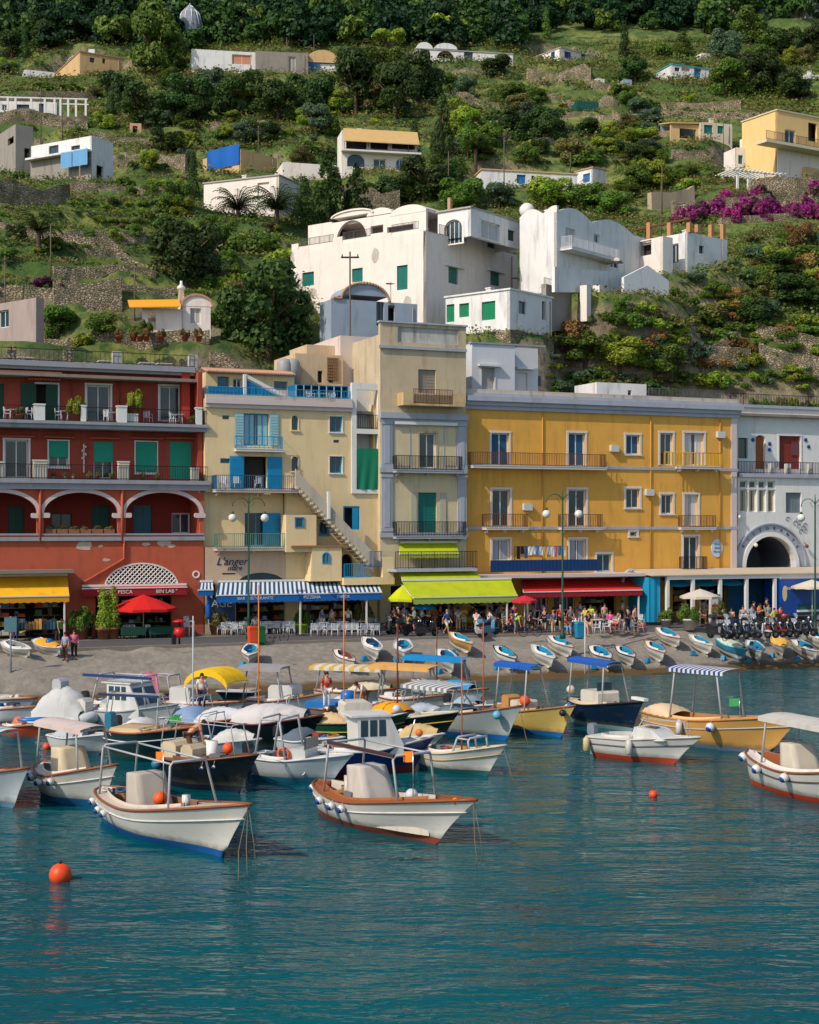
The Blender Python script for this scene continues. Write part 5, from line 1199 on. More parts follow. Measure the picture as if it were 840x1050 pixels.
 house('pink_cottage','pale pink and white cottage with cobalt blue shutters',575,49,62,262,38,548,619,pk,par=.1,coping=cop,WL=[((551,54,557,62),'d',dict(rise=.6)),((565,53,569,60),'s',dict(fill=cob,frame=cob))],WR=[((579,53,586,60),'s',dict(fill=cob,frame=cob)),((596,55,601,62),'s',dict(fill=cob,frame=cob)),((609,57,614,62),'s',dict(fill=cob,frame=cob))])
 r12,fR,fL,z0,z1,*_=house('long_white_cottage','white cottage with a turquoise roof edge right of the dark wood',689,66,81,248,22,673,727,wh,par=.1,coping=mat('turquoise_edge',(60,160,160),.6),WR=[((692,69,697,73),'g',dict(frame=dk)),((699,69,708,73),'f',dict(fill=mat('salmon_fabric',(206,140,110)))),((712,70,719,80),'s',dict(fill=sblue,frame=sblue))])
 house('white_hut','tiny white hut half hidden above the cottage with turquoise roof edge',720,54,60,258,20,713,736,wh,par=.1)
 house('white_hut','small white hut with a dark window beside the green container',612,80,90,235,20,607,620,pk,par=.1,WR=[((613,82,616,85),'g',dict(frame=dk))])
 gc=house('metal_container','dark teal green container standing on the terrace',592,103,114,228,10,586,614,mat('teal_container',(16,86,78),.5,.2,3),par=.05,cat='container',found=1)
 mb=MB(gc[1].M)
 for i in range(18):x=gc[6]*(i+.5)/18;mb.box(x-.05,x+.05,-.05,-.002,gc[3]+.1,gc[4]-.1)
 mb.build('ribs',mat('teal_container',(16,86,78)),gc[0])
 house('stone_shed','small blue-grey shed under the cottage with turquoise roof edge',640,81,90,240,15,630,648,bg,par=.1)
 # beige cottage right
 r13,fR,fL,z0,z1,*_=house('beige_cottage','beige cottage with two teal windows and a lean-to on its left',720,125,145,212,15,716,751,mat('pale_beige_plaster',(208,194,172),.85,.08,1,stain=.3),par=.2,WR=[((722,128,731,137),'s',dict(fill=teal,frame=wp)),((736,129,742,137),'s',dict(fill=teal,frame=wp))])
 fr=Fr(*corner(688,fR.oy),15);a,b=0,fr.X(720);t_=r13;wall(t_,fr,a,b-.02,z0-4,fr.Z(127,2),[fr.rect((697,132,714,142))+(0,)],tan_,.3);MB(fr.M).box(a,b,3,3.2,z0-3,fr.Z(124,2)).build('wall',bg,t_);MB(fr.M).add([(a-.2,-.3,fr.Z(128,2)),(b,-.3,fr.Z(126,2)),(b,3.4,fr.Z(121,2)),(a-.2,3.4,fr.Z(122,2)),(a-.2,-.3,fr.Z(128,2)+.15),(b,-.3,fr.Z(126,2)+.15),(b,3.4,fr.Z(121,2)+.15),(a-.2,3.4,fr.Z(122,2)+.15)],[(0,3,2,1),(4,5,6,7),(0,1,5,4),(1,2,6,5),(2,3,7,6),(3,0,4,7)]).build('roof',tan_,t_)
 # large yellow villa right edge
 yv=mat('pale_yellow_plaster',(232,196,132),.85,.07,1,.1,stain=.2,stainc=(160,128,84));D=hit(797,190).y
 r14,fR,fL,z0,z1,wL,wR=house('yellow_villa','large pale yellow villa with terraces at the right edge of the hill',797,113,190,D,30,793,960,yv,par=.3,cat='villa',coping=mat('cream_coping',(214,200,170),.8),WR=[((805,133,816,150),'g',dict(frame=wp,fill=wp)),((829,126,838,145),'d',dict()),((802,168,808,177),'g',dict(frame=sblue)),((808,168,814,177),'g',dict(frame=sblue)),((829,166,835,178),'d',dict())])
 mb=MB(fR.M);a=fR.X(785,-1.6);zb=fR.Z(153,6,-1.6);mb.box(a,wR,-1.8,-.01,zb-.35,zb);mb.build('terrace',mat('cream_coping',(214,200,170)),r14);railing(r14,fR,[(a,-1.75),(wR,-1.75)],zb,1.0,METAL(),.16)
 MB(fR.M).box(.0,wR,-.08,-.004,z0+.01,zb-.36).build('lower_wall',pk,r14)
 mb=MB(fR.M);mb.box(fR.X(822),fR.X(834),-.7,-.1,fR.Z(188,6),fR.Z(174,6));mb.build('box_planter',tan_,r14)
 r15,fR,fL,z0,z1,wL,wR=house('white_annex','white stepped annex left of the pale yellow villa',775,136,180,165,20,772,800,wh,par=.2)
 house('white_annex','small white house with a teal window below the beige cottage',755,151,175,166,20,751,775,pk,par=.2,WR=[((757,159,762,168),'s',dict(fill=teal,frame=teal))])
 r_=thing('pergola','white open pergola with orange chairs under the pale yellow villa','pergola',(0,0,0));f=Fr(*corner(755,D-3),22);zt,zb=f.Z(177,3),f.Z(196,3);mb=MB(f.M)
 for px in(757,768,786,800):x=f.X(px);mb.box(x-.12,x+.12,0,.24,zb-2,zt);mb.box(x-.12,x+.12,3,3.24,zb-2,zt)
 mb.build('posts',wp,r_);mb=MB(f.M)
 for i in range(14):x=f.X(752)+(f.X(804)-f.X(752))*i/13;mb.box(x-.05,x+.05,-.4,3.6,zt+.1,zt+.22)
 mb.box(f.X(752),f.X(804),.0,.2,zt,zt+.1);mb.box(f.X(752),f.X(804),3.0,3.2,zt,zt+.1);mb.build('beams',wp,r_)
 # long retaining wall of the yellow villa
 wallbox((770,210),(850,200),24,'high stone terrace wall under the pale yellow villa',th=.8)
 wallbox((690,222),(790,214),14,'stone garden wall behind the bougainvillea')
 # pergola house on the right
 r16,fR,fL,z0,z1,wL,wR=house('roof_pergola_house','white house with a row of orange pillars carrying a roof pergola',705,238,272,141,40,676,746,wh,par=.2,WL=[((688,250,696,270),'g',dict(frame=wp))],WR=[((717,252,722,260),'g',dict(frame=dk))])
 orp=mat('orange_pillar',(186,132,88),.8,.1)
 for f_,px,zt_ in((fL,664,228),(fL,685,228),(fL,705,228),(fR,718,230),(fR,732,230),(fR,744,230)):x=f_.X(px);MB(f_.M).box(x-.22,x+.22,.1,.5,z1-1.0 if px==664 else z1,f_.Z(zt_,x)).build('pillar',orp,r16)
 mb=MB(fL.M);mb.box(fL.X(650),.2,.15,.4,fL.Z(225,0),fL.Z(223,0));mb.build('beam',mat('brown_beam',(96,62,44),.8),r16)
 house('low_annex','low warm white annex left of the house with orange pillars',680,242,280,139,38,650,690,pk,par=.3,WL=[((655,247,668,262),'d',dict())])
 t_=thing('garden_wall','triangular white garden wall sloping down below the house with orange pillars','wall',(0,0,0));f=Fr(*corner(640,131),36);mb=MB(f.M);mb.prism([(0,f.Z(304,0)),(f.X(686),f.Z(302,5)),(f.X(686),f.Z(287,5)),(f.X(664),f.Z(272,3)),(0,f.Z(284,0))],0,.3);mb.build('wall',wh,t_)
 # white house behind villas
 house('low_white_house','low white house with blue windows above the two white villas',516,174,195,172,12,494,592,wh,par=.2,coping=mat('tan_canvas',(204,168,112)),WR=[((530,179,539,188),'s',dict(fill=sblue,frame=wp)),((545,180,548,188),'d',dict())])
 house('low_white_house','small white house end with terracotta coping above the right villa',608,172,190,171,40,590,622,wh,par=.2,coping=mat('terracotta_tiles',(186,142,116)),WL=[((598,178,605,187),'s',dict(fill=sblue,frame=wp))])
 # cottage with yellow awning and vault
 r17,fR,fL,z0,z1,wL,wR=house('vaulted_cottage','white cottage with a round vault, chimney and orange-yellow awning above the cream building',187,309,346,117,14,186.8,216,pk,par=.2,WR=[((195,316,206,332),'f',dict(fill=mat('grey_shutter',(176,170,164))))],WL=[])
 barrel(r17,fR,187,217,303,314,-.03,wL,pk,rim=mat('terracotta_tiles',(186,142,116)))
 f=Fr(*corner(146,116),14);zt=f.Z(312,0);wall(r17,f,0,f.X(187)-.05,z0-3,f.Z(316,1),[f.rect((152,320,160,337))+(.4,)],pk,.3);zb_=f.Z(318,1);mb=MB(f.M);a,b=f.X(132),f.X(185)
 mb.add([(a,-.9,zb_),(b,-.9,zb_+.2),(b,1.5,zb_+1.1),(a,1.5,zb_+.9),(a,-.9,zb_+.06),(b,-.9,zb_+.26),(b,1.5,zb_+1.16),(a,1.5,zb_+.96)],[(0,3,2,1),(4,5,6,7),(0,1,5,4),(1,2,6,5),(2,3,7,6),(3,0,4,7)]);mb.build('awning',mat('orange_yellow_canvas',(236,160,30),.8,.08),r17)
 c=fR.w(.0,1);mb=MB();mb.lathe([(.28,0),(.22,1.1),(.34,1.15),(.34,1.3),(.12,1.5),(.1,1.8)],(c.x,c.y,z1),12);mb.build('chimney',wp,r17)
 planter(f.w(f.X(149),-1,z0-.2),1.2,'green','leafy plant in a pot in front of the vaulted cottage');
 for px in(122,137,144,150,165,190,204):planter(Fr(*corner(px,113.5),20).w(0,0,CZ+(HY-350)/FOC*113.5),.85,random.choice(['olive','dry brown','green']),'terracotta pot along the wall behind the red building',group='terracotta pots behind the red building')
 # pink hut, dome, etc.
 house('pink_hut','tiny pink garden hut with an open door on the vine terrace',133,126,136,200,10,130,145,mat('salmon_plaster',(206,150,124),.8),par=.1,WR=[((136,129,141,136),'d',dict())])
 p=Vector(((195-420)/FOC*262,262,hgt((195-420)/FOC*262,262)));zz=CZ+(HY-31)/FOC*262
 dm=thing('grey_dome','grey ribbed dome standing in the dark wood at the upper left','dome',(p.x,p.y,zz));INV.pop(dm.name);mb=MB();mb.lathe([(2.2,-7),(2.2,.6),(2.05,1.6),(1.6,2.9),(.9,3.9),(.25,4.3),(.2,4.8)],n=14,smooth=False);mb.build('dome',mat('dome_grey',(132,140,148),.7,.3,1,.3),dm);mb=MB()
 for i in range(10):a=i*pi/5;mb.tube([(2.25*cos(a),2.25*sin(a),.6),(1.65*cos(a),1.65*sin(a),2.95),(.3*cos(a),.3*sin(a),4.35)],.1,4)
 mb.build('ribs',wp,dm)
 for a_ in((770,8,22,236,840,'pale blue-grey villa among trees in the upper right corner',bg),(745,0,10,262,775,'small stone villa at the top edge among trees',gy)):
  house('hill_villa',a_[5],a_[0]+12,a_[1],a_[2],a_[3]+8,30,a_[0],a_[4],a_[6],par=.2,WR=[((a_[0]+22,a_[1]+3,a_[0]+28,a_[1]+9),'g',dict(frame=dk))])
 house('hill_villa','white villa corner at the top right edge',826,0,22,240,35,822,880,pk,par=.2,WR=[((832,8,836,15),'g',dict(frame=dk))])
 house('white_hut','small white balustraded terrace hut at the right edge under the woods',826,76,84,225,10,822,860,wh,par=.2)
def pole(p,h,label,col=(96,84,70),arm=True,r=.09):
 t_=thing('utility_pole' if arm else 'pole',label,'pole',tuple(p));INV.pop(t_.name);MB().tube([(0,0,-.6),(0,0,h)],[r,r*.7],8).build('pole',mat('pole_%d'%col[0],col,.8,.15),t_)
 if arm:MB().box(-.7,.7,-.05,.05,h-.5,h-.38).tube([(-.6,0,h-.38),(-.6,0,h-.2)],.05,6).tube([(.6,0,h-.38),(.6,0,h-.2)],.05,6).build('cross_arm',METAL(),t_)
 return t_
WALLQ=[]
NOCOV=[]
def wallbox(p0,p1,hpx,label,D=None,th=.6,m=None,group=None):WALLQ.append((p0,p1,hpx,label,D,th,m,group))
def walls():
 for(p0,p1,hpx,label,D,th,m,group)in WALLQ:
  if D:A,B=[Vector(((p[0]-420)/FOC*d,d,CZ+(HY-p[1])/FOC*d))for p,d in zip((p0,p1),D)]
  else:A,B=hit(p0[0],p0[1],True),hit(p1[0],p1[1],True)
  if not D and abs(A.y-B.y)>9:B=Vector(((p1[0]-420)/FOC*(A.y+2),A.y+2,CZ+(HY-p1[1])/FOC*(A.y+2)))
  h=(hpx*1.05+1)/FOC*(A.y+B.y)/2;[NOCOV.append((A+(B-A)*k/12))for k in range(13)];t_=thing('stone_wall' if m is None else 'plastered_wall',label,'wall',tuple(A),0,group);L=(B-A).length;n=max(2,int(L/1.0));d=(B-A);nn=Vector((-d.y,d.x,0)).normalized()
  V,Fc=[],[]
  for i in range(n+1):
   q=A+d*(i/n);g_=hgt(q.x,q.y);q.z=max(g_-.4,min(q.z,g_+.5));top=q.z+h*(1+.45*noise.noise((q.x/5,q.y/5,1)))+.25*noise.noise((q.x,q.y,0))+(.1*noise.noise((q.x*3,0,0))if m is None else 0);lo=min(q.z,g_)-1.2
   w_=nn*th;fo=nn*(.12*noise.noise((q.x,4,0)));V+=[(q.x+fo.x-nn.x*.15,q.y+fo.y-nn.y*.15,lo),(q.x+fo.x,q.y+fo.y,top),(q.x+w_.x,q.y+w_.y,top),(q.x+w_.x,q.y+w_.y,lo)]
  for i in range(n):
   a=i*4;b=a+4;Fc+=[(a,b,b+1,a+1),(a+1,b+1,b+2,a+2),(a+2,b+2,b+3,a+3)]
  Fc+=[(0,1,2,3),(n*4+3,n*4+2,n*4+1,n*4)]
  MB().add(V,Fc).build('masonry',m or STONE(),t_)
def hill_walls():
 pale=mat('pale_render',(176,158,132),.9,.12,1.5,.3,stain=.3)
 for a in(((-8,206),(72,206),17,'pale stone wall above the vines at the left edge',None),((72,198),(188,198),8,'rough stone wall above the vine rows',None),((-8,232),(152,233),4,'low pale terrace wall of the middle vineyard terrace',None),((60,246),(150,247),8,'stone wall with brown scrub below the middle vineyard terrace',None),((88,262),(130,262),5,'low wall in the middle vineyard',None),((55,282),(160,284),9,'stone terrace wall right of the bougainvillea',None),((55,318),(125,320),28,'crumbling high stone wall above the bushes',None),((110,171),(190,175),12,'stone wall behind the house with blue laundry',None),((95,145),(188,150),9,'stone terrace wall with small arches above the grass',None),((0,104),(98,100),6,'stone wall behind the pergola terrace',None),((463,104),(536,108),10,'stone terrace wall below the arched villa',None),((535,108),(634,112),6,'stone terrace wall left of the green container',None),((540,82),(606,88),13,'high stone wall under the pink and white cottage',None),((606,92),(636,95),8,'stone wall beside the small hut with dark window',None),((628,120),(795,124),7,'long stone terrace wall across the right slope',None),((655,112),(760,112),6,'stone wall above the long terrace wall at the right',None),((575,122),(640,124),6,'pale stone wall under the green container',None),((550,150),(578,151),6,'short stone wall among bushes above the white house',None),((690,160),(780,162),5,'low stone wall under the beige cottage',None),((352,212),(410,216),18,'dark stone wall behind the conifer',None),((420,62),(427,62),3,'tiny wall left of the arched villa',pale),((668,215),(712,205),14,'pale stone wall left of the bougainvillea',pale),((740,232),(845,224),7,'stone wall under the bougainvillea',None),((720,370),(770,376),18,'rough stone wall above the roof of the yellow building',None),((775,345),(845,372),18,'sloping stone wall at the right above the white building',None),((780,372),(845,396),20,'stone stair wall above the white building',None),((470,128),(545,131),5,'low stone wall in the middle of the vineyard slope',None),((640,138),(690,140),5,'low stone wall left of the beige cottage',None),((215,132),(300,136),5,'stone wall above the blue tarpaulin',None),((700,345),(760,352),9,'rough stone wall on the open right-hand slope',None),((0,300),(55,302),6,'stone wall behind the grey-pink house wall',None),((110,300),(180,303),7,'stone wall above the vaulted cottage',None),((640,178),(700,181),5,'low stone wall above the bougainvillea hedge',None),((0,352),(90,352),7,'low wall behind the roof of the red building',None),((95,350),(215,352),9,'stone wall with pots behind the red building',None),((215,372),(312,374),9,'grey stone wall behind the tiled roof of the cream building',None)):
  wallbox(a[0],a[1],a[2],a[3],m=a[4])
 for px,py,h in((5,345,83),(42,150,60),(64,150,50),(138,330,60),(265,175,46),(517,200,64),(678,260,70),(742,160,35),(585,178,22),(52,290,60),(679,220,50),(322,60,24),(294,60,22),(748,130,28),(460,205,50)):
  p=hit(px,py,True);pole(p,h/FOC*p.y,'thin utility pole on the slope',arm=(px in(5,517,265)),r=.07)
  # ------------------------------------------------------------------ plants on the hill
LM=[(437,270,'the large white villa'),(610,250,'the villa with the wavy parapet'),(495,315,'the low house with green shutters'),(387,155,'the house with the tan awning'),(258,198,'the plain white one-storey house'),(230,160,'the blue tarpaulin'),(72,160,'the house with blue laundry'),(45,115,'the pergola house'),(90,62,'the tan villa'),(300,65,'the concrete villa'),(473,58,'the arched villa'),(583,56,'the pink cottage'),(700,74,'the cottage with turquoise roof edge'),(735,135,'the beige cottage'),(815,150,'the pale yellow villa'),(700,255,'the house with orange pillars'),(545,182,'the low house with blue windows'),(180,325,'the vaulted cottage'),(600,108,'the green container'),(380,320,'the bluish outbuilding'),(15,325,'the grey-pink house wall'),(765,205,'the bougainvillea hedge'),(795,360,'the stone stair wall'),(610,400,'the yellow building roof'),(350,370,'the pink-white block'),(240,345,'the cream building'),(110,350,'the red building'),(780,300,'the open right-hand slope'),(60,215,'the left vine rows'),(190,15,'the grey dome')]
def near(px,py):
 b=min(LM,key=lambda l:(l[0]-px)**2+((l[1]-py)*1.3)**2);dx,dy=px-b[0],py-b[1]
 if abs(dx)>abs(dy)*1.2:rel='left of' if dx<0 else 'right of'
 else:rel='above' if dy<0 else 'below'
 return rel+' '+b[2]
SIZE=lambda w:'large ' if w>44 else('small ' if w<18 else '')
SHAPE={'round':'rounded tree','bush':'bush','cypress':'slender cypress','conifer':'pointed conifer','umbrella':'flat-topped pine'}
def pl(px,py,w,kind,col,hs=1.0,D=None):
 look='%s%s %s %s'%(SIZE(w),col,SHAPE[kind],near(px,py));look=look.replace('magenta bush','magenta bougainvillea')
 o=plant(px,py,w,kind,col,look.strip(),{'round':'trees on the hillside','bush':'bushes on the hillside'}.get(kind,'conifers on the hillside'),hs,D)
 if col=='magenta':o['category']='bougainvillea';o['group']='bougainvillea on the hillside';o.name='bougainvillea'
 return o
KEEP=[]
def hill_plants():
 d,g,y,o_,br,mg,bl='dark green','green','yellow-green','olive','dry brown','magenta','bluish green'
 L=[(276,368,118,'round',d,.98),(190,292,84,'round',d,1.0),(336,234,56,'conifer',d,1.1),(366,228,40,'conifer',d,1.1),(198,208,24,'cypress',d,1.25),(454,162,30,'conifer',d,1.6),(480,162,22,'conifer',g,1.5),(312,232,34,'conifer',d,1.1),(425,168,24,'cypress',d,1.0),(470,60,18,'cypress',d,1.0),(640,60,20,'cypress',d,1.1),(118,120,22,'conifer',d,1.4),(560,40,18,'cypress',g,1.0),(25,62,18,'cypress',d,1.1),(160,75,66,'round',g,1.2),(190,120,60,'round',d,.9),(120,112,50,'round',d,.9),(150,128,64,'round',d,.75),(215,105,44,'round',bl,1),(245,118,60,'round',d,.9),(285,122,60,'round',d,.8),(320,118,60,'round',d,.9),(365,118,70,'round',d,1.1),(405,120,62,'round',d,1.1),(390,92,56,'round',g,1.0),(430,102,60,'round',d,1.0),(445,48,66,'umbrella',y,.55),(400,60,40,'umbrella',y,.9),(338,140,24,'round',g,1.1),(508,80,44,'round',d,.62),(560,134,46,'round',d,.7),(603,140,36,'round',d,.6),(780,96,60,'round',d,.9),(745,98,52,'round',g,.8),(812,100,44,'round',d,.8),(770,46,44,'round',g,1.0),(800,60,52,'round',d,.8),(745,62,40,'round',bl,1),(835,58,40,'round',d,1),(700,60,30,'conifer',g,.7),(435,206,70,'round',d,.75),(405,212,50,'round',d,.8),(475,212,56,'round',g,.7),(512,214,44,'round',bl,.7),(563,212,56,'round',y,.72),(600,214,48,'round',g,.7),(632,222,46,'round',g,.7),(655,196,44,'round',g,.8),(655,170,40,'round',d,.7),(620,160,34,'round',y,.7),(345,258,50,'bush',y,.8),(320,262,46,'bush',g,.9),(290,270,50,'bush',y,.9),(255,262,60,'bush',g,.9),(232,300,46,'bush',y,1.2),(218,330,40,'bush',g,1.0),(60,345,58,'round',g,.65),(105,345,44,'round',g,.7),(90,352,34,'bush',y,.9),(140,345,30,'bush',g,.9),(45,292,26,'bush',mg,.9),(62,294,20,'bush',mg,.8),(600,372,60,'round',g,.7),(635,376,66,'round',y,.6),(672,384,60,'round',g,.7),(610,400,56,'bush',g,.8),(655,404,60,'bush',d,.8),(575,404,40,'bush',g,.8),(690,404,44,'bush',y,.7),(585,345,44,'bush',br,.9),(620,330,50,'bush',g,.8),(590,340,26,'bush',mg,.8),(578,362,18,'bush',mg,1.0),(668,402,12,'bush',mg,.7),(810,310,60,'round',d,.65),(770,330,56,'round',d,.6),(835,320,44,'round',d,.7),(735,306,40,'round',g,.6),(795,280,50,'round',d,.55),(745,275,40,'bush',bl,.7),(770,262,44,'bush',bl,.7),(700,330,40,'bush',o_,.7),(830,262,40,'bush',g,.7),(722,345,38,'bush',o_,.7),(690,305,34,'bush',g,.8),(660,320,36,'bush',y,.7),(760,352,34,'bush',br,.7),(800,340,40,'bush',br,.7),(838,350,30,'bush',o_,.7),(712,285,30,'bush',bl,.7),(100,75,30,'bush',br,.8),(70,96,44,'bush',g,.6),(40,94,44,'bush',g,.6),(25,134,26,'bush',g,.7),(82,138,28,'bush',g,.7),(20,184,30,'bush',g,.7),(125,190,36,'bush',g,.6),(160,190,36,'bush',y,.6),(12,60,40,'round',d,.8),(45,50,40,'round',d,.8)]
 for px,py,w,k,c,hs in L:pl(px,py,w,k,c,hs)
 for i,(px,py,w)in enumerate([(700,222,20),(716,220,22),(732,217,24),(750,220,24),(768,219,26),(786,217,26),(802,218,26),(820,216,26),(836,218,26),(760,208,20),(822,202,24),(838,203,24),(744,210,20),(778,207,22)]):
  pl(px,py+(6 if py>213 else 2),w*1.7,'bush',mg,1.15)
 palm(hit(40,262,True),2.2,2.4,'short fan palm on the vineyard terrace right of the thin pole',group='palm trees on the slope');palm(hit(284,232,True),1.9,3.4,'large feathery palm in front of the plain white house',44,group='palm trees on the slope');palm(hit(244,228,True),1.5,3.2,'dark spreading palm left of the large feathery palm',40,group='palm trees on the slope');palm(hit(488,180,True),3.5,2.4,'shaggy palm beside the slender pole',group='palm trees on the slope')
 K=[(299,212,530,330),(530,208,690,300),(455,288,606,345),(320,288,432,350),(346,130,428,178),(205,176,308,215),(208,148,290,176),(32,136,116,186),(-5,102,90,132),(56,50,127,75),(20,68,56,78),(196,48,350,78),(420,44,527,72),(548,46,620,66),(672,62,728,82),(586,80,622,116),(688,118,752,148),(752,100,850,196),(650,222,748,276),(494,170,622,192),(130,300,218,346),(-5,127,34,178),(-5,303,46,350),(130,124,146,138),(693,193,850,222),(183,0,207,30),(745,0,850,22),(30,272,70,295),(712,52,738,62),(820,74,850,86),(60,296,128,320),(85,255,155,268),(-5,190,75,206)]
 used=[(px,py)for px,py,*_ in L];rg=random.Random(21);n=0;tries=0
 while n<470 and tries<60000:
  tries+=1;px,py=rg.uniform(-15,855),55+rg.random()**.85*345
  if py>345 and px<560:continue
  w=rg.uniform(14,44);h=w*.8
  if any(px+w/2>a and px-w/2<c and py>b and py-h<d_ for a,b,c,d_ in K):continue
  if any(abs(px-a)<9 and abs(py-b)<5 for a,b in used):continue
  nz=noise.noise((px/70,py/40,2))
  if nz<-.2 and px<560 and rg.random()<.6:continue
  p=hit(px,py,True)
  if p.y>266:continue
  if px<170 and 190<py<300:w*=.6
  kind='round' if(rg.random()<.62 and w>18 and py<330)else 'bush'
  if px>620 and py>230:c=rg.choice([y,o_,g,br,bl,y,g,g])
  else:c=rg.choice([d,g,g,y,y,o_,bl,g])
  used.append((px,py));n+=1;pl(px,py,w,kind,c,rg.uniform(.6,.95))
  # vine rows on the left terraces
 rows=[(4,70,222),(80,180,218),(75,185,210),(10,60,212),(100,180,228),(110,185,172),(60,100,254)]
 for a,b,py in rows:
  px=a
  while px<b:pl(px,py+rg.uniform(-1.5,1.5),rg.uniform(13,18),'bush',rg.choice([g,g,y,d]),.8);px+=14
  # ------------------------------------------------------------------ furniture, people, vehicles
PROTO={}
def place(key,make,loc,rz,label,group=None,swap=None,scale=None):
 """first use builds the thing at the origin, later uses copy it with its parts"""
 if key not in PROTO:
  r=make();PROTO[key]=r;r.location=loc;r.rotation_euler=(0,0,rz);r['label']=label
  if scale:r.scale=(scale,)*3
  if group:r['group']=group
  if swap:
   def rec(a):
    for c in a.children:
     if c.type=='MESH':
      for sl in c.material_slots:
       nm=sl.material.name
       if nm in swap:sl.link='OBJECT';sl.material=swap[nm]
     rec(c)
   rec(r)
   PROTO[key+'_swap']=swap
  return r
 r=PROTO[key]
 sw=dict(swap or{})
 if PROTO.get(key+'_swap'):
  inv={v.name:bpy.data.materials[k]for k,v in PROTO[key+'_swap'].items()}
  full={}
  for vn,m in inv.items():full[vn]=sw.get(m.name,m)
  sw.update(full)
 return dup(r,loc,rz,label,group,swap=sw,scale=scale)
def mk_chair(back=True):
 def f():
  t_=thing('chair','','chair');INV.pop(t_.name);w_=mat('white_plastic',(214,216,218),.4,.04,6)
  MB().box(-.22,.22,-.22,.22,.42,.45,bev=0).build('seat',w_,t_)
  mb=MB()
  for i in range(5):mb.box(-.2+i*.09,-.15+i*.09,.2,.225,.45,.82)
  mb.tube([(-.23,.21,.45),(-.22,.23,.86),(.22,.23,.86),(.23,.21,.45)],.02,5);mb.build('backrest',w_,t_)
  for x in(-.2,.2):
   for y in(-.2,.2):MB().tube([(x,y,.43),(x*1.12,y*1.12,0)],.018,5).build('leg',w_,t_)
   MB().tube([(x*1.12,-.2,.44),(x*1.12,-.2,.64),(x*1.12,.22,.66)],.016,5).build('armrest',w_,t_)
  return t_
 return f
def chair(p,rz,label,group,col=None):return place('chair',mk_chair(),tuple(p),rz,label,group,{'white_plastic':col}if col else None)
def table(p,w_,h,label,group,col=None,round_=False):
 key='table_%s'%round_
 def f():
  t_=thing('table','','table');INV.pop(t_.name);m=mat('table_white',(216,214,210),.5,.05,5)
  if round_:MB().lathe([(.5,.97),(.5,1.0)],n=18,smooth=False).build('tabletop',m,t_)
  else:MB().box(-.5,.5,-.45,.45,.96,1.0).build('tabletop',m,t_)
  for x in(-.4,.4):
   for y in(-.35,.35):MB().tube([(x,y,0),(x*.9,y*.9,.96)],.03,5).build('leg',m,t_)
  return t_
 r=place(key,f,tuple(p),FF.a,label,group,{'table_white':col}if col else None);r.scale=(w_,w_,h);return r
def parasol(p,w_,h,rgb,label,flat=False,n=8,group=None,closed=False,rise=None,polecol=None):
 t_=thing('parasol',label,'parasol',tuple(p),.4,group);INV.pop(t_.name);m=mat('canvas_%d_%d_%d'%rgb,rgb,.8,.08,2)
 MB().tube([(0,0,0),(0,0,h)],.03,7).build('pole',polecol or WPAINT(),t_)
 if closed:
  MB().lathe([(.08,h-1.9),(.2,h-1.7),(.17,h-.9),(.05,h)],n=8).build('folded_canopy',m,t_)
  return t_
 rs=rise or(.35 if flat else.6)*w_*.5;n=4 if flat else n;V=[(0,0,h+.05)];Fc=[]
 for ring_,(rr,zz)in enumerate(((.5,-.42),(1.0,-1.0))):
  for k in range(n*2):
   a=pi*k/n;q=w_/2*rr*(1 if k%2==0 else(.93 if not flat else.74));V.append((q*cos(a),q*sin(a),h+zz*rs-(.0 if k%2==0 else-.03)))
 N=n*2
 for k in range(N):k2=(k+1)%N;Fc.append((0,1+k,1+k2));Fc.append((1+k,1+N+k,1+N+k2,1+k2))
 b=len(V)
 for k in range(N):v=V[1+N+k];V.append((v[0],v[1],v[2]-.17))
 for k in range(N):k2=(k+1)%N;Fc.append((1+N+k,b+k,b+k2,1+N+k2))
 MB().add(V,Fc).build('canopy',m,t_)
 mb=MB()
 for k in range(n):a=2*pi*k/n;mb.tube([(0,0,h-.02),(w_/2*cos(a),w_/2*sin(a),h-rs-.02)],.012,4)
 mb.build('ribs',METAL(),t_);MB().lathe([(.28,0),(.28,.07),(.06,.1)],n=12).build('foot',METAL(),t_);return t_
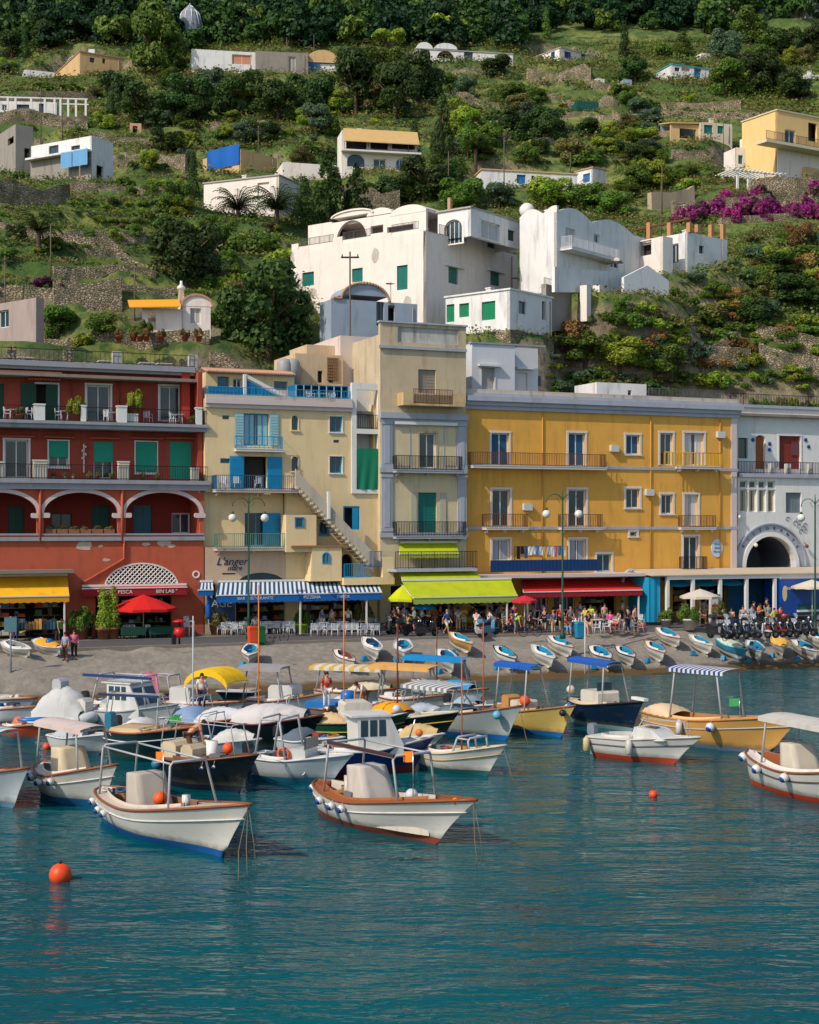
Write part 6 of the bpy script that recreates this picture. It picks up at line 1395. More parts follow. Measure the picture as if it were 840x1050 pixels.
def awning(label,fr,px0,px1,py_back,py_front,out,m,stripes=None,val=.32,valm=None,yb=-.05,group=None,sx=0,posts=None,words=None,wm=None,valname='valance',cat='awning',scal=True):
 xb0,xb1=fr.X(px0[0],yb),fr.X(px1[0],yb);xf0,xf1=fr.X(px0[1],-out),fr.X(px1[1],-out);xm=(xb0+xb1)/2
 zb,zf=fr.Z(py_back,xm,yb),fr.Z(py_front,xm,-out);t_=thing('awning',label,cat,tuple(fr.w((xf0+xf1)/2,-out,RZ)),fr.a,group)
 mb=MB(fr.M);n=stripes or 8
 for i in range(n):
  a,b=i/n,(i+1)/n;P=[(xb0+(xb1-xb0)*a,yb,zb),(xb0+(xb1-xb0)*b,yb,zb),(xf0+(xf1-xf0)*b,-out,zf),(xf0+(xf1-xf0)*a,-out,zf)]
  md=[[P[0][k]*.5+P[3][k]*.5-(.05 if k==2 else 0)for k in range(3)],[P[1][k]*.5+P[2][k]*.5-(.05 if k==2 else 0)for k in range(3)]]
  mb.add([P[0],P[1],md[1],P[2],P[3],md[0]],[(0,5,2,1),(5,4,3,2)],(i%2)if stripes else 0)
 mb.build('canvas',m,t_)
 if val:
  mb=MB(fr.M);nn=max(8,int((xf1-xf0)/.45))
  for i in range(nn):
   a,b=xf0+(xf1-xf0)*i/nn,xf0+(xf1-xf0)*(i+1)/nn;mb.add([(a,-out,zf),(b,-out,zf),(b,-out-.01,zf-val),((a+b)/2,-out-.01,zf-val-(.06 if scal else 0)),(a,-out-.01,zf-val)],[(0,4,3,2,1)])
  mb.build(valname,valm or(m[0]if isinstance(m,list)else m),t_)
 mb=MB(fr.M);mb.box(xf0,xf1,-out-.04,-out+.04,zf-.02,zf+.05);mb.box(xb0,xb1,yb-.12,yb,zb,zb+.14)
 for a in(0.0,.33,.66,1.0):mb.tube([(xb0+(xb1-xb0)*a,yb,zb-.25),(xf0+(xf1-xf0)*a,-out,zf-.03)],.025,5)
 mb.build('frame',WPAINT(),t_)
 for px in posts or[]:x=fr.X(px,-out+.1);MB(fr.M).box(x-.05,x+.05,-out+.06,-out+.16,RZ+.06,zf).build('post',WPAINT(),t_)
 if words:
  for s,px,size in words:x=fr.X(px,-out);lettering(s,fr.M@Matrix.Translation((x,-out-.03,zf-val*.5))@UP,size,wm or WPAINT(),t_)
 return t_
def skin(V,E,Rr,name,m,parent,sub=1):
 me=bpy.data.meshes.new(name);me.from_pydata([tuple(v)for v in V],E,[]);o=bpy.data.objects.new(name,me);COL.objects.link(o)
 o.modifiers.new('s','SKIN');
 for i,r in enumerate(Rr):sv=me.skin_vertices[0].data[i];sv.radius=r if hasattr(r,'__len__')else(r,r);sv.use_root=(i==0)
 s=o.modifiers.new('b','SUBSURF');s.levels=s.render_levels=sub
 dg=bpy.context.evaluated_depsgraph_get();m2=bpy.data.meshes.new_from_object(o.evaluated_get(dg));bpy.data.objects.remove(o)
 m2.materials.clear();m2.materials.append(m);m2.name=name
 for p in m2.polygons:p.use_smooth=True
 q=bpy.data.objects.new(name,m2);COL.objects.link(q);q.parent=parent;return q
POSES={'stand':((0,0,.93),(0,0,1.32),(0,-.03,1.60),(-.25,.02,1.10),(-.24,-.1,.86),(.25,.02,1.10),(.25,-.08,.86),(-.10,-.02,.49),(-.11,.03,.08),(.10,-.03,.49),(.12,.02,.08)),'phone':((0,0,.93),(0,.02,1.32),(0,-.06,1.59),(-.25,-.02,1.10),(-.10,-.26,1.22),(.25,0,1.10),(.12,-.26,1.20),(-.10,-.02,.49),(-.11,.03,.08),(.11,-.05,.49),(.14,.0,.08)),'walk':((0,0,.92),(0,-.03,1.31),(0,-.06,1.59),(-.25,.12,1.12),(-.22,.16,.88),(.24,-.10,1.12),(.22,-.24,.94),(-.09,-.2,.52),(-.09,-.24,.1),(.09,.05,.5),(.10,.36,.14)),'sit':((0,.05,.52),(0,.1,.92),(0,.05,1.2),(-.25,.02,.72),(-.16,-.24,.68),(.25,.02,.72),(.16,-.24,.68),(-.12,-.40,.52),(-.13,-.38,.08),(.12,-.40,.52),(.13,-.42,.08)),'ride':((0,.15,.84),(0,.1,1.22),(0,.03,1.50),(-.28,-.10,1.05),(-.28,-.38,1.02),(.28,-.10,1.05),(.28,-.38,1.02),(-.17,-.25,.78),(-.18,-.16,.36),(.17,-.25,.78),(.18,-.16,.36)),'bend':((0,.2,.90),(0,-.15,1.15),(0,-.42,1.25),(-.22,-.28,.88),(-.18,-.34,.62),(.22,-.28,.88),(.18,-.34,.62),(-.11,.1,.48),(-.12,.2,.08),(.11,.1,.48),(.12,.16,.08))}
def mk_person(pose,skirt=False):
 def f():
  P=[Vector(p)for p in POSES[pose]];pel,ch,hd=P[0],P[1],P[2];up=(ch-pel).normalized();nk=ch+up*.17
  t_=thing('person','','person');INV.pop(t_.name)
  sh=[ch+up*.08+Vector((s*.18,0,0))for s in(-1,1)];hip=[pel+Vector((s*.095,0,-.03))for s in(-1,1)]
  V=[pel,(pel+ch)/2,ch,nk,hd-Vector((0,0,.06)),hd+Vector((0,0,.07))];E=[(0,1),(1,2),(2,3),(3,4),(4,5)];Rr=[(.15,.11),(.135,.10),(.16,.115),.055,(.075,.085),(.08,.095)]
  V.append(hd+Vector((0,-.11,-.015)));E.append((4,6));Rr.append(.014)
  for s in(0,1):
   i=len(V);el,wr=P[3+2*s],P[4+2*s];V+=[sh[s],el,wr];E+=[(2,i),(i,i+1),(i+1,i+2)];Rr+=[.058,.042,.028]
   d=(wr-el).normalized();pc=wr+d*.06;V.append(pc);E.append((i+2,i+3));Rr.append((.036,.018));side=d.cross(Vector((1,0,0)))
   side=(side if side.length>.1 else Vector((0,-1,0))).normalized();inn=side.cross(d)
   for q in range(4):
    b=pc+side*(.024*(q-1.5))+d*.02;L=(.06,.075,.07,.055)[q];m1=b+d*L*.55;tp=m1+(d+inn*(.7 if s else-.7)).normalized()*L*.5
    j=len(V);V+=[b,m1,tp];E+=[(i+3,j),(j,j+1),(j+1,j+2)];Rr+=[.010,.009,.008]
   j=len(V);b=wr+d*.03+side*.03;V+=[b,b+side*.03+d*.03];E+=[(i+3,j),(j,j+1)];Rr+=[.012,.009]
  for s in(0,1):
   i=len(V);kn,an=P[7+2*s],P[8+2*s];V+=[hip[s],kn,an,an+Vector((0,-.13,-.045))];E+=[(0,i),(i,i+1),(i+1,i+2),(i+2,i+3)];Rr+=[.088,.058,.04,(.04,.03)]
  skin(V,E,Rr,'body',SKIN(),t_)
  V=[pel+up*.02,(pel+ch)/2,ch+up*.03];E=[(0,1),(1,2)];Rr=[(.165,.128),(.155,.12),(.178,.132)]
  for s in(0,1):i=len(V);V+=[sh[s],sh[s].lerp(P[3+2*s],.72)];E+=[(2,i),(i,i+1)];Rr+=[.075,.062]
  skin(V,E,Rr,'shirt',mat('shirt_cloth',(200,200,198),.85,.08,6),t_)
  V=[pel+up*.03];E=[];Rr=[(.165,.125)]
  if skirt:V.append(pel-Vector((0,0,.45)));E.append((0,1));Rr.append((.24,.2));nm='skirt'
  else:
   nm='shorts' if pose in('walk','phone')else 'trousers'
   for s in(0,1):i=len(V);kn,an=P[7+2*s],P[8+2*s];V+=[hip[s],kn if nm=='trousers' else hip[s].lerp(kn,.85)];E+=[(0,i),(i,i+1)];Rr+=[.105,.08]
   if nm=='trousers':
    for s in(0,1):i=len(V);V.append(P[7+2*s].lerp(P[8+2*s],.85));E.append((2+2*s,i));Rr.append(.06)
  skin(V,E,Rr,nm,mat('trouser_cloth',(60,70,90),.85,.08,6),t_)
  mb=MB();mb.lathe([(.088,-.02),(.1,.04),(.09,.10),(.05,.145),(.001,.155)],(hd.x,hd.y+.018,hd.z),10,sy=1.05);mb.build('hair',mat('hair_dark',(44,32,24),.8,.2,8),t_)
  mb=MB();
  for s in(-1,1):mb.ball((hd.x+s*.032,hd.y-.088,hd.z+.01),.011,6)
  mb.build('eyes',mat('eye_dark',(24,20,18),.3),t_)
  mb=MB()
  for s in(0,1):a=P[8+2*s];mb.box(a.x-.045,a.x+.045,a.y-.19,a.y+.06,a.z-.085,a.z-.03,bev=.02)
  mb.build('shoes',mat('shoe_dark',(50,44,42),.6),t_)
  return t_
 return f
def cloth(rgb):return mat('cloth_%d_%d_%d'%rgb,rgb,.85,.08,6)
CN={'white':(214,212,208),'black':(30,30,34),'blue':(36,84,150),'light blue':(112,160,200),'navy':(30,40,70),'red':(180,40,40),'orange':(230,120,40),'pink':(214,60,140),'teal':(50,150,150),'grey':(120,122,126),'beige':(190,168,136),'green':(110,150,60),'brown':(100,70,50),'yellow':(226,196,60),'lime':(170,200,50),'bare-chested':(190,128,96)}
def person(p,rz,pose,top,bottom,label,group=None,skirt=False,hair=None,scale=1.0):
 sw={'shirt_cloth':cloth(CN[top])if top!='bare-chested' else SKIN(),'trouser_cloth':cloth(CN[bottom])}
 if hair:sw['hair_dark']=mat('hair_%s'%hair,{'fair':(150,112,64),'grey':(140,136,130),'cap':(214,212,208)}[hair],.8)
 return place('person_%s_%s'%(pose,skirt),mk_person(pose,skirt),tuple(p),rz,label,group,sw,scale)
def mk_scooter(big=False):
 def f():
  t_=thing('scooter','','scooter');INV.pop(t_.name);bm_=mat('scooter_paint',(40,42,46),.25,.05,4,coat=.5);ch=CHROME()
  for x in(-.62,.64):
   w_=MB()
   w_.M=Matrix.Translation((x,0,.25))@Matrix.Rotation(pi/2,4,'X');w_.lathe([(.16,-.05),(.24,-.055),(.25,0),(.24,.055),(.16,.05),(.16,-.05)],n=16);wo=w_.build('wheel',RUBBER(),t_)
   r_=MB();r_.M=w_.M;r_.lathe([(.16,-.035),(.03,-.05),(.03,.05),(.16,.035)],n=12);r_.build('rim',mat('rim_grey',(90,92,96),.4,metal=.6),wo)
  mb=MB();mb.prism([(-.95,.50),(-.85,.28),(-.35,.24),(-.2,.3),(.18,.26),(.34,.35),(.38,.95),(.30,1.0),(.22,.42),(-.1,.40),(-.14,.62),(-.2,.74),(-.95,.72)],-.14,.14);mb.build('body',bm_,t_)
  MB().prism([(-.98,.74),(-.15,.75),(-.12,.81),(-.45,.84),(-.95,.90)],-.15,.15).build('seat',RUBBER(),t_)
  MB().prism([(.40,.48),(.92,.44),(.86,.54),(.6,.58)],-.1,.1).build('mudguard',bm_,t_)
  MB().tube([(.64,0,.25),(.36,0,.85),(.30,0,1.04)],.035,6).build('fork',ch,t_);MB().tube([(.22,-.34,1.06),(.34,0,1.03),(.22,.34,1.06)],.022,6).build('handlebar',RUBBER(),t_)
  MB().ball((.42,0,.96),.085,8).build('headlight',glass('lamp_glass',(200,204,206)),t_);MB().box(-1.0,-.95,-.08,.08,.6,.7).build('tail_light',mat('red_lens',(170,24,20),.2),t_)
  for s in(-1,1):MB().tube([(.28,s*.3,1.07),(.26,s*.36,1.24)],.008,4).ball((.26,s*.36,1.28),.055,6).build('mirror',RUBBER(),t_)
  if big:MB().grid([[(.44-.18*j,-.2+.1*i,1.02+.26*j)for i in range(5)]for j in range(2)]).build('windscreen',glass('screen_glass',(150,160,166)),t_);MB().box(-1.22,-.86,-.19,.19,.9,1.18,bev=.06).build('top_box',bm_,t_)
  MB().tube([(-.2,.1,.3),(-.05,.2,0)],.015,4).build('stand',ch,t_)
  return t_
 return f
def scooter(p,rz,rgb,label,big=False,group='scooters parked along the quay'):
 return place('scooter_%s'%big,mk_scooter(big),tuple(p),rz,label,group,{'scooter_paint':mat('paint_%d_%d_%d'%rgb,rgb,.25,.05,4,coat=.5)})
def mk_bike():
 t_=thing('bicycle','','bicycle');INV.pop(t_.name);fm=mat('bike_paint',(60,64,70),.3)
 for x in(-.52,.52):
  w_=MB();pts=[(x+.33*cos(a*pi/10),0,.34+.33*sin(a*pi/10))for a in range(21)];w_.tube(pts,.022,5,caps=False)
  for k in range(8):w_.tube([(x,0,.34),(x+.32*cos(k*pi/4),0,.34+.32*sin(k*pi/4))],.004,3)
  w_.build('wheel',RUBBER(),t_)
 MB().tube([(-.52,0,.34),(-.12,0,.3),(-.18,0,.78),(.36,0,.78),(-.12,0,.3)],.02,6).tube([(.52,0,.34),(.34,0,.95)],.02,6).tube([(-.52,0,.34),(-.18,0,.78)],.014,5).build('frame',fm,t_)
 MB().box(-.32,-.08,-.06,.06,.88,.94,bev=.02).tube([(-.18,0,.78),(-.2,0,.9)],.014,5).build('saddle',RUBBER(),t_);MB().tube([(.28,-.28,1.0),(.36,0,.98),(.28,.28,1.0)],.015,5).build('handlebar',CHROME(),t_)
 return t_
def lamp(px,py_foot,py_globe,label,arm=1.05):
 p=onz(px,py_foot,RZ);D=p.y;zg=CZ+(HY-py_globe)/FOC*D-RZ;t_=thing('street_lamp',label,'street lamp',tuple(p),0,'double-armed street lamps on the quay');INV.pop(t_.name);gm=mat('lamp_green',(26,70,52),.5,.1)
 top=zg+1.1
 MB().lathe([(.2,0),(.2,.3),(.12,.45),(.09,1.3),(.12,1.35),(.075,1.45),(.05,top),(.02,top+.5)],n=10).build('post',gm,t_)
 for s in(-1,1):
  pts=[(0,0,top-.6)]+[(s*(arm/2-arm/2*cos(pi*i/8)),0,top-.35+.55*sin(pi*i/8))for i in range(9)];a=MB().tube(pts,.028,6).build('arm',gm,t_)
  MB().tube([(s*arm*.15,0,top-.4),(s*arm*.35,0,top-.1),(s*arm*.2,0,top+.02)],.015,4).build('scroll',gm,t_)
  MB().lathe([(.10,.26),(.12,.3),(.05,.42)],(s*arm,0,zg),10).build('lamp_cap',gm,t_);MB().ball((s*arm,0,zg),.27,14).build('globe',mat('globe_glass',(216,214,206)),t_)
 return t_
def on(px,py):
 p=onz(px,py,RZ-.05);y=(p.x-Q.ox)*Q.nx+(p.y-Q.oy)*Q.ny
 lim=6.9-1.1*abs(sin(px*12.9+py*3.1))
 if y>lim:x=Q.X(px,lim);p=Q.w(x,lim);y=lim
 p.z=RZ+.06 if y>5.2 else RZ-.05
 return p
def shop_goods(fr,a,b,root,seed,y=1.0,top=2.4):
 rg=random.Random(seed);cs=[(190,60,50),(210,190,150),(60,110,150),(210,200,190),(80,120,70),(200,150,60),(110,80,60),(150,170,180)];mb=MB(fr.M);x=a+.2
 while x<b-.3:
  w_=rg.uniform(.12,.5)
  for z in(.3,.9,1.5,2.05):
   if z<top and rg.random()<.8:mb.box(x,x+w_*.9,y,y+.25,RZ+z,RZ+z+rg.uniform(.15,.45),rg.randrange(8))
  x+=w_
 mb.build('shop_goods',[mat('goods_paint_%d'%i,c,.6,.25,6)for i,c in enumerate(cs)],root);mb=MB(fr.M)
 for z in(.25,.86,1.46,2.0):mb.box(a+.1,b-.1,y-.02,y+.3,RZ+z,RZ+z+.04)
 mb.build('shelves',mat('shelf_wood',(150,120,84),.7,.2,3),root)
def rampz(px,py):
 k,e=(px-420)/FOC,(HY-py)/FOC;a=RZ-.12;on_=Q.ox*Q.nx+Q.oy*Q.ny
 D=(a-.262*on_-CZ)/(e-.262*(k*Q.nx+Q.ny));return Vector((k*D,D,CZ+e*D))
def street():
 R_={o.name:o for o,_ in THINGS}
 for nm,a,b,sd in(('red_building',-40,30,1),('red_building',36,67,2),('red_building',100,150,3),('red_building',154,176,4),('cream_building',246,280,5),('cream_building',284,304,6),('cream_building',312,340,7),('cream_building',346,370,8),('tower_building',400,440,9),('tower_building',446,470,10),('yellow_building',487,526,11),('yellow_building',598,630,12),('yellow_building',691,711,13),('yellow_building',720,743,14)):
  shop_goods(FF,FF.X(a),FF.X(b),R_[nm],sd,.75 if sd%2 else 1.3)
  # awnings
 yel=mat('yellow_canvas',(240,176,20),.8,.14,1.2,stain=.25);lime=mat('lime_canvas',(174,186,20),.8,.14,1.2,stain=.25);redc=mat('red_canvas',(212,44,32),.8,.14,1.2,stain=.25);bl=mat('stripe_blue',(18,74,116),.8,.06);wh=mat('stripe_white',(216,220,222),.8,.04)
 awning('yellow awning over the shop in the red building',FF,(-30,-30),(69,71),591,612,2.3,yel,posts=[66],val=.35,valm=mat('dark_yellow_canvas',(214,142,8),.8))
 mb=MB(FF.M);x0,x1=FF.X(-30,-.5),FF.X(73,-.5);z=FF.Z(590,x0,-.5);t_=thing('flat_canopy','grey flat canopy board above the yellow awning','canopy',tuple(FF.w(x0,-.5,z)),FF.a);mb.box(x0,x1,-1.6,-.07,z+.1,z+.32);mb.build('board',mat('canopy_grey',(134,124,112),.8,.2,2),t_)
 awning('dark red sign awning above the fishing shop behind the red parasol',FF,(84,84),(191,192),601,603,.8,redc,posts=None,val=.5,valm=mat('dark_red_canvas',(150,24,34),.8),words=[('" SPORT PESCA',118,.34),('BIN LAB "',171,.34)],scal=False)
 t_=awning('long blue and white striped awning on the cream building',FF,(224,222),(387,392),596,609,3.0,[bl,wh],stripes=72,val=.45,valm=mat('blue_canvas',(10,96,168),.8,.1,3),posts=[308,376],words=[('BAR  RISTORANTE',262,.3),('PIZZERIA',320,.3),('SNACK',352,.3)],wm=mat('pale_lettering',(196,202,210)))
 awning('short blue and white striped awning beside the folded blue parasol',FF,(205,203),(218,219),597,605,1.8,[bl,wh],stripes=8,val=.35,valm=mat('blue_canvas',(10,96,168)),group=None)
 fT=FF.off(-.55)
 awning('small lime green roller awning below the lowest tower balcony',fT,(410,410),(468,471),557,568,1.2,lime,val=.25)
 awning('upper lime green awning in front of the beige tower',fT,(410,413),(487,494),584,594,3.0,lime,val=0,yb=-1.6)
 awning('wide lower lime green awning over the crowded cafe',fT,(412,424),(524,531),595,612,5.0,lime,val=.4,valm=mat('pale_lime_canvas',(150,170,70),.8),yb=-3.0,posts=[520])
 awning('long red awning under the blue-fenced terrace',FF,(535,537),(652,659),593,606,3.2,redc,val=.35,valm=mat('dark_red_canvas',(150,24,34)),posts=[541,655])
 # light-blue and white veranda
 f=FF;t_=thing('veranda','long white-framed restaurant veranda with turquoise cloth sides','veranda',tuple(f.w(f.X(740,-3),-3,RZ)),f.a)
 x0,x1=f.X(683,-3.4),f.X(870,-3.4);zr=f.Z(589,f.X(760),-3.4);wp=WPAINT()
 MB(f.M).box(x0,x1,-3.6,-3.3,zr-.28,zr).build('front_beam',wp,t_)
 MB(f.M).add([(f.X(664,-3),-3.7,zr),(x1,-3.7,zr),(x1,-.1,zr+.35),(f.X(664,-3),-.1,zr+.35),(f.X(664,-3),-3.7,zr+.08),(x1,-3.7,zr+.08),(x1,-.1,zr+.43),(f.X(664,-3),-.1,zr+.43)],[(0,3,2,1),(4,5,6,7),(0,1,5,4),(1,2,6,5),(2,3,7,6),(3,0,4,7)]).build('roof',mat('canopy_sand',(196,178,154),.8,.15,1.5),t_)
 for px in(684,710,738,765,794,838):x=f.X(px,-3.4);MB(f.M).box(x-.12,x+.12,-3.57,-3.33,RZ+.06,zr-.281).build('post',wp,t_)
 tq=mat('turquoise_cloth',(20,146,186),.8,.08,2);xa=f.X(665,-3.2);MB(f.M).grid([[(xa+.04*sin(i),-3.3+3.0*i/8,RZ+.2+(zr-RZ-.3)*j/4)for i in range(9)]for j in range(5)]).build('side_curtain',tq,t_)
 MB(f.M).grid([[(xa+(f.X(676,-3.2)-xa)*i/6,-3.3+.05*sin(i*1.7),RZ+.2+(zr-RZ-.3)*j/4)for i in range(7)]for j in range(5)]).build('side_curtain',tq,t_)
 for a,b in((686,709),(712,736),(741,762)):
  p0,p1=f.X(a,-3),f.X(b,-3);MB(f.M).grid([[(p0+(p1-p0)*i/6,-3.1+1.4*j/3,zr-.75+.55*j/3-.1*sin(pi*i/6)*(1-j/3))for i in range(7)]for j in range(4)]).build('swag',tq,t_)
 MB(f.M).box(f.X(745,-.4),f.X(790,-.4),-.5,-.44,RZ,zr-.3).build('back_screen',mat('deep_turquoise',(12,80,116),.6,.2,1),t_)
 mb=MB(f.M);xc=f.X(648,-1);zc=f.Z(597,xc,-1);ring(mb,xc,zc,.72,.9,.13,-1.1,-.9,16);mb.box(xc+.72,xc+.85,-1.1,-.9,RZ,zc);mb.box(xc-.85,xc-.72,-1.1,-.9,RZ,zc)
 tt=thing('garden_arch','slim pale arch standing between the red awning and the turquoise curtain','arch',tuple(f.w(xc,-1,RZ)),f.a);mb.build('frame',mat('pale_blue_grey',(176,190,198),.6),tt)
 # parasols
 parasol(on(147,655),4.5,2.75,(206,24,18),'large bright red parasol in front of the fishing shop',rise=.85,n=6);parasol(on(214,652),1,3.0,(12,84,170),'folded blue parasol at the left end of the striped awning',closed=True)
 parasol(on(434,646),1.9,2.05,(20,130,196),'small blue parasol over the scooters in front of the lime awning',rise=.42,n=6);parasol(on(538,650),1.8,2.6,(196,36,54),'red and white patterned parasol at the left end of the red awning',rise=.3,n=8)
 parasol(on(415,648),2.6,3.2,(190,200,10),'lime green parasol with drooping corners left of the lime awning',rise=1.0,n=4);parasol(on(718,643),3.0,2.75,(200,190,176),'cream parasol in front of the veranda',rise=.5,n=8)
 parasol(FF.w(FF.X(833,-5),-5,RZ),3.2,3.2,(206,196,178),'cream parasol behind the blue van at the right edge',rise=.5)
 # lamps, poles
 lamp(255,655,531,'green double-armed lamp post in front of the striped awning');lamp(577,655,527,'green double-armed lamp post in front of the red awning');lamp(836,650,531,'green double-armed lamp post at the right edge by the blue van',.95)
 p=rampz(600,690);pole(p,(690-633)/FOC*p.y,'thin white pole on the beach among the rowboats',(200,196,188),False,.05)
 p=rampz(11,690);t_=pole(p,(690-632)/FOC*p.y,'grey sign pole with a plate at the left beach edge',(130,136,140),False,.06);MB().box(-.35,.35,-.07,-.03,(690-648)/FOC*p.y,(690-633)/FOC*p.y).build('sign_plate',mat('sign_teal',(70,110,118),.5),t_)
 # tables and chairs of the striped-awning cafe: a front rank of white chairs
 rg=random.Random(4);L1='white plastic chair in the front rank of the striped-awning cafe';G1='white chairs of the striped-awning cafe'
 for i,px in enumerate(list(range(226,252,7))+list(range(270,304,7))+list(range(322,386,7))):
  chair(on(px,652+rg.uniform(-.5,.5)),FF.a+pi+rg.uniform(-.3,.3),L1,G1)
 for i,px in enumerate(list(range(232,304,11))+list(range(318,386,11))):chair(on(px,646.5),FF.a+rg.uniform(-.4,.4),'white plastic chair in the back rank of the striped-awning cafe',G1)
 for px in(232,252,276,296,330,350,370):table(on(px,649),.8,.74,'white square table of the striped-awning cafe','white tables of the striped-awning cafe',round_=False)
 for px in(268,283,345):chair(on(px,644),FF.a+pi,'dark chair in the shade under the striped awning','shaded chairs',mat('grey_plastic',(150,154,158),.5))
 for i,px in enumerate((602,612,622,631,640,650,658)):
  chair(on(px,649+rg.uniform(-1,1)),FF.a+rg.uniform(-3,3),'white chair in front of the red awning','chairs in front of the red awning',None if i%3 else mat('pink_plastic',(206,110,100),.5));
 for px in(556,565,590,607,618,629,647,655):chair(on(px,643+rg.uniform(-1,1)),FF.a+rg.uniform(-3,3),'white chair under the edge of the red awning','chairs in front of the red awning')
 for px in(561,613,636,653):table(on(px,646),.8,.74,'white square table in front of the red awning','tables in front of the red awning')
 for px in(683,690,697,702,716,722,728):chair(on(px,640+rg.uniform(-1.5,1)),rg.uniform(-3,3),'wicker chair in front of the veranda','wicker chairs of the veranda',mat('wicker',(150,116,70),.8,.2,10))
 for px in(687,699,719):table(on(px,639.5),.8,.74,'small brown table in front of the veranda','brown tables of the veranda',mat('brown_table',(120,90,60),.6))
 for px in(480,489,501,512,521,470,460):chair(on(px,640),rg.uniform(-3,3),'lime green chair under the wide lime awning','lime chairs of the cafe',mat('lime_plastic',(170,186,30),.5))
 for px in(130,137,154):chair(on(px,655),FF.a+rg.uniform(2,4),'white chair at the green-draped table under the red parasol','chairs under the red parasol')
 chair(on(194,654),1.0,'tall white folding chair right of the red parasol',None).scale=(1.1,1.1,1.5)
 for px,lb in((135,'table draped in dark green cloth, left under the red parasol'),(163,'table draped in dark green cloth, right under the red parasol')):
  t_=table(on(px,652),1.5,.74,lb,None,mat('dark_green_cloth',(20,70,54),.8));MB().box(-.52,.52,-.47,.47,.35,.955).build('tablecloth',mat('dark_green_cloth',(20,70,54)),t_)
  # planters, bins
 for px,py,s,kk,c,lb in((82,650,1.9,'bush','green','big leafy bush in a pot between the yellow awning and the red parasol'),(106,654,1.5,'cypress','yellow-green','clipped spiral conifer, left of the pair, by the red parasol'),(116,654,1.5,'cypress','yellow-green','clipped spiral conifer, right of the pair, by the red parasol'),(683,644,1.3,'bush','green','round bush in a pot at the left of the veranda'),(707,646,1.6,'bush','green','tall bush in a white pot in front of the veranda'),(738,640,1.4,'bush','green','bush beside the veranda post'),(374,645,1.6,'bush','olive','dark bush at the right end of the striped awning'),(222,648,1.6,'bush','olive','brownish bush by the navy shop panel')):
  planter(on(px,py),s,c,lb,(190,184,178)if px in(707,683)else(130,84,56),'pot plants on the quay',kk)
 t_=planter(on(309,651),1.3,'green','green plant in a lime yellow pot in the middle of the white chairs',(170,200,10),'pot plants on the quay')
 def bin_(px,py,rgb,lb):
  t_=thing('litter_bin',lb,'bin',tuple(on(px,py)),FF.a,'coloured litter bins');INV.pop(t_.name);m=mat('bin_%d'%rgb[0],rgb,.5,.08);MB().prism([(-.24,.08),(.24,.08),(.28,.95),(-.28,.95)],-.25,.25).build('body',m,t_);MB().prism([(-.3,.955),(.3,.955),(.2,1.1),(-.2,1.1)],-.27,.27).build('lid',m,t_);MB().box(-.2,.2,-.2,.2,0,.078).build('foot',METAL(),t_)
 bin_(259,660,(224,74,40),'orange-red litter bin at the foot of the left lamp post');bin_(267,660,(24,92,48),'green litter bin beside the orange-red one');bin_(594,655,(30,130,170),'turquoise and yellow litter bin at the foot of the white pole')
 t_=thing('red_post_box','red gas-pump-like stand on the road edge right of the red parasol','stand',tuple(on(184,662)),FF.a);INV.pop(t_.name);rm=mat('signal_red',(190,24,24),.4,.1);MB().lathe([(.3,.5),(.38,.8),(.3,1.1)],n=12).build('body',rm,t_);MB().lathe([(.42,1.45),(.42,1.52),(.1,1.62)],n=12).build('top',rm,t_);MB().tube([(0,0,.0),(0,0,1.5)],.06,6).build('post',METAL(),t_);MB().box(-.45,-.25,-.2,.2,0,.7).build('box',METAL(),t_)
 t_=thing('sign_board','white and red advertising board by the scooters','sign',tuple(on(732,640)),FF.a);INV.pop(t_.name);MB().prism([(-.38,0),(.38,0),(.34,2.1),(-.34,2.1)],-.12,.12).build('board',mat('board_white',(206,196,188),.5,.25,2),t_);MB().box(-.45,.45,-.2,.2,2.11,2.25).build('top',mat('sign_teal',(70,110,118)),t_)
 MB().box(-.25,.25,-.135,-.125,1.2,1.5).build('red_panel',mat('signal_red',(190,24,24)),t_)
 # shop goods, crates
 for i,px in enumerate((24,36,50,60,32,44)):
  t_=thing('goods_rack','stand of beach goods under the yellow awning','stand',tuple(on(px,650-(i>3)*4)),FF.a,'stands under the yellow awning');INV.pop(t_.name);c=[(60,110,150),(150,110,60),(40,70,90),(90,130,60),(170,130,60),(50,60,80)][i]
  MB().box(-.4,.4,-.3,.3,.7,.74).tube([(-.36,0,0),(-.36,0,1.7)],.02,4).tube([(.36,0,0),(.36,0,1.7)],.02,4).build('rack',METAL(),t_)
  for k in range(4):MB().box(-.38+.2*k,-.22+.2*k,-.2,.2,.745+.0,1.1+.3*rg.random()).build('goods',mat('goods_%d_%d'%(c[0],k),tuple(min(255,int(v*(.6+.3*k)))for v in c),.8,.3,5),t_)
 t_=thing('tarpaulin','tan tarpaulin draped over goods under the yellow awning','tarpaulin',tuple(on(34,655)),FF.a);INV.pop(t_.name);MB().grid([[(-.9+.3*i,-.5+.25*j,.5+.55*(i/6)+.3*(j/4)+.07*sin(i*2+j))for i in range(7)]for j in range(5)]).build('sheet',mat('tan_tarp',(176,136,76),.8,.15,3),t_)
 # people
 def pp(px,py,rz,pose,a,b,lb,**k):
  p=on(px,py);pz=k.pop('z',None)
  if pz=='ramp':p=rampz(px,py);p.z-=.0
  return person(p,rz,pose,a,b,lb,**k)
 G='people outside the cafes'
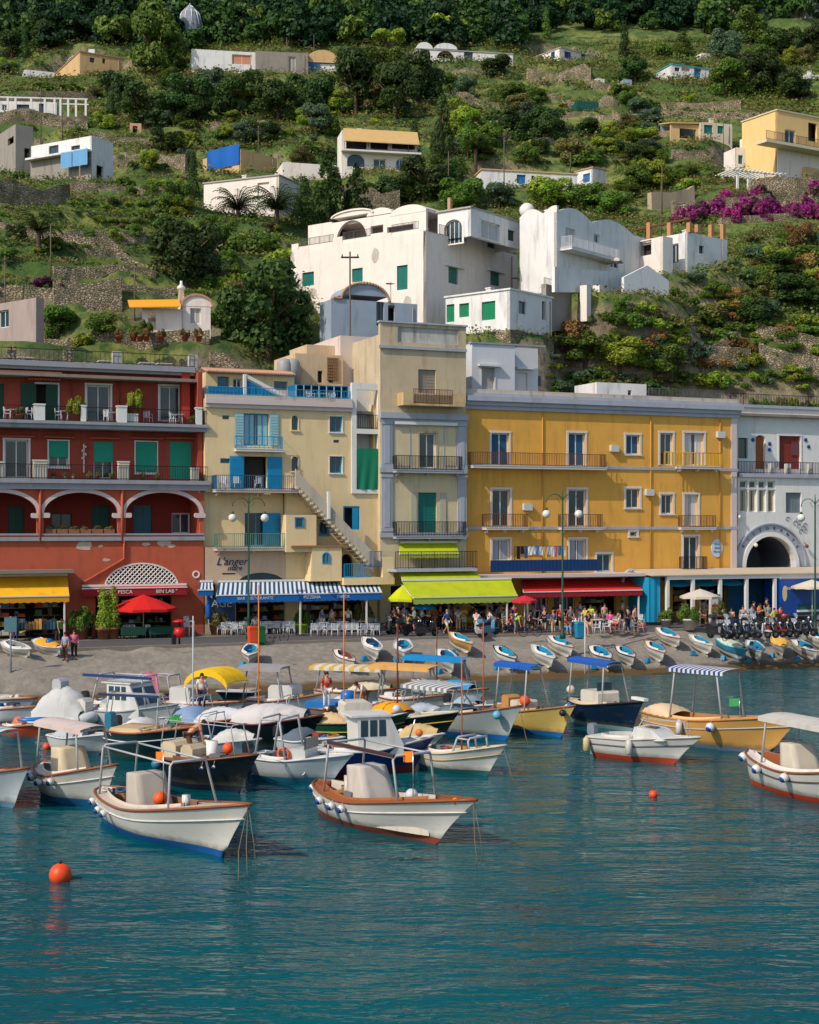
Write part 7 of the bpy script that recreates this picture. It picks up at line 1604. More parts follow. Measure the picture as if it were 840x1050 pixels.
 pp(76,676,.3,'stand','pink','black','person in a pink top standing at the kerb below the yellow awning',z='ramp');pp(67,677,-.4,'stand','light blue','brown','person in a pale blue top beside the one in pink',z='ramp',scale=.95);pp(16,655,3.2,'stand','blue','blue','person in bright blue clothes under the yellow awning, leftmost on the road');pp(60,650,.8,'bend','green','grey','person in green bending at the edge of the yellow awning')
 pp(92,655,1.2,'stand','white','black','person in a white shirt by the spiral conifers');pp(262,649,.4,'sit','white','navy','person in white seated by the left lamp post');pp(357,643,.2,'stand','white','navy','waiter in white standing at the right under the striped awning');pp(330,643,1,'stand','blue','white','person in a blue shirt under the striped awning');pp(340,643,2.2,'stand','beige','grey','person in beige under the striped awning')
 pp(414,647,2.6,'stand','light blue','teal','person in a long pale blue skirt left of the blue parasol',skirt=True);pp(434,648,1.5,'ride','white','navy','rider in a white shirt sitting on the dark scooter below the blue parasol',hair='cap')
 pp(458,651,.9,'walk','blue','white','man in blue shirt and white shorts walking past the lime awning',hair='fair');pp(470,648,3.4,'stand','white','beige','man in white standing with his back turned below the lime awning');pp(489,650,2.8,'ride','white','grey','rider in white on the white scooter below the lime awning');pp(503,649,2.0,'ride','white','blue','rider in white and blue jeans on the pale blue scooter')
 pp(519,646,.2,'phone','orange','red','person in an orange top right of the lime awning');pp(524,646,-.6,'stand','blue','navy','person in bright blue beside the one in orange');pp(545,650,1.8,'ride','black','black','rider in black on the bicycle by the patterned parasol');pp(557,644,3.3,'stand','blue','navy','man with a blue backpack walking away by the red awning');pp(531,650,.9,'bend','lime','grey','person in a lime vest leaning over beside the bicycle')
 pp(580,650,.5,'sit','red','light blue','person in a red top seated by the middle lamp post');pp(603,653,.3,'walk','black','beige','person in a black top and beige shorts by the turquoise bin');pp(606,645,-.5,'phone','lime','grey','person in lime under the red awning');pp(595,643,.1,'stand','blue','white','person in bright blue standing under the red awning');pp(620,643,.4,'stand','beige','grey','person in beige at the back of the red awning')
 for i,(px,py,ps,a,b)in enumerate([(445,641,'stand','orange','beige'),(452,640,'stand','black','navy'),(465,641,'phone','orange','beige'),(478,640,'sit','grey','navy'),(484,640,'stand','yellow','grey'),(495,640,'sit','black','grey'),(508,640,'sit','grey','beige'),(514,641,'stand','beige','brown'),(425,641,'stand','brown','beige'),(404,642,'stand','black','black'),(440,640,'stand','yellow','black'),(527,641,'stand','pink','white')]):
  pp(px,py,rg.uniform(-1,1),ps,a,b,'person in a %s top and %s %s under the lime awning'%(a,b,'shorts' if ps=='phone' else 'trousers'),group=G)
 for i,(px,py,ps,a,b)in enumerate([(586,644,'sit','red','white'),(612,644,'sit','white','navy'),(626,645,'sit','pink','white'),(634,646,'sit','white','red'),(644,646,'sit','red','beige'),(652,645,'sit','navy','beige'),(638,641,'stand','white','navy'),(568,643,'sit','beige','brown')]):
  pp(px,py,rg.uniform(-2,2),ps,a,b,'person in %s %s under the red awning'%(a,{'sit':'seated','stand':'standing'}[ps]),group=G)
 for i,(px,py,ps,a,b,s)in enumerate([(762,646,'stand','grey','black',1),(771,645,'stand','light blue','white',1),(779,643,'phone','orange','black',1),(788,643,'stand','teal','beige',1),(786,640,'stand','black','black',1.15),(804,648,'bend','red','black',1),(800,646,'stand','red','navy',1),(794,646,'stand','lime','grey',.9),(750,642,'sit','beige','brown',1),(743,641,'sit','green','brown',1),(719,640,'sit','yellow','brown',1),(697,639,'sit','teal','grey',1),(773,640,'stand','blue','white',1)]):
  pp(px,py,rg.uniform(-1.2,1.2),ps,a,b,'person in %s %s among the scooters and veranda tables'%(a,{'sit':'seated','stand':'standing','phone':'looking at a phone','bend':'bending'}[ps]),group=G,scale=s)
 tops=['white','blue','black','red','beige','teal','grey','light blue','yellow','navy']
 for i in range(34):
  px=408+rg.random()*120 if i<18 else(540+rg.random()*112 if i<28 else 690+rg.random()*60);a,b=rg.choice(tops),rg.choice(['navy','beige','grey','white','brown','black']);ps=rg.choice(['stand','stand','walk','sit','phone'])
  pp(px,rg.uniform(642,650)if i<28 else rg.uniform(636,644),rg.uniform(-3,3),ps,a,b,'person in a %s top %s among the %s'%(a,{'sit':'sitting','stand':'standing','phone':'looking down','walk':'walking'}[ps],'lime awning tables' if i<18 else('red awning tables' if i<28 else 'veranda plants')),group=G,hair=rg.choice([None,None,'fair','grey','cap']),scale=rg.uniform(.92,1.06))
  # scooters
 S=[(425,652,0,(26,28,34),1,'black scooter with top box under the blue parasol'),(438,653,.2,(24,30,38),0,'black scooter nearest the blue parasol pole'),(395,651,.1,(60,70,72),1,'grey scooter with brown top box right of the white chairs'),(490,653,1.3,(196,196,196),0,'white scooter seen from the front below the lime awning'),(503,652,.5,(60,130,160),1,'pale blue scooter below the lime awning'),(406,650,.3,(30,30,32),0,'black scooter beside the grey one by the white chairs')]
 for px,py,r_,c,b,lb in S:scooter(on(px,py),FF.a+r_,c,lb,bool(b))
 cols=[((34,36,40),'black'),((70,74,80),'grey'),((150,152,156),'silver'),((40,56,84),'dark blue'),((190,192,194),'white'),((60,62,66),'charcoal'),((120,124,130),'light grey'),((150,40,36),'red')]
 for i,px in enumerate([737,744,751,758,765,772,779,787,795,803,811,819,827]):
  c=cols[[0,2,5,0,3,1,4,0,7,5,0,1,0][i]];scooter(on(px,655-i*.25+rg.uniform(-1,1)),-1.1+rg.uniform(-.35,.35),c[0],'%s scooter in the row parked above the rowboats'%c[1],i%3==1,'scooters in the row above the rowboats')
 for i,px in enumerate([741,756,770,783,812,824]):
  c=cols[[5,0,4,1,0,3][i]];scooter(on(px,648-i*.2),-1.1+rg.uniform(-.35,.35),c[0],'%s scooter in the rear of the parked row'%c[1],i%2==0,'scooters in the row above the rowboats')
 place('bike',lambda:mk_bike(),tuple(on(544,653)),FF.a,'dark bicycle by the patterned parasol','bicycles');place('bike',None,tuple(on(512,649)),FF.a+.3,'bicycle beside the pale blue scooter','bicycles');place('bike',None,tuple(on(284,659)),FF.a+.2,'small bicycle parked beside the green bin','bicycles');place('bike',None,tuple(on(585,650)),FF.a+.4,'bicycle leaning near the middle lamp post','bicycles');place('bike',None,tuple(on(749,657)),FF.a+.3,'bicycle at the left end of the scooter row','bicycles')
 # blue van
 f=Q.off(4.2);a=f.X(801);L=5.4;t_=thing('blue_van','blue box van with white lettering parked at the right edge','van',tuple(f.w(a,0,RZ)),f.a);vb=mat('van_blue',(10,66,150),.35,.08,2,coat=.3);z0=RZ-.05
 MB(f.M).box(a,a+L,0,2.1,z0+1.35,z0+3.3,bev=.08).build('body',vb,t_);MB(f.M).box(a+.02,a+L,-.02,2.12,z0+3.303,z0+3.4).build('roof',mat('van_roof',(150,146,140),.7,.2,2),t_)
 MB(f.M).box(a+1.6,a+L,.1,2.0,z0+.5,z0+1.35).build('counter',mat('van_teal',(30,84,96),.4,.2,2),t_);MB(f.M).box(a+1.5,a+L,-.15,.08,z0+.75,z0+.9).build('shelf',WPAINT(),t_)
 MB(f.M).box(a,a+1.6,.0,2.1,z0+.45,z0+1.345,bev=.05).build('cab',vb,t_)
 for x in(a+.9,a+4.4):w_=MB(f.M@Matrix.Translation((x,.12,z0+.38))@Matrix.Rotation(pi/2,4,'X'));w_.lathe([(.2,-.1),(.36,-.11),(.38,0),(.36,.11),(.2,.1)],n=18);w_.build('wheel',RUBBER(),t_)
 lettering('La Gelateria',f.M@Matrix.Translation((a+3.6,-.01,z0+2.6))@UP,.42,WPAINT(),t_);lettering('Ice Bar',f.M@Matrix.Translation((a+1.0,-.01,z0+2.6))@UP,.4,WPAINT(),t_)
 mb=MB(f.M);mb.prism([(a+.35+.22*cos(k*pi/10),z0+2.2+.6*sin(k*pi/10))for k in range(20)],-.015,-.003);mb.build('oval_mark',mat('cream_mark',(214,196,150),.5),t_)
 # ------------------------------------------------------------------ boats
def hullmesh(L,B,fb,fm,fs,dr=.35,transom=0.0,boot=.2,bow_rake=.9,stern_rake=.25,n=26,fine=.9):
 """rows of stations from stern to bow; returns (sheer list of (x,y,z)), hull MB with slot 0 topsides, 1 bottom"""
 def wv(u):
  a=sin(pi*min(1,(u*(1-.5*transom)+.5*transom))**.9)if False else 0
  us=transom*.5+u*(1-transom*.5);w_=(4*us*(1-us))**.55 if us<.5 else(1-((us-.5)/.5)**2.3)**fine
  return max(.012,B/2*w_)
 def sh(u):return fm+(fb-fm)*max(0,(u-.4)/.6)**1.8+(fs-fm)*max(0,(.4-u)/.4)**1.6
 rows=[];S=[]
 for i in range(n+1):
  u=i/n;w_,zs=wv(u),sh(u);d=dr*(1-.75*max(0,(u-.75)/.25)**2);row=[]
  zl=[-d,-d*.6,-.05,boot]+[boot+(zs-boot)*k/5 for k in range(1,6)]
  for z in zl:
   v=(z+d)/(zs+d);full=v**(.38+1.5*max(0,(u-.5)/.5)**1.5);y=w_*full
   x=-L/2+u*L+bow_rake*(v**1.3)*max(0,(u-.6)/.4)**2-stern_rake*v*max(0,(.25-u)/.25)**2
   row.append((x,y,z))
  rows.append(row);S.append(row[-1])
 mb=MB();k=len(rows[0])
 for sgn in(1,-1):
  V=[(x,y*sgn,z)for r in rows for x,y,z in r]
  for i in range(n):
   for j in range(k-1):
    a,b,c,d_=i*k+j,(i+1)*k+j,(i+1)*k+j+1,i*k+j+1
    mb.add([V[a],V[b],V[c],V[d_]],[(0,1,2,3)if sgn<0 else(3,2,1,0)],1 if j<3 else 0,True)
 if transom:P=[(x,y,z)for x,y,z in rows[0]]+[(x,-y,z)for x,y,z in reversed(rows[0])];mb.add(P,[tuple(range(len(P)))],0)
 return S,mb
def weld(o):
 import bmesh as bmm
 b=bmm.new();b.from_mesh(o.data);bmm.ops.remove_doubles(b,verts=b.verts,dist=.0008);bmm.ops.recalc_face_normals(b,faces=b.faces);b.to_mesh(o.data);b.free()
WOOD=lambda:mat('varnished_wood',(142,76,36),.4,.25,4,coat=.3)
def boat(nm,label,P0,P1,B=2.1,hull=(214,210,202),bottom=(26,80,130),rail=(142,76,36),deck=(206,200,190),fb=1.25,fm=.72,fs=.85,transom=0.0,wellx=(.12,.66),stripe=None,inner=(190,180,166),cat='boat',group=None,zoff=0,rot=None,rake=.9,deckm=None):
 A,C=(onz(*P0),onz(*P1));d=C-A;L=d.length;rz=atan2(d.y,d.x);mid=(A+C)/2
 return boat_at(nm,label,mid,rz,L,B,hull,bottom,rail,deck,fb,fm,fs,transom,wellx,stripe,inner,cat,group,rake)
def hullpaint(c):
 nm='hull_%d_%d_%d'%tuple(c)
 if nm in MATS:return MATS[nm]
 m,t,b=nt(nm);cc=coords(t);base=lin(c);sx=t.nodes.new('ShaderNodeSeparateXYZ');t.links.new(cc,sx.inputs[0])
 k=mixc(t,noisen(t,1.3,5,vec=cc),tuple(x*.88 for x in base[:3])+(1,),base)
 s_=ramp(t,noisen(t,2.2,7,vec=coords(t,(.5,1,2.5)),rough=.7),.55,.8);q=t.nodes.new('ShaderNodeMath');q.operation='MULTIPLY';q.inputs[1].default_value=.45;t.links.new(s_,q.inputs[0]);k=mixc(t,q.outputs[0],k,lin((120,104,80)))
 a=t.nodes.new('ShaderNodeMath');a.operation='MULTIPLY_ADD';a.inputs[1].default_value=-.35;t.links.new(noisen(t,3,6,vec=cc),a.inputs[0]);t.links.new(sx.outputs['Z'],a.inputs[2])
 g=ramp(t,a.outputs[0],.02,.22,(1,1,1,1),(0,0,0,1));q=t.nodes.new('ShaderNodeMath');q.operation='MULTIPLY';q.inputs[1].default_value=.6;t.links.new(g,q.inputs[0]);k=mixc(t,q.outputs[0],k,lin((84,78,50)))
 t.links.new(k,b.inputs['Base Color']);b.inputs['Roughness'].default_value=.4;MATS[nm]=m;return m
def pm(pre,c,rough=.35):
 if pre=='boat_paint':return hullpaint(c)
 return mat('%s_%d_%d_%d'%((pre,)+tuple(c)),c,rough,.08,1.3,stain=.32)
def boat_at(nm,label,p,rz,L,B,hull,bottom,rail,deck,fb=1.25,fm=.72,fs=.85,transom=0.0,wellx=(.12,.66),stripe=None,inner=(190,180,166),cat='boat',group=None,rake=.9,floor=.22,boot=.2):
 t_=thing(nm,label,cat,tuple(p),rz,group);INV.pop(t_.name);t_['L']=L
 S,mb=hullmesh(L,B,fb,fm,fs,transom=transom,bow_rake=rake,boot=boot);o=mb.build('hull',[pm('boat_paint',hull),pm('antifouling',bottom,.6)],t_);weld(o)
 n=len(S)-1;r=MB()
 for sg in(1,-1):r.tube([(x,y*sg,z+.02)for x,y,z in S],.045,5)
 if transom:r.tube([(S[0][0],S[0][1],S[0][2]+.02),(S[0][0],-S[0][1],S[0][2]+.02)],.045,5)
 r.build('gunwale',pm('rail',rail,.4),t_)
 if stripe:
  r=MB()
  for sg in(1,-1):
   P=[]
   for i,(x,y,z)in enumerate(S):
    u=i/n;v=.78;e=.38+1.5*max(0,(u-.5)/.5)**1.5;P.append((x-rake*(1-v**1.3)*max(0,(u-.6)/.4)**2,(y*v**e+.012)*sg,(z+.35)*v-.35))
   r.tube(P,.028,4)
  r.build('rubbing_strake',pm('rail',stripe,.4),t_)
 D=MB();W_=MB();a,b=wellx
 P=[]
 for i,(x,y,z)in enumerate(S):
  u=i/n;k=0
  if a<=u<=b:k=.74*min(1,sin(pi*(u-a)/(b-a))**.35 if 0<(u-a)/(b-a)<1 else 0)
  P.append((x,y,z,k*y))
 for sg in(1,-1):
  D.grid([[(x,y*sg*.985,z),(x,(y+k)/2*sg,z+.035),(x,k*sg,z+.05)]for x,y,z,k in P])
  D.grid([[(x,k*sg,z+.05),(x,k*sg,z+.14),(x,max(0,k-.04)*sg,z+.14)]for x,y,z,k in P if k>.02])
  W_.grid([[(x,max(0,k-.04)*sg,z+.14),(x,max(0,k-.08)*sg,floor)]for x,y,z,k in P if k>.02],0,False)
 D.build('deck',pm('deck',deck,.5),t_)
 W_.grid([[(x,-max(0,k-.08),floor),(x,max(0,k-.08),floor)]for x,y,z,k in P if k>.02],0,False);W_.build('cockpit',pm('cockpit',inner,.6),t_)
 t_['S']=[c for s in S for c in s]
 return t_
def BS(t_,u):
 S=t_['S'];n=len(S)//3-1;f=u*n;i=min(n-1,int(f));q=f-i;return[S[i*3+k]*(1-q)+S[i*3+3+k]*q for k in range(3)]
def fender(t_,u,side=-1,r=.14,c1=(214,212,206),long_=False,drop=.25):
 x,y,z=BS(t_,u);m=MB();yy=side*(y+r*.75);zz=z-drop
 if long_:m.lathe([(.02,-.34),(r,-.26),(r,.2),(.04,.3)],(x,yy,zz),10)
 else:m.ball((x,yy,zz),r,12)
 o=m.build('fender',pm('fender',c1,.4),t_);MB().ball((x,yy-side*-.06,zz-r*.2),r*.78,10).build('fender_cap',pm('fender',(24,60,130),.4),o)if not long_ and c1[0]>180 else None
 MB().tube([(x,yy,zz+r),(x,side*(y-.02),z+.05)],.01,4).build('fender_line',pm('rope',(196,188,170),.8),o)
def frame(t_,u0,u1,h,top=None,col=None,thick=.055,slant=.25,sag=0,tw=None,stripes=None,single=False):
 m=col or mat('pale_pipe',(176,176,178),.35);a,b=BS(t_,u0),BS(t_,u1);w0=min(a[1],b[1],1.0)*.82;mb=MB()
 for x,y,z,s in((a[0],a[1]*.82,a[2],slant),(b[0],b[1]*.82,b[2],-slant)):
  mb.tube([(x,-y,z),(x+s,-w0,h-.12),(x+s+.05,-w0*.9,h),(x+s+.05,w0*.9,h),(x+s,w0,h-.12),(x,y,z)],thick*.75,6)
 if not single:
  for s in(-1,1):mb.tube([(a[0]+slant,s*w0,h-.05),(b[0]-slant,s*w0,h-.05)],thick*.6,6)
 mb.build('canopy_frame',m,t_)
 if top is not None:
  xa,xb=a[0]-.1,b[0]+.1;w_=tw or w0*1.1;T=MB();ns=stripes or 10
  for i in range(ns):
   q0,q1=xa+(xb-xa)*i/ns,xa+(xb-xa)*(i+1)/ns
   T.grid([[(q,w_*(j/4-1),h+.06+.10*(1-(j/4-1)**2))for j in range(9)]for q in(q0,q1)],i%2 if stripes else 0)
   T.add([(q0,-w_,h+.06),(q1,-w_,h+.06),(q1,-w_,h-.10),(q0,-w_,h-.10)],[(0,1,2,3)],i%2 if stripes else 0)
  mats=[pm('canvas',top,.8)]
  if stripes:mats.append(pm('canvas',(206,206,204),.8))
  T.build('canopy',mats,t_)
def console(t_,u,w_=.55,h=1.15,l=.75,rgb=(196,184,166),base=.25):
 x,_,z=BS(t_,u);mb=MB();k=[]
 for j,(zz,s,ox)in enumerate(((0,1.0,0),(.2,.96,.0),(.3,.97,0),(.6,.9,-.04),(.88,.84,-.08),(.98,.82,-.1),(1.0,.8,-.1),(1.0,.4,-.1))):
  row=[]
  for i in range(24):
   a=2*pi*i/24;cx,cy=cos(a),sin(a);q=max(abs(cx),abs(cy));rip=1+.03*sin(i*3.1+j*.6)*(1-zz)+.015*sin(i*5.3+j)
   row.append((x+ox*l-.22*zz*l+cx/q*l*(.5-.16*zz)*s*rip,cy/q*w_*s*rip,base+h*zz))
  k.append(row)
 mb.grid(k,closed=True);mb.add(k[-1],[tuple(range(24))]);mb.build('console_cover',pm('cover',rgb,.85),t_)
def bench(t_,u,rgb=(150,90,50),h=.55,w_=.3):
 x,y,z=BS(t_,u);y*=.62;MB().box(x-w_/2,x+w_/2,-y,y,h-.04,h+.02).box(x-w_/2+.03,x+w_/2-.03,-y+.05,y-.05,.22,h-.042).build('bench',pm('bench',rgb,.5),t_)
def mast(t_,u,h,rgb=(190,104,30),r=.055,lean=0):
 x,_,z=BS(t_,u);MB().tube([(x,0,.2),(x+lean,0,h)],[r,r*.7],8).build('mast',pm('mast',rgb,.5),t_)
def hump(t_,u0,u1,h,rgb,w_=.9,name='cover',stripes=False):
 a,b=BS(t_,u0),BS(t_,u1);mb=MB();n=12;rows=[]
 for i in range(n+1):
  u=u0+(u1-u0)*i/n;x,y,z=BS(t_,u);q=sin(pi*(i+.6)/(n+1.2))**.5
  rows.append([(x,y*w_*cos(pi*j/10),z+.04+h*q*sin(pi*j/10)**.8+.03*sin(i*2.3+j*1.1))for j in range(11)])
 mb.grid(rows);mb.build(name,pm('cover',rgb,.85),t_)
def outboard(t_,rgb=(40,42,46),y=0):
 x,_,z=BS(t_,0);m=pm('engine',rgb,.3);MB().box(x-.42,x-.08,y-.15,y+.15,z-.02,z+.48,bev=.09).build('outboard_cowl',m,t_);MB().box(x-.32,x-.16,y-.07,y+.07,-.35,z-.02).build('outboard_leg',m,t_)
def cabin(t_,u0,u1,h,w_=.8,rgb=(214,212,206),win=True,slope=.5):
 a,b=BS(t_,u0),BS(t_,u1);z0=min(a[2],b[2])-.25;P=[(a[0],z0),(b[0]+slope,z0),(b[0]+slope,b[2]+.1),(b[0],h-.06),(b[0]-.1,h),(a[0]-.1,h),(a[0]-.05,h-.06)];W_=w_
 o=MB().prism(P,-W_,W_).build('cabin',pm('cabin',rgb,.35),t_);MB().box(a[0]-.3,b[0]+.08,-W_-.06,W_+.06,h+.003,h+.07).build('cabin_roof',pm('cabin',rgb,.35),t_)
 if win:
  zb,zt=z0+(h-z0)*.52,h-.12;n=3;gl=glass()
  for s in(-1,1):
   for i in range(n):
    xa=a[0]+.08+(b[0]-a[0]-.2)*i/n;xb=xa+(b[0]-a[0]-.2)/n-.08;MB().prism([(xa,zb),(xb,zb),(xb-(.0 if i<2 else.03),zt),(xa,zt)],s*W_-.012+(0 if s<0 else.0),s*W_+.012).build('cabin_window',gl,o)
  q0,q1=b[0]+slope,b[2]+.1;dx,dz=b[0]-q0,(h-.06)-q1
  for j in range(2):
   y0=-W_+.08+j*W_;y1=y0+W_-.16;MB().add([(q0+dx*.15+.015,y0,q1+dz*.15),(q0+dx*.15+.015,y1,q1+dz*.15),(q0+dx*.88+.015,y1,q1+dz*.88),(q0+dx*.88+.015,y0,q1+dz*.88)],[(0,1,2,3)]).build('windscreen',gl,o)
def ropes(t_,u=.98,dy=-.3,n=2):
 x,y,z=BS(t_,u);m=MB()
 for k in range(n):m.tube([(x,0,z),(x+.3+.25*k,dy*k,z*.4),(x+.45+.5*k,dy*1.5*k,-.2)],.014,4)
 m.build('mooring_line',pm('rope',(120,106,84),.8),t_)
def flag(t_,u,h,rgb=(240,130,20)):
 x,y,z=BS(t_,u);MB().tube([(x,-.3,z),(x,-.3,h)],.015,5).build('flag_pole',CHROME(),t_);MB().grid([[(x-.55*i/5,-.3+.04*sin(i*1.6),h-.04-.33*j/3-.06*i/5)for i in range(6)]for j in range(4)]).build('flag',pm('flag',rgb,.8),t_)
def ring_buoy(t_,u,y,z,rgb=(232,90,30),solid=True,r=.2):
 x=BS(t_,u)[0];m=MB()
 if solid:m.ball((x,y,z),r,12)
 else:m.tube([(x+r*cos(k*pi/8),y,z+r*sin(k*pi/8))for k in range(17)],.055,6,caps=False)
 m.build('lifebuoy' if not solid else 'buoy',pm('buoy',rgb,.5),t_)
def clutter(t_,seed,u0=.15,u1=.6,n=7):
 rg=random.Random(seed);cs=[(196,190,178),(60,64,70),(30,90,150),(170,120,70),(214,212,206),(110,112,116),(150,60,40)]
 for i in range(n):
  u=rg.uniform(u0,u1);x,y,z=BS(t_,u);y=rg.uniform(-.5,.5)*y;c=rg.choice(cs);s=rg.uniform(.12,.3);h=rg.uniform(.15,.45);k=rg.random()
  m=MB()
  if k<.5:m.box(x-s,x+s,y-s*.7,y+s*.7,.25,z+h*.6,bev=.04);nm='locker'
  elif k<.75:m.ball((x,y,z+.05),s*.7,8);nm='buoy'
  else:m.tube([(x+s*cos(a*pi/4),y+s*sin(a*pi/4),z+.02+.01*a)for a in range(14)],.03,5);nm='rope_coil'
  m.build(nm,pm('gear',c,.6),t_)
def boats():
 G='wooden gozzo boats moored in the harbour';cream=(178,168,154)
 # 1
 t_=boat('gozzo_boat','white gozzo with blue bottom, brown rail and orange flag, at the lower left',(108,838),(229,880),B=2.4,bottom=(16,84,150),fb=1.75,fm=.9,fs=.95,stripe=(206,202,196),wellx=(.06,.74),group=G,rake=1.5,inner=(150,104,70),deck=(196,184,168))
 frame(t_,.12,.74,2.55,None);console(t_,.42,.62,1.55,1.1,cream,.3);bench(t_,.2,(110,140,160));bench(t_,.58);flag(t_,.60,2.75);ring_buoy(t_,.56,-.25,1.25,r=.22);MB().lathe([(.13,0),(.13,.4)],(1.6,0,1.1),10).build('bollard',pm('deck',(206,202,196)),t_)
 clutter(t_,51,.1,.36,5)
 for u in(.22,.30,.06):fender(t_,u,r=.12,drop=.3)
 ropes(t_,.99,-.4,3)
 # 2
 t_=boat('gozzo_boat','cream gozzo with varnished rail, red-brown bottom and dark canopy bar, nearest in the middle',(330,832),(448,866),B=2.3,bottom=(128,60,44),fb=1.6,fm=.85,fs=1.0,stripe=(214,208,200),wellx=(.05,.86),group=G,rake=1.9,inner=(206,196,180),deck=(150,88,44))
 frame(t_,.2,.78,2.55,None);MB().box(BS(t_,.2)[0]+.2,BS(t_,.78)[0]-.2,-.75,-.65,2.5,2.6).build('canopy_bar',pm('bar',(70,44,52)),t_);console(t_,.48,.62,1.55,1.3,(190,180,170),.35);bench(t_,.14,(128,70,34));bench(t_,.3,(206,196,180));bench(t_,.66,(206,196,180));ring_buoy(t_,.78,-.2,1.35,(196,200,206),True,.2)
 MB().tube([(-1.2,-.3,.3),(-1.2,-.3,1.5)],.1,8).build('outboard_cover',pm('cover',(196,184,166)),t_);ring_buoy(t_,.95,-.2,1.5,(222,122,40),True,.1)
 clutter(t_,52,.08,.4,5)
 for u in(.02,.24,.38,.48):fender(t_,u,r=.13,drop=.18)
 ropes(t_,.99,-.4,2);flag(t_,.8,2.75)
 # 3
 t_=boat('gozzo_boat','white gozzo with orange-red bottom and blue-white fenders, cut by the right edge',(772,802),(905,836),B=2.3,bottom=(190,66,34),fb=1.7,fm=.9,fs=1.15,stripe=(90,70,60),wellx=(.05,.8),group=G,inner=(150,84,44),deck=(214,208,198))
 frame(t_,.22,.75,2.6,(196,190,180));console(t_,.42,.62,1.5,1.1,(196,186,168),.3);bench(t_,.16,(150,84,44));bench(t_,.3,(206,200,190))
 for u in(.03,.24,.5):fender(t_,u,r=.17,drop=.15)
 # 4
 t_=boat('gozzo_boat','white gozzo with beige canopy and cream console cover, left of the orange-flagged gozzo',(46,812),(106,828),B=2.2,bottom=(20,90,140),fb=1.55,fm=.9,fs=1.0,stripe=(206,202,196),wellx=(.06,.78),group=G,inner=(176,170,160))
 frame(t_,.12,.8,2.55,(204,184,176));console(t_,.5,.6,1.5,1.1,(206,188,156),.3);clutter(t_,3,.1,.4,4)
 for u in(.1,.2,.42,.62):fender(t_,u,r=.13,drop=.2)
 # 5
 t_=boat('gozzo_boat','pale blue and white gozzo with striped canopy cut by the left edge',(-62,812),(14,829),B=2.2,bottom=(90,120,140),hull=(190,196,200),fb=1.45,fm=.9,fs=1.0,group=G,inner=(150,104,70))
 frame(t_,.3,.86,2.5,(120,160,180),stripes=12);
 for u in(.6,.78):fender(t_,u,r=.15)
 p=onz(-6,805);person(BSW(t_,.45,.35),1.0,'stand','orange','grey','bare-armed man in orange standing in the boat at the left edge')
 # 6 cabin cruiser
 t_=boat('cabin_boat','white cabin motorboat with dark blue hull behind the middle gozzo',(330,795),(424,790),B=2.1,hull=(20,46,104),bottom=(120,40,40),rail=(214,212,206),deck=(214,212,206),fb=1.3,fm=.95,fs=1.0,transom=.5,wellx=(.08,.4),cat='motorboat',inner=(200,198,194))
 cabin(t_,.34,.68,2.25,.78);ring_buoy(t_,.9,-.3,1.5,(236,120,30),True,.15);clutter(t_,8,.05,.3,5);fender(t_,.1,long_=True,c1=(196,176,120))
 # 7
 t_=boat('motorboat','white and pale blue open motorboat with steel arch and orange lifebuoy',(266,797),(340,803),B=1.9,hull=(190,198,202),bottom=(40,110,140),rail=(206,206,204),deck=(206,206,204),fb=1.1,fm=.8,fs=.85,transom=.5,wellx=(.05,.6),cat='motorboat',inner=(150,160,168))
 frame(t_,.1,.5,2.35,None,single=False);MB().box(.0,.7,-.5,.5,.3,1.25,bev=.08).build('console',pm('cabin',(200,200,196)),t_);MB().box(.66,.72,-.5,.5,1.25,1.65).build('windscreen',glass(),t_);ring_buoy(t_,.45,-.62,1.05,solid=False,r=.22);outboard(t_);fender(t_,.08,long_=True,c1=(40,70,100));clutter(t_,5,.1,.4,4)
 # 8
 t_=boat('gozzo_boat','small white gozzo with low steel rail behind the bow of the middle gozzo',(432,786),(500,796),B=1.9,bottom=(30,90,96),fb=1.25,fm=.75,fs=.8,rail=(196,180,150),group=G,inner=(176,130,80),stripe=(176,150,96))
 mast(t_,.62,4.6,(176,96,40),.036);frame(t_,.66,.8,1.45,None,slant=.05);clutter(t_,11,.2,.6,4);ropes(t_,.98,-.3,2);MB().tube([(-1.8,-.8,.7),(-1.2,-.9,2.0)],.03,5).build('boat_hook',CHROME(),t_)
 # 9
 t_=boat('gozzo_boat','large grey-white gozzo with striped tarpaulin awning and brown mast',(432,747),(520,759),B=2.3,hull=(176,184,184),bottom=(10,90,160),fb=1.6,fm=.95,fs=1.0,group=G,deck=(206,190,180),inner=(90,110,116))
 mast(t_,.72,5.2,(176,86,36),.036);frame(t_,.02,.5,2.1,(130,130,126),stripes=16,tw=1.2);hump(t_,.3,.55,.35,(96,120,130));fender(t_,.9,r=.2,c1=(100,170,190));ropes(t_,.98,-.3,2)
 # 10
 t_=boat('gozzo_boat','pale yellow gozzo with flat blue canopy and an orange buoy',(512,745),(576,756),B=2.0,hull=(214,184,104),bottom=(20,96,160),rail=(150,104,60),fb=1.5,fm=.95,fs=1.0,group=G,deck=(190,150,100),inner=(140,110,70))
 frame(t_,.08,.62,3.0,(16,86,170));ring_buoy(t_,.5,-.3,1.45,(236,84,20),True,.26);MB().box(-1.6,-1.1,-.35,.35,.9,1.6,bev=.1).build('locker',pm('gear',(196,140,80)),t_);MB().box(-.8,.0,-.5,.5,.9,1.45,bev=.08).build('engine_box',pm('gear',(206,196,180)),t_);fender(t_,.2,r=.22,c1=(110,176,196));fender(t_,.95,r=.16,c1=(36,36,40))
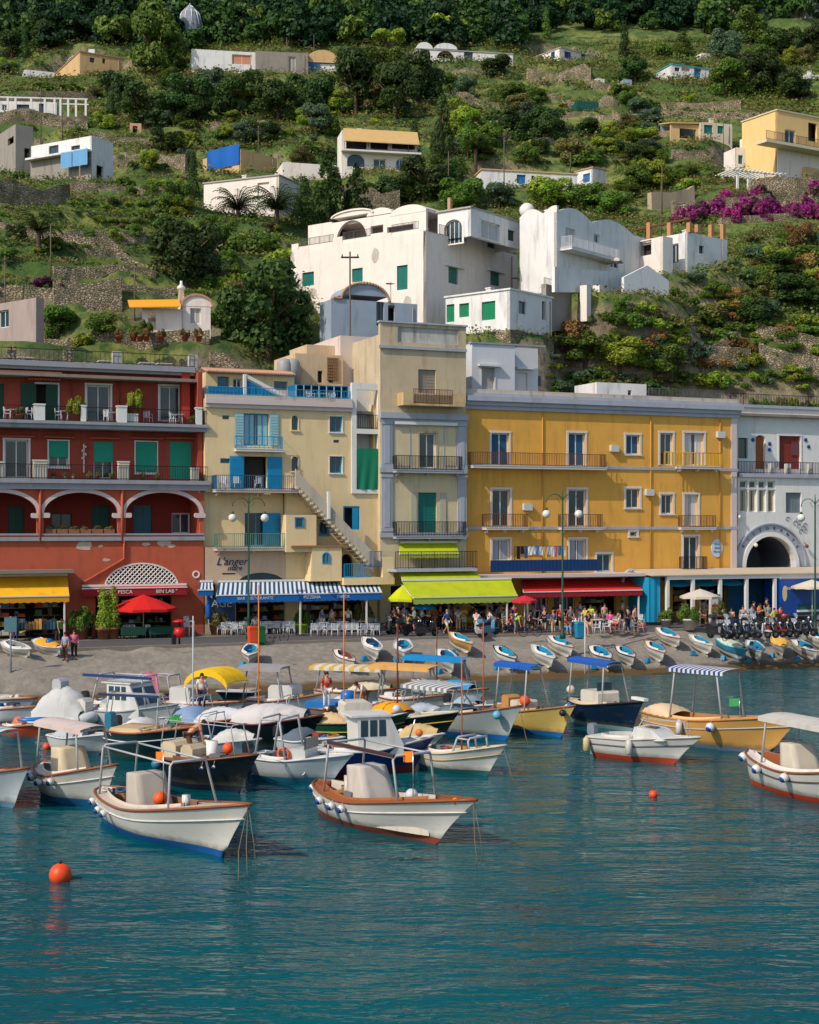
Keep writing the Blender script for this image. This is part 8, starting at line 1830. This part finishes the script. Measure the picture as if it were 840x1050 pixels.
 # 11
 t_=boat('gozzo_boat','navy blue gozzo with blue canopy, cream deck and white waterline',(588,738),(648,751),B=2.2,hull=(14,34,60),bottom=(120,150,156),rail=(36,28,30),fb=1.5,fm=1.0,fs=1.05,group=G,deck=(206,186,160),inner=(196,176,150))
 frame(t_,.1,.72,3.0,(26,84,170));MB().box(-.9,.6,-.6,.6,.95,1.7,bev=.1).build('console',pm('cabin',(206,200,186)),t_);MB().box(.2,.26,-.4,.4,1.7,2.1).build('windscreen',glass(),t_);fender(t_,.28,long_=True,c1=(20,80,180));fender(t_,.2,r=.16);ring_buoy(t_,.05,-.2,1.5,(206,196,180),True,.22)
 MB().box(2.6,3.6,-.12,.12,1.55,1.68).build('bowsprit',WPAINT(),t_)
 # 12
 t_=boat('speedboat','small white speedboat with red bottom and small outboard in front of the navy gozzo',(618,774),(692,783),B=1.9,bottom=(170,60,36),rail=(190,186,178),fb=1.15,fm=.85,fs=.8,transom=.6,wellx=(.06,.5),cat='motorboat',stripe=(90,90,100),inner=(190,186,178),rake=1.2)
 MB().prism([(.0,.8),(1.6,.95),(1.0,1.35),(.2,1.4)],-.6,.6).build('foredeck_cabin',pm('cabin',(214,212,206)),t_);MB().box(.5,1.0,-.3,.1,1.385,1.41).build('hatch',glass(),t_);outboard(t_,(120,130,140));fender(t_,.02,long_=True,c1=(196,176,130));fender(t_,.55,long_=True,c1=(200,196,186));frame(t_,.52,.95,1.75,None,thick=.025)
 # 13
 t_=boat('gozzo_boat','long ochre varnished gozzo with blue striped canopy strip, moored at the right',(662,757),(790,774),B=2.2,hull=(214,160,84),bottom=(110,124,140),rail=(176,116,60),fb=1.75,fm=1.15,fs=1.2,group=G,deck=(214,170,116),inner=(176,120,70),stripe=(176,176,176),rake=1.6)
 frame(t_,.3,.7,3.3,(34,70,130),stripes=24,tw=.9);hump(t_,.05,.3,.45,(214,186,150));fender(t_,.42,long_=True,c1=(206,206,204));fender(t_,.66,r=.2,c1=(206,206,210));flag(t_,.76,2.3,(60,150,80))
 # 14
 t_=boat('gozzo_boat','black-hulled boat with cream seats and an orange buoy on deck, behind the nearest left gozzo',(170,801),(246,812),B=2.1,hull=(20,24,30),bottom=(14,30,50),rail=(110,66,40),fb=1.4,fm=1.0,fs=1.0,group=G,deck=(110,70,46),inner=(150,140,128))
 MB().box(-1.5,-.75,-.6,.6,.8,1.6,bev=.12).build('seat_cover',pm('cover',(206,190,160)),t_);MB().box(-.6,.0,-.5,.5,.8,1.55,bev=.15).build('engine_cover',pm('cover',(196,180,150)),t_);MB().lathe([(.2,.8),(.22,1.7)],(.5,0,0),12).build('bollard',WPAINT(),t_);ring_buoy(t_,.82,-.2,1.55,(240,90,30),True,.2);fender(t_,.1,r=.2,c1=(40,120,150));clutter(t_,21,.5,.8,4);frame(t_,.05,.9,2.4,None,thick=.03)
 for px_ in(.72,.8):fender(t_,px_,r=.06)
 person(BSW(t_,.38,.0,1.0),1.9,'bend','bare-chested','brown','bare-chested man bending over the black-hulled boat',scale=1.0)
 # 15..31 rear rows
 def rear(nm,lb,A,C,hull,bottom=(60,90,110),**k):
  ex=k.pop('ex',None);t_=boat(nm,lb,A,C,hull=hull,bottom=bottom,**k)
  if ex:ex(t_)
  return t_
 rear('gozzo_boat','black gozzo under white and grey tarpaulins with a tall orange mast',(232,765),(312,769),(18,20,26),B=2.2,fb=1.5,fm=1.1,fs=1.1,rail=(90,40,40),group=G,ex=lambda t_:(hump(t_,.1,.9,.75,(196,190,188)),mast(t_,.42,7.0,(206,116,20),.036),clutter(t_,2,.1,.9,5)))
 rear('gozzo_boat','dark green and orange gozzo with cream sheets and an orange mast',(318,768),(400,765),(14,70,44),(206,110,30),B=2.0,fb=1.4,fm=1.1,fs=1.1,rail=(26,26,28),stripe=(196,166,50),group=G,ex=lambda t_:(hump(t_,.1,.4,.4,(206,176,130)),MB().box(-.4,.8,-.7,.7,1.1,2.0,bev=.1).build('sheeted_box',pm('cover',(214,204,190)),t_),mast(t_,.42,6.6,(206,116,20),.036)))
 rear('gozzo_boat','black gozzo with yellow stripes and a bright yellow-orange sheet',(384,758),(452,763),(18,24,28),(20,60,60),B=2.1,fb=1.45,fm=1.1,fs=1.1,stripe=(200,170,40),rail=(200,190,160),group=G,ex=lambda t_:(hump(t_,.02,.5,.6,(236,156,10)),mast(t_,.35,5.2,(110,50,30),.04),ring_buoy(t_,.45,-.7,1.5,(190,196,206),True,.2)))
 rear('motorboat','dark-hulled boat with a white line and cream cushions at the left',(112,776),(186,781),(18,50,54),(18,70,70),B=2.2,fb=1.45,fm=1.15,fs=1.15,stripe=(206,206,206),deck=(200,176,140),cat='motorboat',ex=lambda t_:(MB().box(-1.2,.3,-.8,.8,1.0,1.35,bev=.1).build('cushion',pm('cover',(206,180,140)),t_),MB().box(-1.6,-1.3,-.5,-.1,1.2,1.9,bev=.08).build('seat',pm('cover',(30,110,140)),t_),frame(t_,.02,.75,2.7,None,thick=.035),MB().box(-1.6,1.2,-.98,-.9,2.64,2.74).build('rolled_canopy',pm('canvas',(20,50,90)),t_),flag(t_,.9,2.0,(30,150,60)),clutter(t_,31,.6,.95,5)))
 rear('cabin_boat','white rounded cabin cruiser under a blue bimini bar at the left',(104,748),(166,753),(206,206,204),B=2.3,fb=1.4,fm=1.0,fs=1.0,transom=.5,wellx=(.05,.3),rail=(150,154,158),deck=(206,206,204),cat='motorboat',ex=lambda t_:(cabin(t_,.3,.66,2.3,.85,(206,206,202)),frame(t_,.05,.8,2.65,None),MB().box(-2.0,1.9,-1.05,-.95,2.58,2.7).build('bimini_roll',pm('canvas',(16,54,110)),t_),clutter(t_,7,.0,.3,5)))
 rear('motorboat','white motorboat beneath an arched yellow bimini',(178,738),(236,742),(200,202,202),B=2.1,fb=1.1,fm=.9,fs=.9,transom=.5,cat='motorboat',ex=lambda t_:(MB().box(-1.4,-.2,-.7,.7,.9,1.7,bev=.1).build('console',pm('cabin',(200,200,196)),t_),bimini(t_,-.2,1.9,2.65,(240,190,10)),clutter(t_,9,.2,.8,6)))
 rear('rowing_boat','small dark boat with wide pale rim, bow towards the beach',(262,728),(238,730),(22,34,44),B=1.6,fb=1.1,fm=1.0,fs=1.0,rail=(190,190,196),deck=(190,190,196),wellx=(.03,.9),inner=(176,150,110))
 rear('motorboat','white boat under a long flat grey canopy near the beach',(258,735),(318,738),(204,206,206),(60,130,150),B=2.1,fb=1.3,fm=.9,fs=.9,transom=.4,cat='motorboat',ex=lambda t_:(frame(t_,.02,.62,2.5,(150,146,146),tw=1.1),MB().box(-.4,.9,-.6,.6,.9,1.7,bev=.15).build('console',pm('cabin',(206,204,200)),t_),clutter(t_,12,.1,.8,6)))
 rear('motorboat','white boat with yellow and white striped canopy near the beach',(326,724),(392,727),(204,202,196),B=2.0,fb=1.1,fm=.85,fs=.85,cat='motorboat',ex=lambda t_:(frame(t_,.05,.9,2.1,(214,170,70),stripes=14,tw=1.0),hump(t_,.55,.95,.5,(206,196,170)),clutter(t_,14,.1,.6,5)))
 rear('gozzo_boat','gozzo carrying a blue barrel and stacked gear in the middle of the fleet',(318,744),(384,748),(120,110,96),B=2.1,fb=1.1,fm=.9,fs=.9,group=G,ex=lambda t_:(MB().lathe([(.32,.9),(.34,1.5),(.3,1.75)],(.3,0,0),12).build('barrel',pm('gear',(10,110,190)),t_),MB().box(-1.6,.0,-.7,.7,.9,1.25,bev=.05).build('blue_locker',pm('gear',(30,110,180)),t_),clutter(t_,15,.05,.95,9)))
 rear('gozzo_boat','gozzo with a tan canopy and white interior near the beach',(392,732),(446,736),(200,196,186),B=2.0,fb=1.2,fm=.85,fs=.9,group=G,ex=lambda t_:(frame(t_,.02,.88,2.45,(214,160,90),tw=1.0),clutter(t_,16,.1,.8,6),mast(t_,.3,4.6,(110,50,30),.05)))
 rear('gozzo_boat','white gozzo with a turquoise-blue rolled cover',(438,721),(486,725),(200,202,200),B=1.9,fb=1.0,fm=.8,fs=.85,group=G,ex=lambda t_:hump(t_,.28,.86,.5,(10,150,206)))
 rear('gozzo_boat','small gozzo shaded by a bright blue canopy beside a dark red mast',(424,712),(468,715),(196,196,190),B=1.7,fb=1.0,fm=.75,fs=.8,group=G,ex=lambda t_:(frame(t_,.02,.98,2.1,(10,130,190),tw=.9),mast(t_,.55,3.9,(90,34,34),.04)))
 rear('gozzo_boat','boat covered with blue and white sheets left of the black gozzo',(182,762),(236,766),(30,66,96),B=2.1,fb=1.3,fm=1.0,fs=1.0,group=G,ex=lambda t_:(hump(t_,.03,.55,.65,(120,144,176)),hump(t_,.5,.97,.55,(206,206,208)),mast(t_,.3,5.6,(170,180,186),.045)))
 rear('rowing_boat','small orange-red boat at the left edge',(6,757),(34,760),(190,70,40),B=1.3,fb=.8,fm=.6,fs=.6,ex=lambda t_:ring_buoy(t_,.5,0,.75,(236,110,40),True,.3))
 rear('motorboat','small white motorboat moored at the far left',(-4,741),(26,744),(200,202,204),B=1.8,fb=.95,fm=.75,fs=.75,transom=.5,cat='motorboat',ex=lambda t_:clutter(t_,18,.1,.8,6))
 rear('motorboat','low grey-white boat moored behind the inflatable at the far left',(-14,728),(24,731),(176,184,188),B=1.7,fb=.8,fm=.65,fs=.65,transom=.5,cat='motorboat',ex=lambda t_:clutter(t_,19,.1,.8,4))
 rear('motorboat','white boat with steel rail and pink towel near the beach',(146,730),(186,733),(204,204,200),B=1.9,fb=1.0,fm=.8,fs=.8,transom=.4,cat='motorboat',ex=lambda t_:(frame(t_,.05,.8,2.0,None),MB().grid([[(-.4+.15*i,-.9+.03*sin(i*2),2.15-.18*j)for i in range(7)]for j in range(7)]).build('towel',pm('cloth',(206,90,120),.9),t_),clutter(t_,22,.1,.8,6)))
 for k,(A_,C_,col,cv,lb)in enumerate([((196,756),(232,758),(206,206,204),(200,196,190),'small white boat with a pale rumpled cover left of the black gozzo'),((240,750),(288,752),(204,206,206),(196,196,198),'white boat with a grey-white cover behind the black gozzo'),((340,738),(378,740),(210,206,200),(206,200,190),'small white boat with cream cover behind the barrel boat'),((404,748),(440,750),(206,206,206),(176,190,206),'white boat with a pale blue cover behind the yellow-sheeted gozzo'),((130,764),(172,767),(208,208,206),(206,202,196),'white boat with sand-coloured cover behind the dark-hulled boat'),((96,735),(132,737),(206,208,208),(150,156,160),'small white boat moored behind the rounded cabin cruiser'),((284,757),(326,759),(200,204,206),(206,206,206),'white boat with folded cover between the black gozzo and the green one'),((352,752),(392,753),(196,200,204),(90,120,150),'white boat with a faded blue cover behind the cabin motorboat'),((64,772),(100,775),(206,206,204),(170,176,180),'small open white boat between the beige-canopied gozzo and the dark-hulled boat'),((206,778),(248,781),(190,198,204),(206,204,198),'pale open boat behind the bending man'),((296,776),(334,779),(206,206,206),(90,104,116),'small white boat with a dark cover left of the cabin motorboat'),((398,772),(436,775),(206,204,198),(206,176,120),'small white boat with a sand-yellow cover right of the cabin motorboat'),((468,738),(502,741),(206,206,206),(150,170,180),'small white boat behind the large grey-white gozzo'),((160,750),(192,752),(206,208,210),(216,216,214),'small all-white boat right of the rounded cabin cruiser')]):
  rear('motorboat',lb,A_,C_,col,B=1.8,fb=.95,fm=.75,fs=.8,transom=.45,cat='motorboat',rail=(196,196,194),ex=lambda t_:(hump(t_,.45 if k%2 else.1,.95 if k%2 else.6,.45,cv),clutter(t_,40+k,.05,.9,7),frame(t_,.1,.5,1.9,None,thick=.03)if k%3==0 else None,outboard(t_)))
  # rubber boat with shroud
 A,C=onz(38,748),onz(92,752);d=C-A;t_=thing('inflatable_boat','white inflatable boat with raised grey tubes and a covered console at the left','inflatable boat',tuple((A+C)/2),atan2(d.y,d.x));INV.pop(t_.name);L=d.length;m=pm('rubber',(196,198,198),.5)
 MB().tube([(-L/2,-.75,.4),(L*.2,-.8,.45),(L/2,-.3,.7),(L/2+.15,0,.75),(L/2,.3,.7),(L*.2,.8,.45),(-L/2,.75,.4)],.28,12).build('tube',m,t_);MB().box(-L/2,L*.35,-.6,.6,-.1,.3).build('floor',m,t_)
 rows=[]
 for i in range(13):
  u=i/12;x=-1.3+2.7*u;h=.75+1.35*sin(pi*(u*.9+.05))**.7;rows.append([(x+.05*sin(k*2.2+i),-.75*cos(pi*k/12),.45+(h-.45)*sin(pi*k/12)**.6+.05*sin(i*1.9+k*1.3))for k in range(13)])
 M_=MB();M_.grid(rows);M_.build('shroud',pm('cover',(190,190,188),.85),t_);MB().box(.95,1.5,-.3,.3,.6,1.6,bev=.15).build('seat',pm('cabin',(206,200,190)),t_);MB().box(-.4,.1,-.3,.3,1.9,2.45,bev=.12).build('console_top',pm('cover',(176,178,180)),t_)
 # kayak board, buoys
 p=onz(41,766);t_=thing('paddle_board','bright blue board lying across the stern of a moored boat at the left','board',(p.x,p.y,1.2),.2);INV.pop(t_.name);MB().lathe([(.01,-.08),(.5,-.04),(.52,.03),(.01,.1)],n=20,sx=1.9,sy=.8).build('board',pm('board',(16,110,196),.3),t_)
 for px,py,r,lb in((62,903,.30,'large orange mooring buoy floating alone in the lower left'),(670,817,.15,'small orange mooring buoy floating right of the speedboat'),(48,768,.17,'orange mooring buoy between the boats at the left')):
  p=onz(px,py);t_=thing('mooring_buoy',lb,'buoy',(p.x,p.y,0),0,'orange mooring buoys');INV.pop(t_.name);MB().ball((0,0,r*.55),r,20).build('float',pm('buoy',(240,78,22),.45),t_);MB().tube([(0,0,r*1.5),(0,0,r*1.75)],r*.15,6).build('ring',METAL(),t_)
  # people aboard
 person(onz(335,752)+Vector((0,0,1.1)),.4,'stand','red','white','man in a red shirt standing aboard in the middle of the fleet');person(onz(372,756)+Vector((0,0,1.15)),-.8,'bend','white','brown','man in white bending over the green gozzo')
 person(onz(207,748)+Vector((0,0,.9)),.3,'stand','white','navy','man in white aboard under the yellow bimini')
def BSW(t_,u,y,z=None):
 x,_,zz=BS(t_,u);a=t_.rotation_euler.z;return Vector((t_.location.x+x*cos(a)-y*sin(a),t_.location.y+x*sin(a)+y*cos(a),z if z is not None else.25))
def bimini(t_,x0,x1,h,rgb):
 rows=[]
 for i in range(11):
  a=pi*(.12+.76*i/10);x=(x0+x1)/2-(x1-x0)*.62*cos(a);z=h-1.0+1.0*sin(a);rows.append([(x,-.95+1.9*j/6,z+.05*(1-(j/3-1)**2))for j in range(7)])
 mb=MB();mb.grid(rows);mb.grid([[(x,y,z-.03)for x,y,z in r]for r in rows]);mb.grid([[r[0],(r[0][0],r[0][1],r[0][2]-.3)]for r in rows]);mb.build('bimini',pm('canvas',rgb,.8),t_)
 for s in(-.9,.9):MB().tube([(x0,s,.8),(x0-.2,s,h-.6)],.02,5).tube([(x1,s,.9),(x1+.2,s,h-.6)],.02,5).build('bimini_pole',CHROME(),t_)
def mk_rowboat():
 t_=boat_at('rowing_boat','',(0,0,0),0,2.45,1.3,(216,214,208),(216,214,208),(150,110,70),(214,212,206),fb=.72,fm=.5,fs=.55,transom=.25,wellx=(.06,.80),inner=(20,140,180),rake=.45,floor=.12,boot=.02)
 for u in(.2,.45,.66):
  x,y,z=BS(t_,u);MB().box(x-.12,x+.12,-y*.72,y*.72,z-.16,z-.12).build('thwart',pm('bench',(20,124,170),.5),t_)
 MB().box(1.1,1.5,-.03,.03,.05,.6).box(-1.15,1.25,-.03,.03,-.42,-.28).build('keel',pm('boat_paint',(216,214,208)),t_);return t_
def rowboats():
 inn,rl,hl=pm('cockpit',(20,140,180),.6).name,pm('rail',(150,110,70),.4).name,pm('boat_paint',(216,214,208)).name
 dk=pm('deck',(214,212,206),.5).name
 L=[(256,681,-72,'turquoise-rimmed',(60,150,180),None),(353,686,-50,'wooden-seated',(120,84,60),(120,60,40)),(381,675,-60,'navy-seated',(216,214,208),(24,50,100)),(413,677,-72,'white',(190,186,176),(30,140,180)),(458,688,-62,'white',(190,186,176),(10,110,170)),(472,668,-50,'ochre-sided',(176,130,70),None),(517,684,-58,'dark-rimmed',(40,44,60),None),(556,683,-58,'white',(200,196,190),None),(574,672,-52,'white',(150,110,80),None),(616,683,-60,'white',(90,80,70),None),(641,681,-62,'white',(60,56,50),None),(671,677,-64,'brown-rimmed',(150,110,70),None),(685,662,-54,'brown-rimmed',(150,110,70),None),(718,669,-56,'white',(190,180,160),None),(774,676,-74,'white',(150,190,200),None),(825,675,-58,'white',(190,180,160),None),(839,665,-56,'white',(200,196,190),None)]
 Ldx=L+[(749,674,-48,'turquoise-and-yellow sheeted',(60,170,190),None),(799,671,-78,'yellow-covered',(220,180,100),None),(17,674,-20,'flat white',(200,196,190),(150,150,146)),(49,672,-24,'white',(200,196,190),(220,150,30))]
 first=None
 lm={256:'alone on the ramp right of the bins',353:'lower one left of the navy-seated boat',381:'just below the grey scooter',413:'left of the dark blue canopy',458:'under the bright blue canopy',472:'highest on the ramp in the middle',517:'below the orange-clad person',556:'below the bicycle',574:'below the red awning chairs',616:'right of the white pole, nearer the water',641:'second right of the white pole',671:'below the veranda curtain near the water',685:'high on the ramp below the veranda',718:'beside the scooters on the ramp',774:'between the sheeted and the yellow-covered boats',825:'right of the yellow-covered boat',839:'cut by the right edge of the picture',749:'below the scooters',799:'below the scooters',17:'on the stones at the far left',49:'carrying a yellow cover and blue bag at the left'}
 for i,(px,py,deg,look,rimc,innc)in enumerate(Ldx):
  p=rampz(px,py);deg_=R(deg-14);f=Vector((cos(deg_),sin(deg_),0));n=Vector((Q.nx*-.262,Q.ny*-.262,1)).normalized();f=(f-n*f.dot(n)).normalized();s=n.cross(f)
  M=Matrix(((f.x,s.x,n.x),(f.y,s.y,n.y),(f.z,s.z,n.z)));e=(M@Matrix.Rotation(R(random.uniform(-7,7)),3,'X')).to_euler()
  label='%s rowing boat hauled up %s'%(look,lm[px])if px not in(17,49)else '%s rowing boat %s'%(look,lm[px])
  sw={rl:pm('rail',rimc,.4)}
  if innc:sw[inn]=pm('cockpit',innc,.6)
  if look=='ochre-sided':sw[hl]=pm('boat_paint',(190,146,86))
  if look.startswith('turq')and px==749:sw[hl]=pm('boat_paint',(24,150,190))
  loc=p+n*.42
  if first is None:first=mk_rowboat();first.location=loc;first.rotation_euler=e;first['label']=label;first['group']='rowing boats hauled up on the beach';r_=first
  else:r_=dup(first,loc,None,label,'rowing boats hauled up on the beach',rot=e,swap=sw)
  k_=random.uniform(.84,.95);r_.scale=(k_,k_,k_)if px>60 else(.74,.74,.74);r_.location=p+n*.42*r_.scale.x
  if px in(799,749,49):
   S=first['S'];
   r_['S']=S;hump(r_,.1,.9,.28,{799:(226,176,80),749:(190,196,176),49:(232,156,20)}[px])
  if px==49:MB().ball((.2,0,.85),.32,10,sz=.6).build('blue_bag',pm('gear',(20,100,170)),r_)
  # wooden trestle chocks under the stern
  if px not in(17,49):
   c=loc-n*.4+f*.2;t_=thing('chock','blue wooden chock beside the hull of a rowing boat','chock',tuple(rampz(px-7,py+3)+Vector((0,0,.1))),random.uniform(0,1),'blue chocks beside the rowing boats');INV.pop(t_.name);t_['hostpx']=px
   MB().prism([(-.22,-.1),(.22,-.1),(.1,.22),(-.1,.22)],-.14,.14).build('block',pm('gear',(10,130,180)),t_);MB().box(-.3,.3,-.06,.06,-.12,-.02).build('base',pm('gear',(150,120,80)),t_)
   # ------------------------------------------------------------------ build everything
quay();red_building();cream_building();tower_building();yellow_building();white_building();annex_buildings()
hill_houses();terrain();hill_walls();walls();hill_plants();cover();forest();street();boats();rowboats()
def merge_small_bushes():
 B=[o for o,_ in THINGS if o.type=='MESH' and o.name.split('.')[0]=='bush'];B.sort(key=lambda o:-o.scale.x/o.location.y)
 rest=B[285:];qs,mi,mats=[],[],[]
 if not rest:return
 for o in rest:
  n=len(o.data.polygons);v=np.empty(n*12,np.float32);o.data.vertices.foreach_get('co',v);q=v.reshape(n,4,3)[::2].copy();n=len(q);a=o.rotation_euler.z;ca,sa=cos(a),sin(a)
  q=q*np.array(o.scale);q=np.stack([q[...,0]*ca-q[...,1]*sa,q[...,0]*sa+q[...,1]*ca,q[...,2]],-1)+np.array(o.location);qs.append(q)
  m=o.data.materials[0]
  if m not in mats:mats.append(m)
  mi.append(np.full(n,mats.index(m)))
 u=bpy.data.objects.new('undergrowth',meshq('undergrowth',np.concatenate(qs),mats,np.concatenate(mi)));COL.objects.link(u);tag(u,'small low bushes and vine rows scattered over the terraces','undergrowth',kind='stuff')
 dead=set(rest);THINGS[:]=[t for t in THINGS if t[0]not in dead]
 for o in rest:bpy.data.objects.remove(o)
merge_small_bushes()
# every label must single out one thing: equal labels get their place in the row
bpy.context.view_layer.update()
for i,(o,_)in enumerate(THINGS):
 for k in('L','S','hostpx'):
  if k in o:del o[k]
ORD=['leftmost','second from left','third from left','fourth from left','fifth from left','sixth from left','seventh from left','eighth from left','ninth from left','tenth from left','eleventh from left','twelfth from left','thirteenth from left','fourteenth from left','fifteenth from left','sixteenth from left','seventeenth from left','eighteenth from left','nineteenth from left']
def recentre(o):
 fam=[o]+list(o.children_recursive);ms=[c for c in fam if c.type=='MESH'];P=[Vector(q)for c in ms for q in c.bound_box]
 if not P:return
 c=Vector(((min(p.x for p in P)+max(p.x for p in P))/2,(min(p.y for p in P)+max(p.y for p in P))/2,min(p.z for p in P)))
 for m_ in ms:m_.data.transform(Matrix.Translation(-c))
 o.location=c
for o,_ in THINGS:
 if o.location.length<.01 and o.get('kind')is None:recentre(o)
def pxof(o):return proj(o.location)[0]
for rnd in range(2):
 by={}
 for o,_ in THINGS:
  if 'label' in o and o.parent is None:by.setdefault(o['label'],[]).append(o)
 for lb,os_ in by.items():
  if len(os_)<2:continue
  os_.sort(key=pxof);n=len(os_)
  for i,o in enumerate(os_):
   w_=ORD[i]if(i<2 or i<n//2 or n<=3)and i<n-1 and i<len(ORD)else('rightmost' if i==n-1 else(ORD[n-1-i].replace('left','right')if n-1-i<len(ORD)else ORD[min(i,18)]))
   o['label']=w_+', '+lb
   if 'group' not in o:o['group']='several like the '+(o['category']if 'category' in o else 'thing')
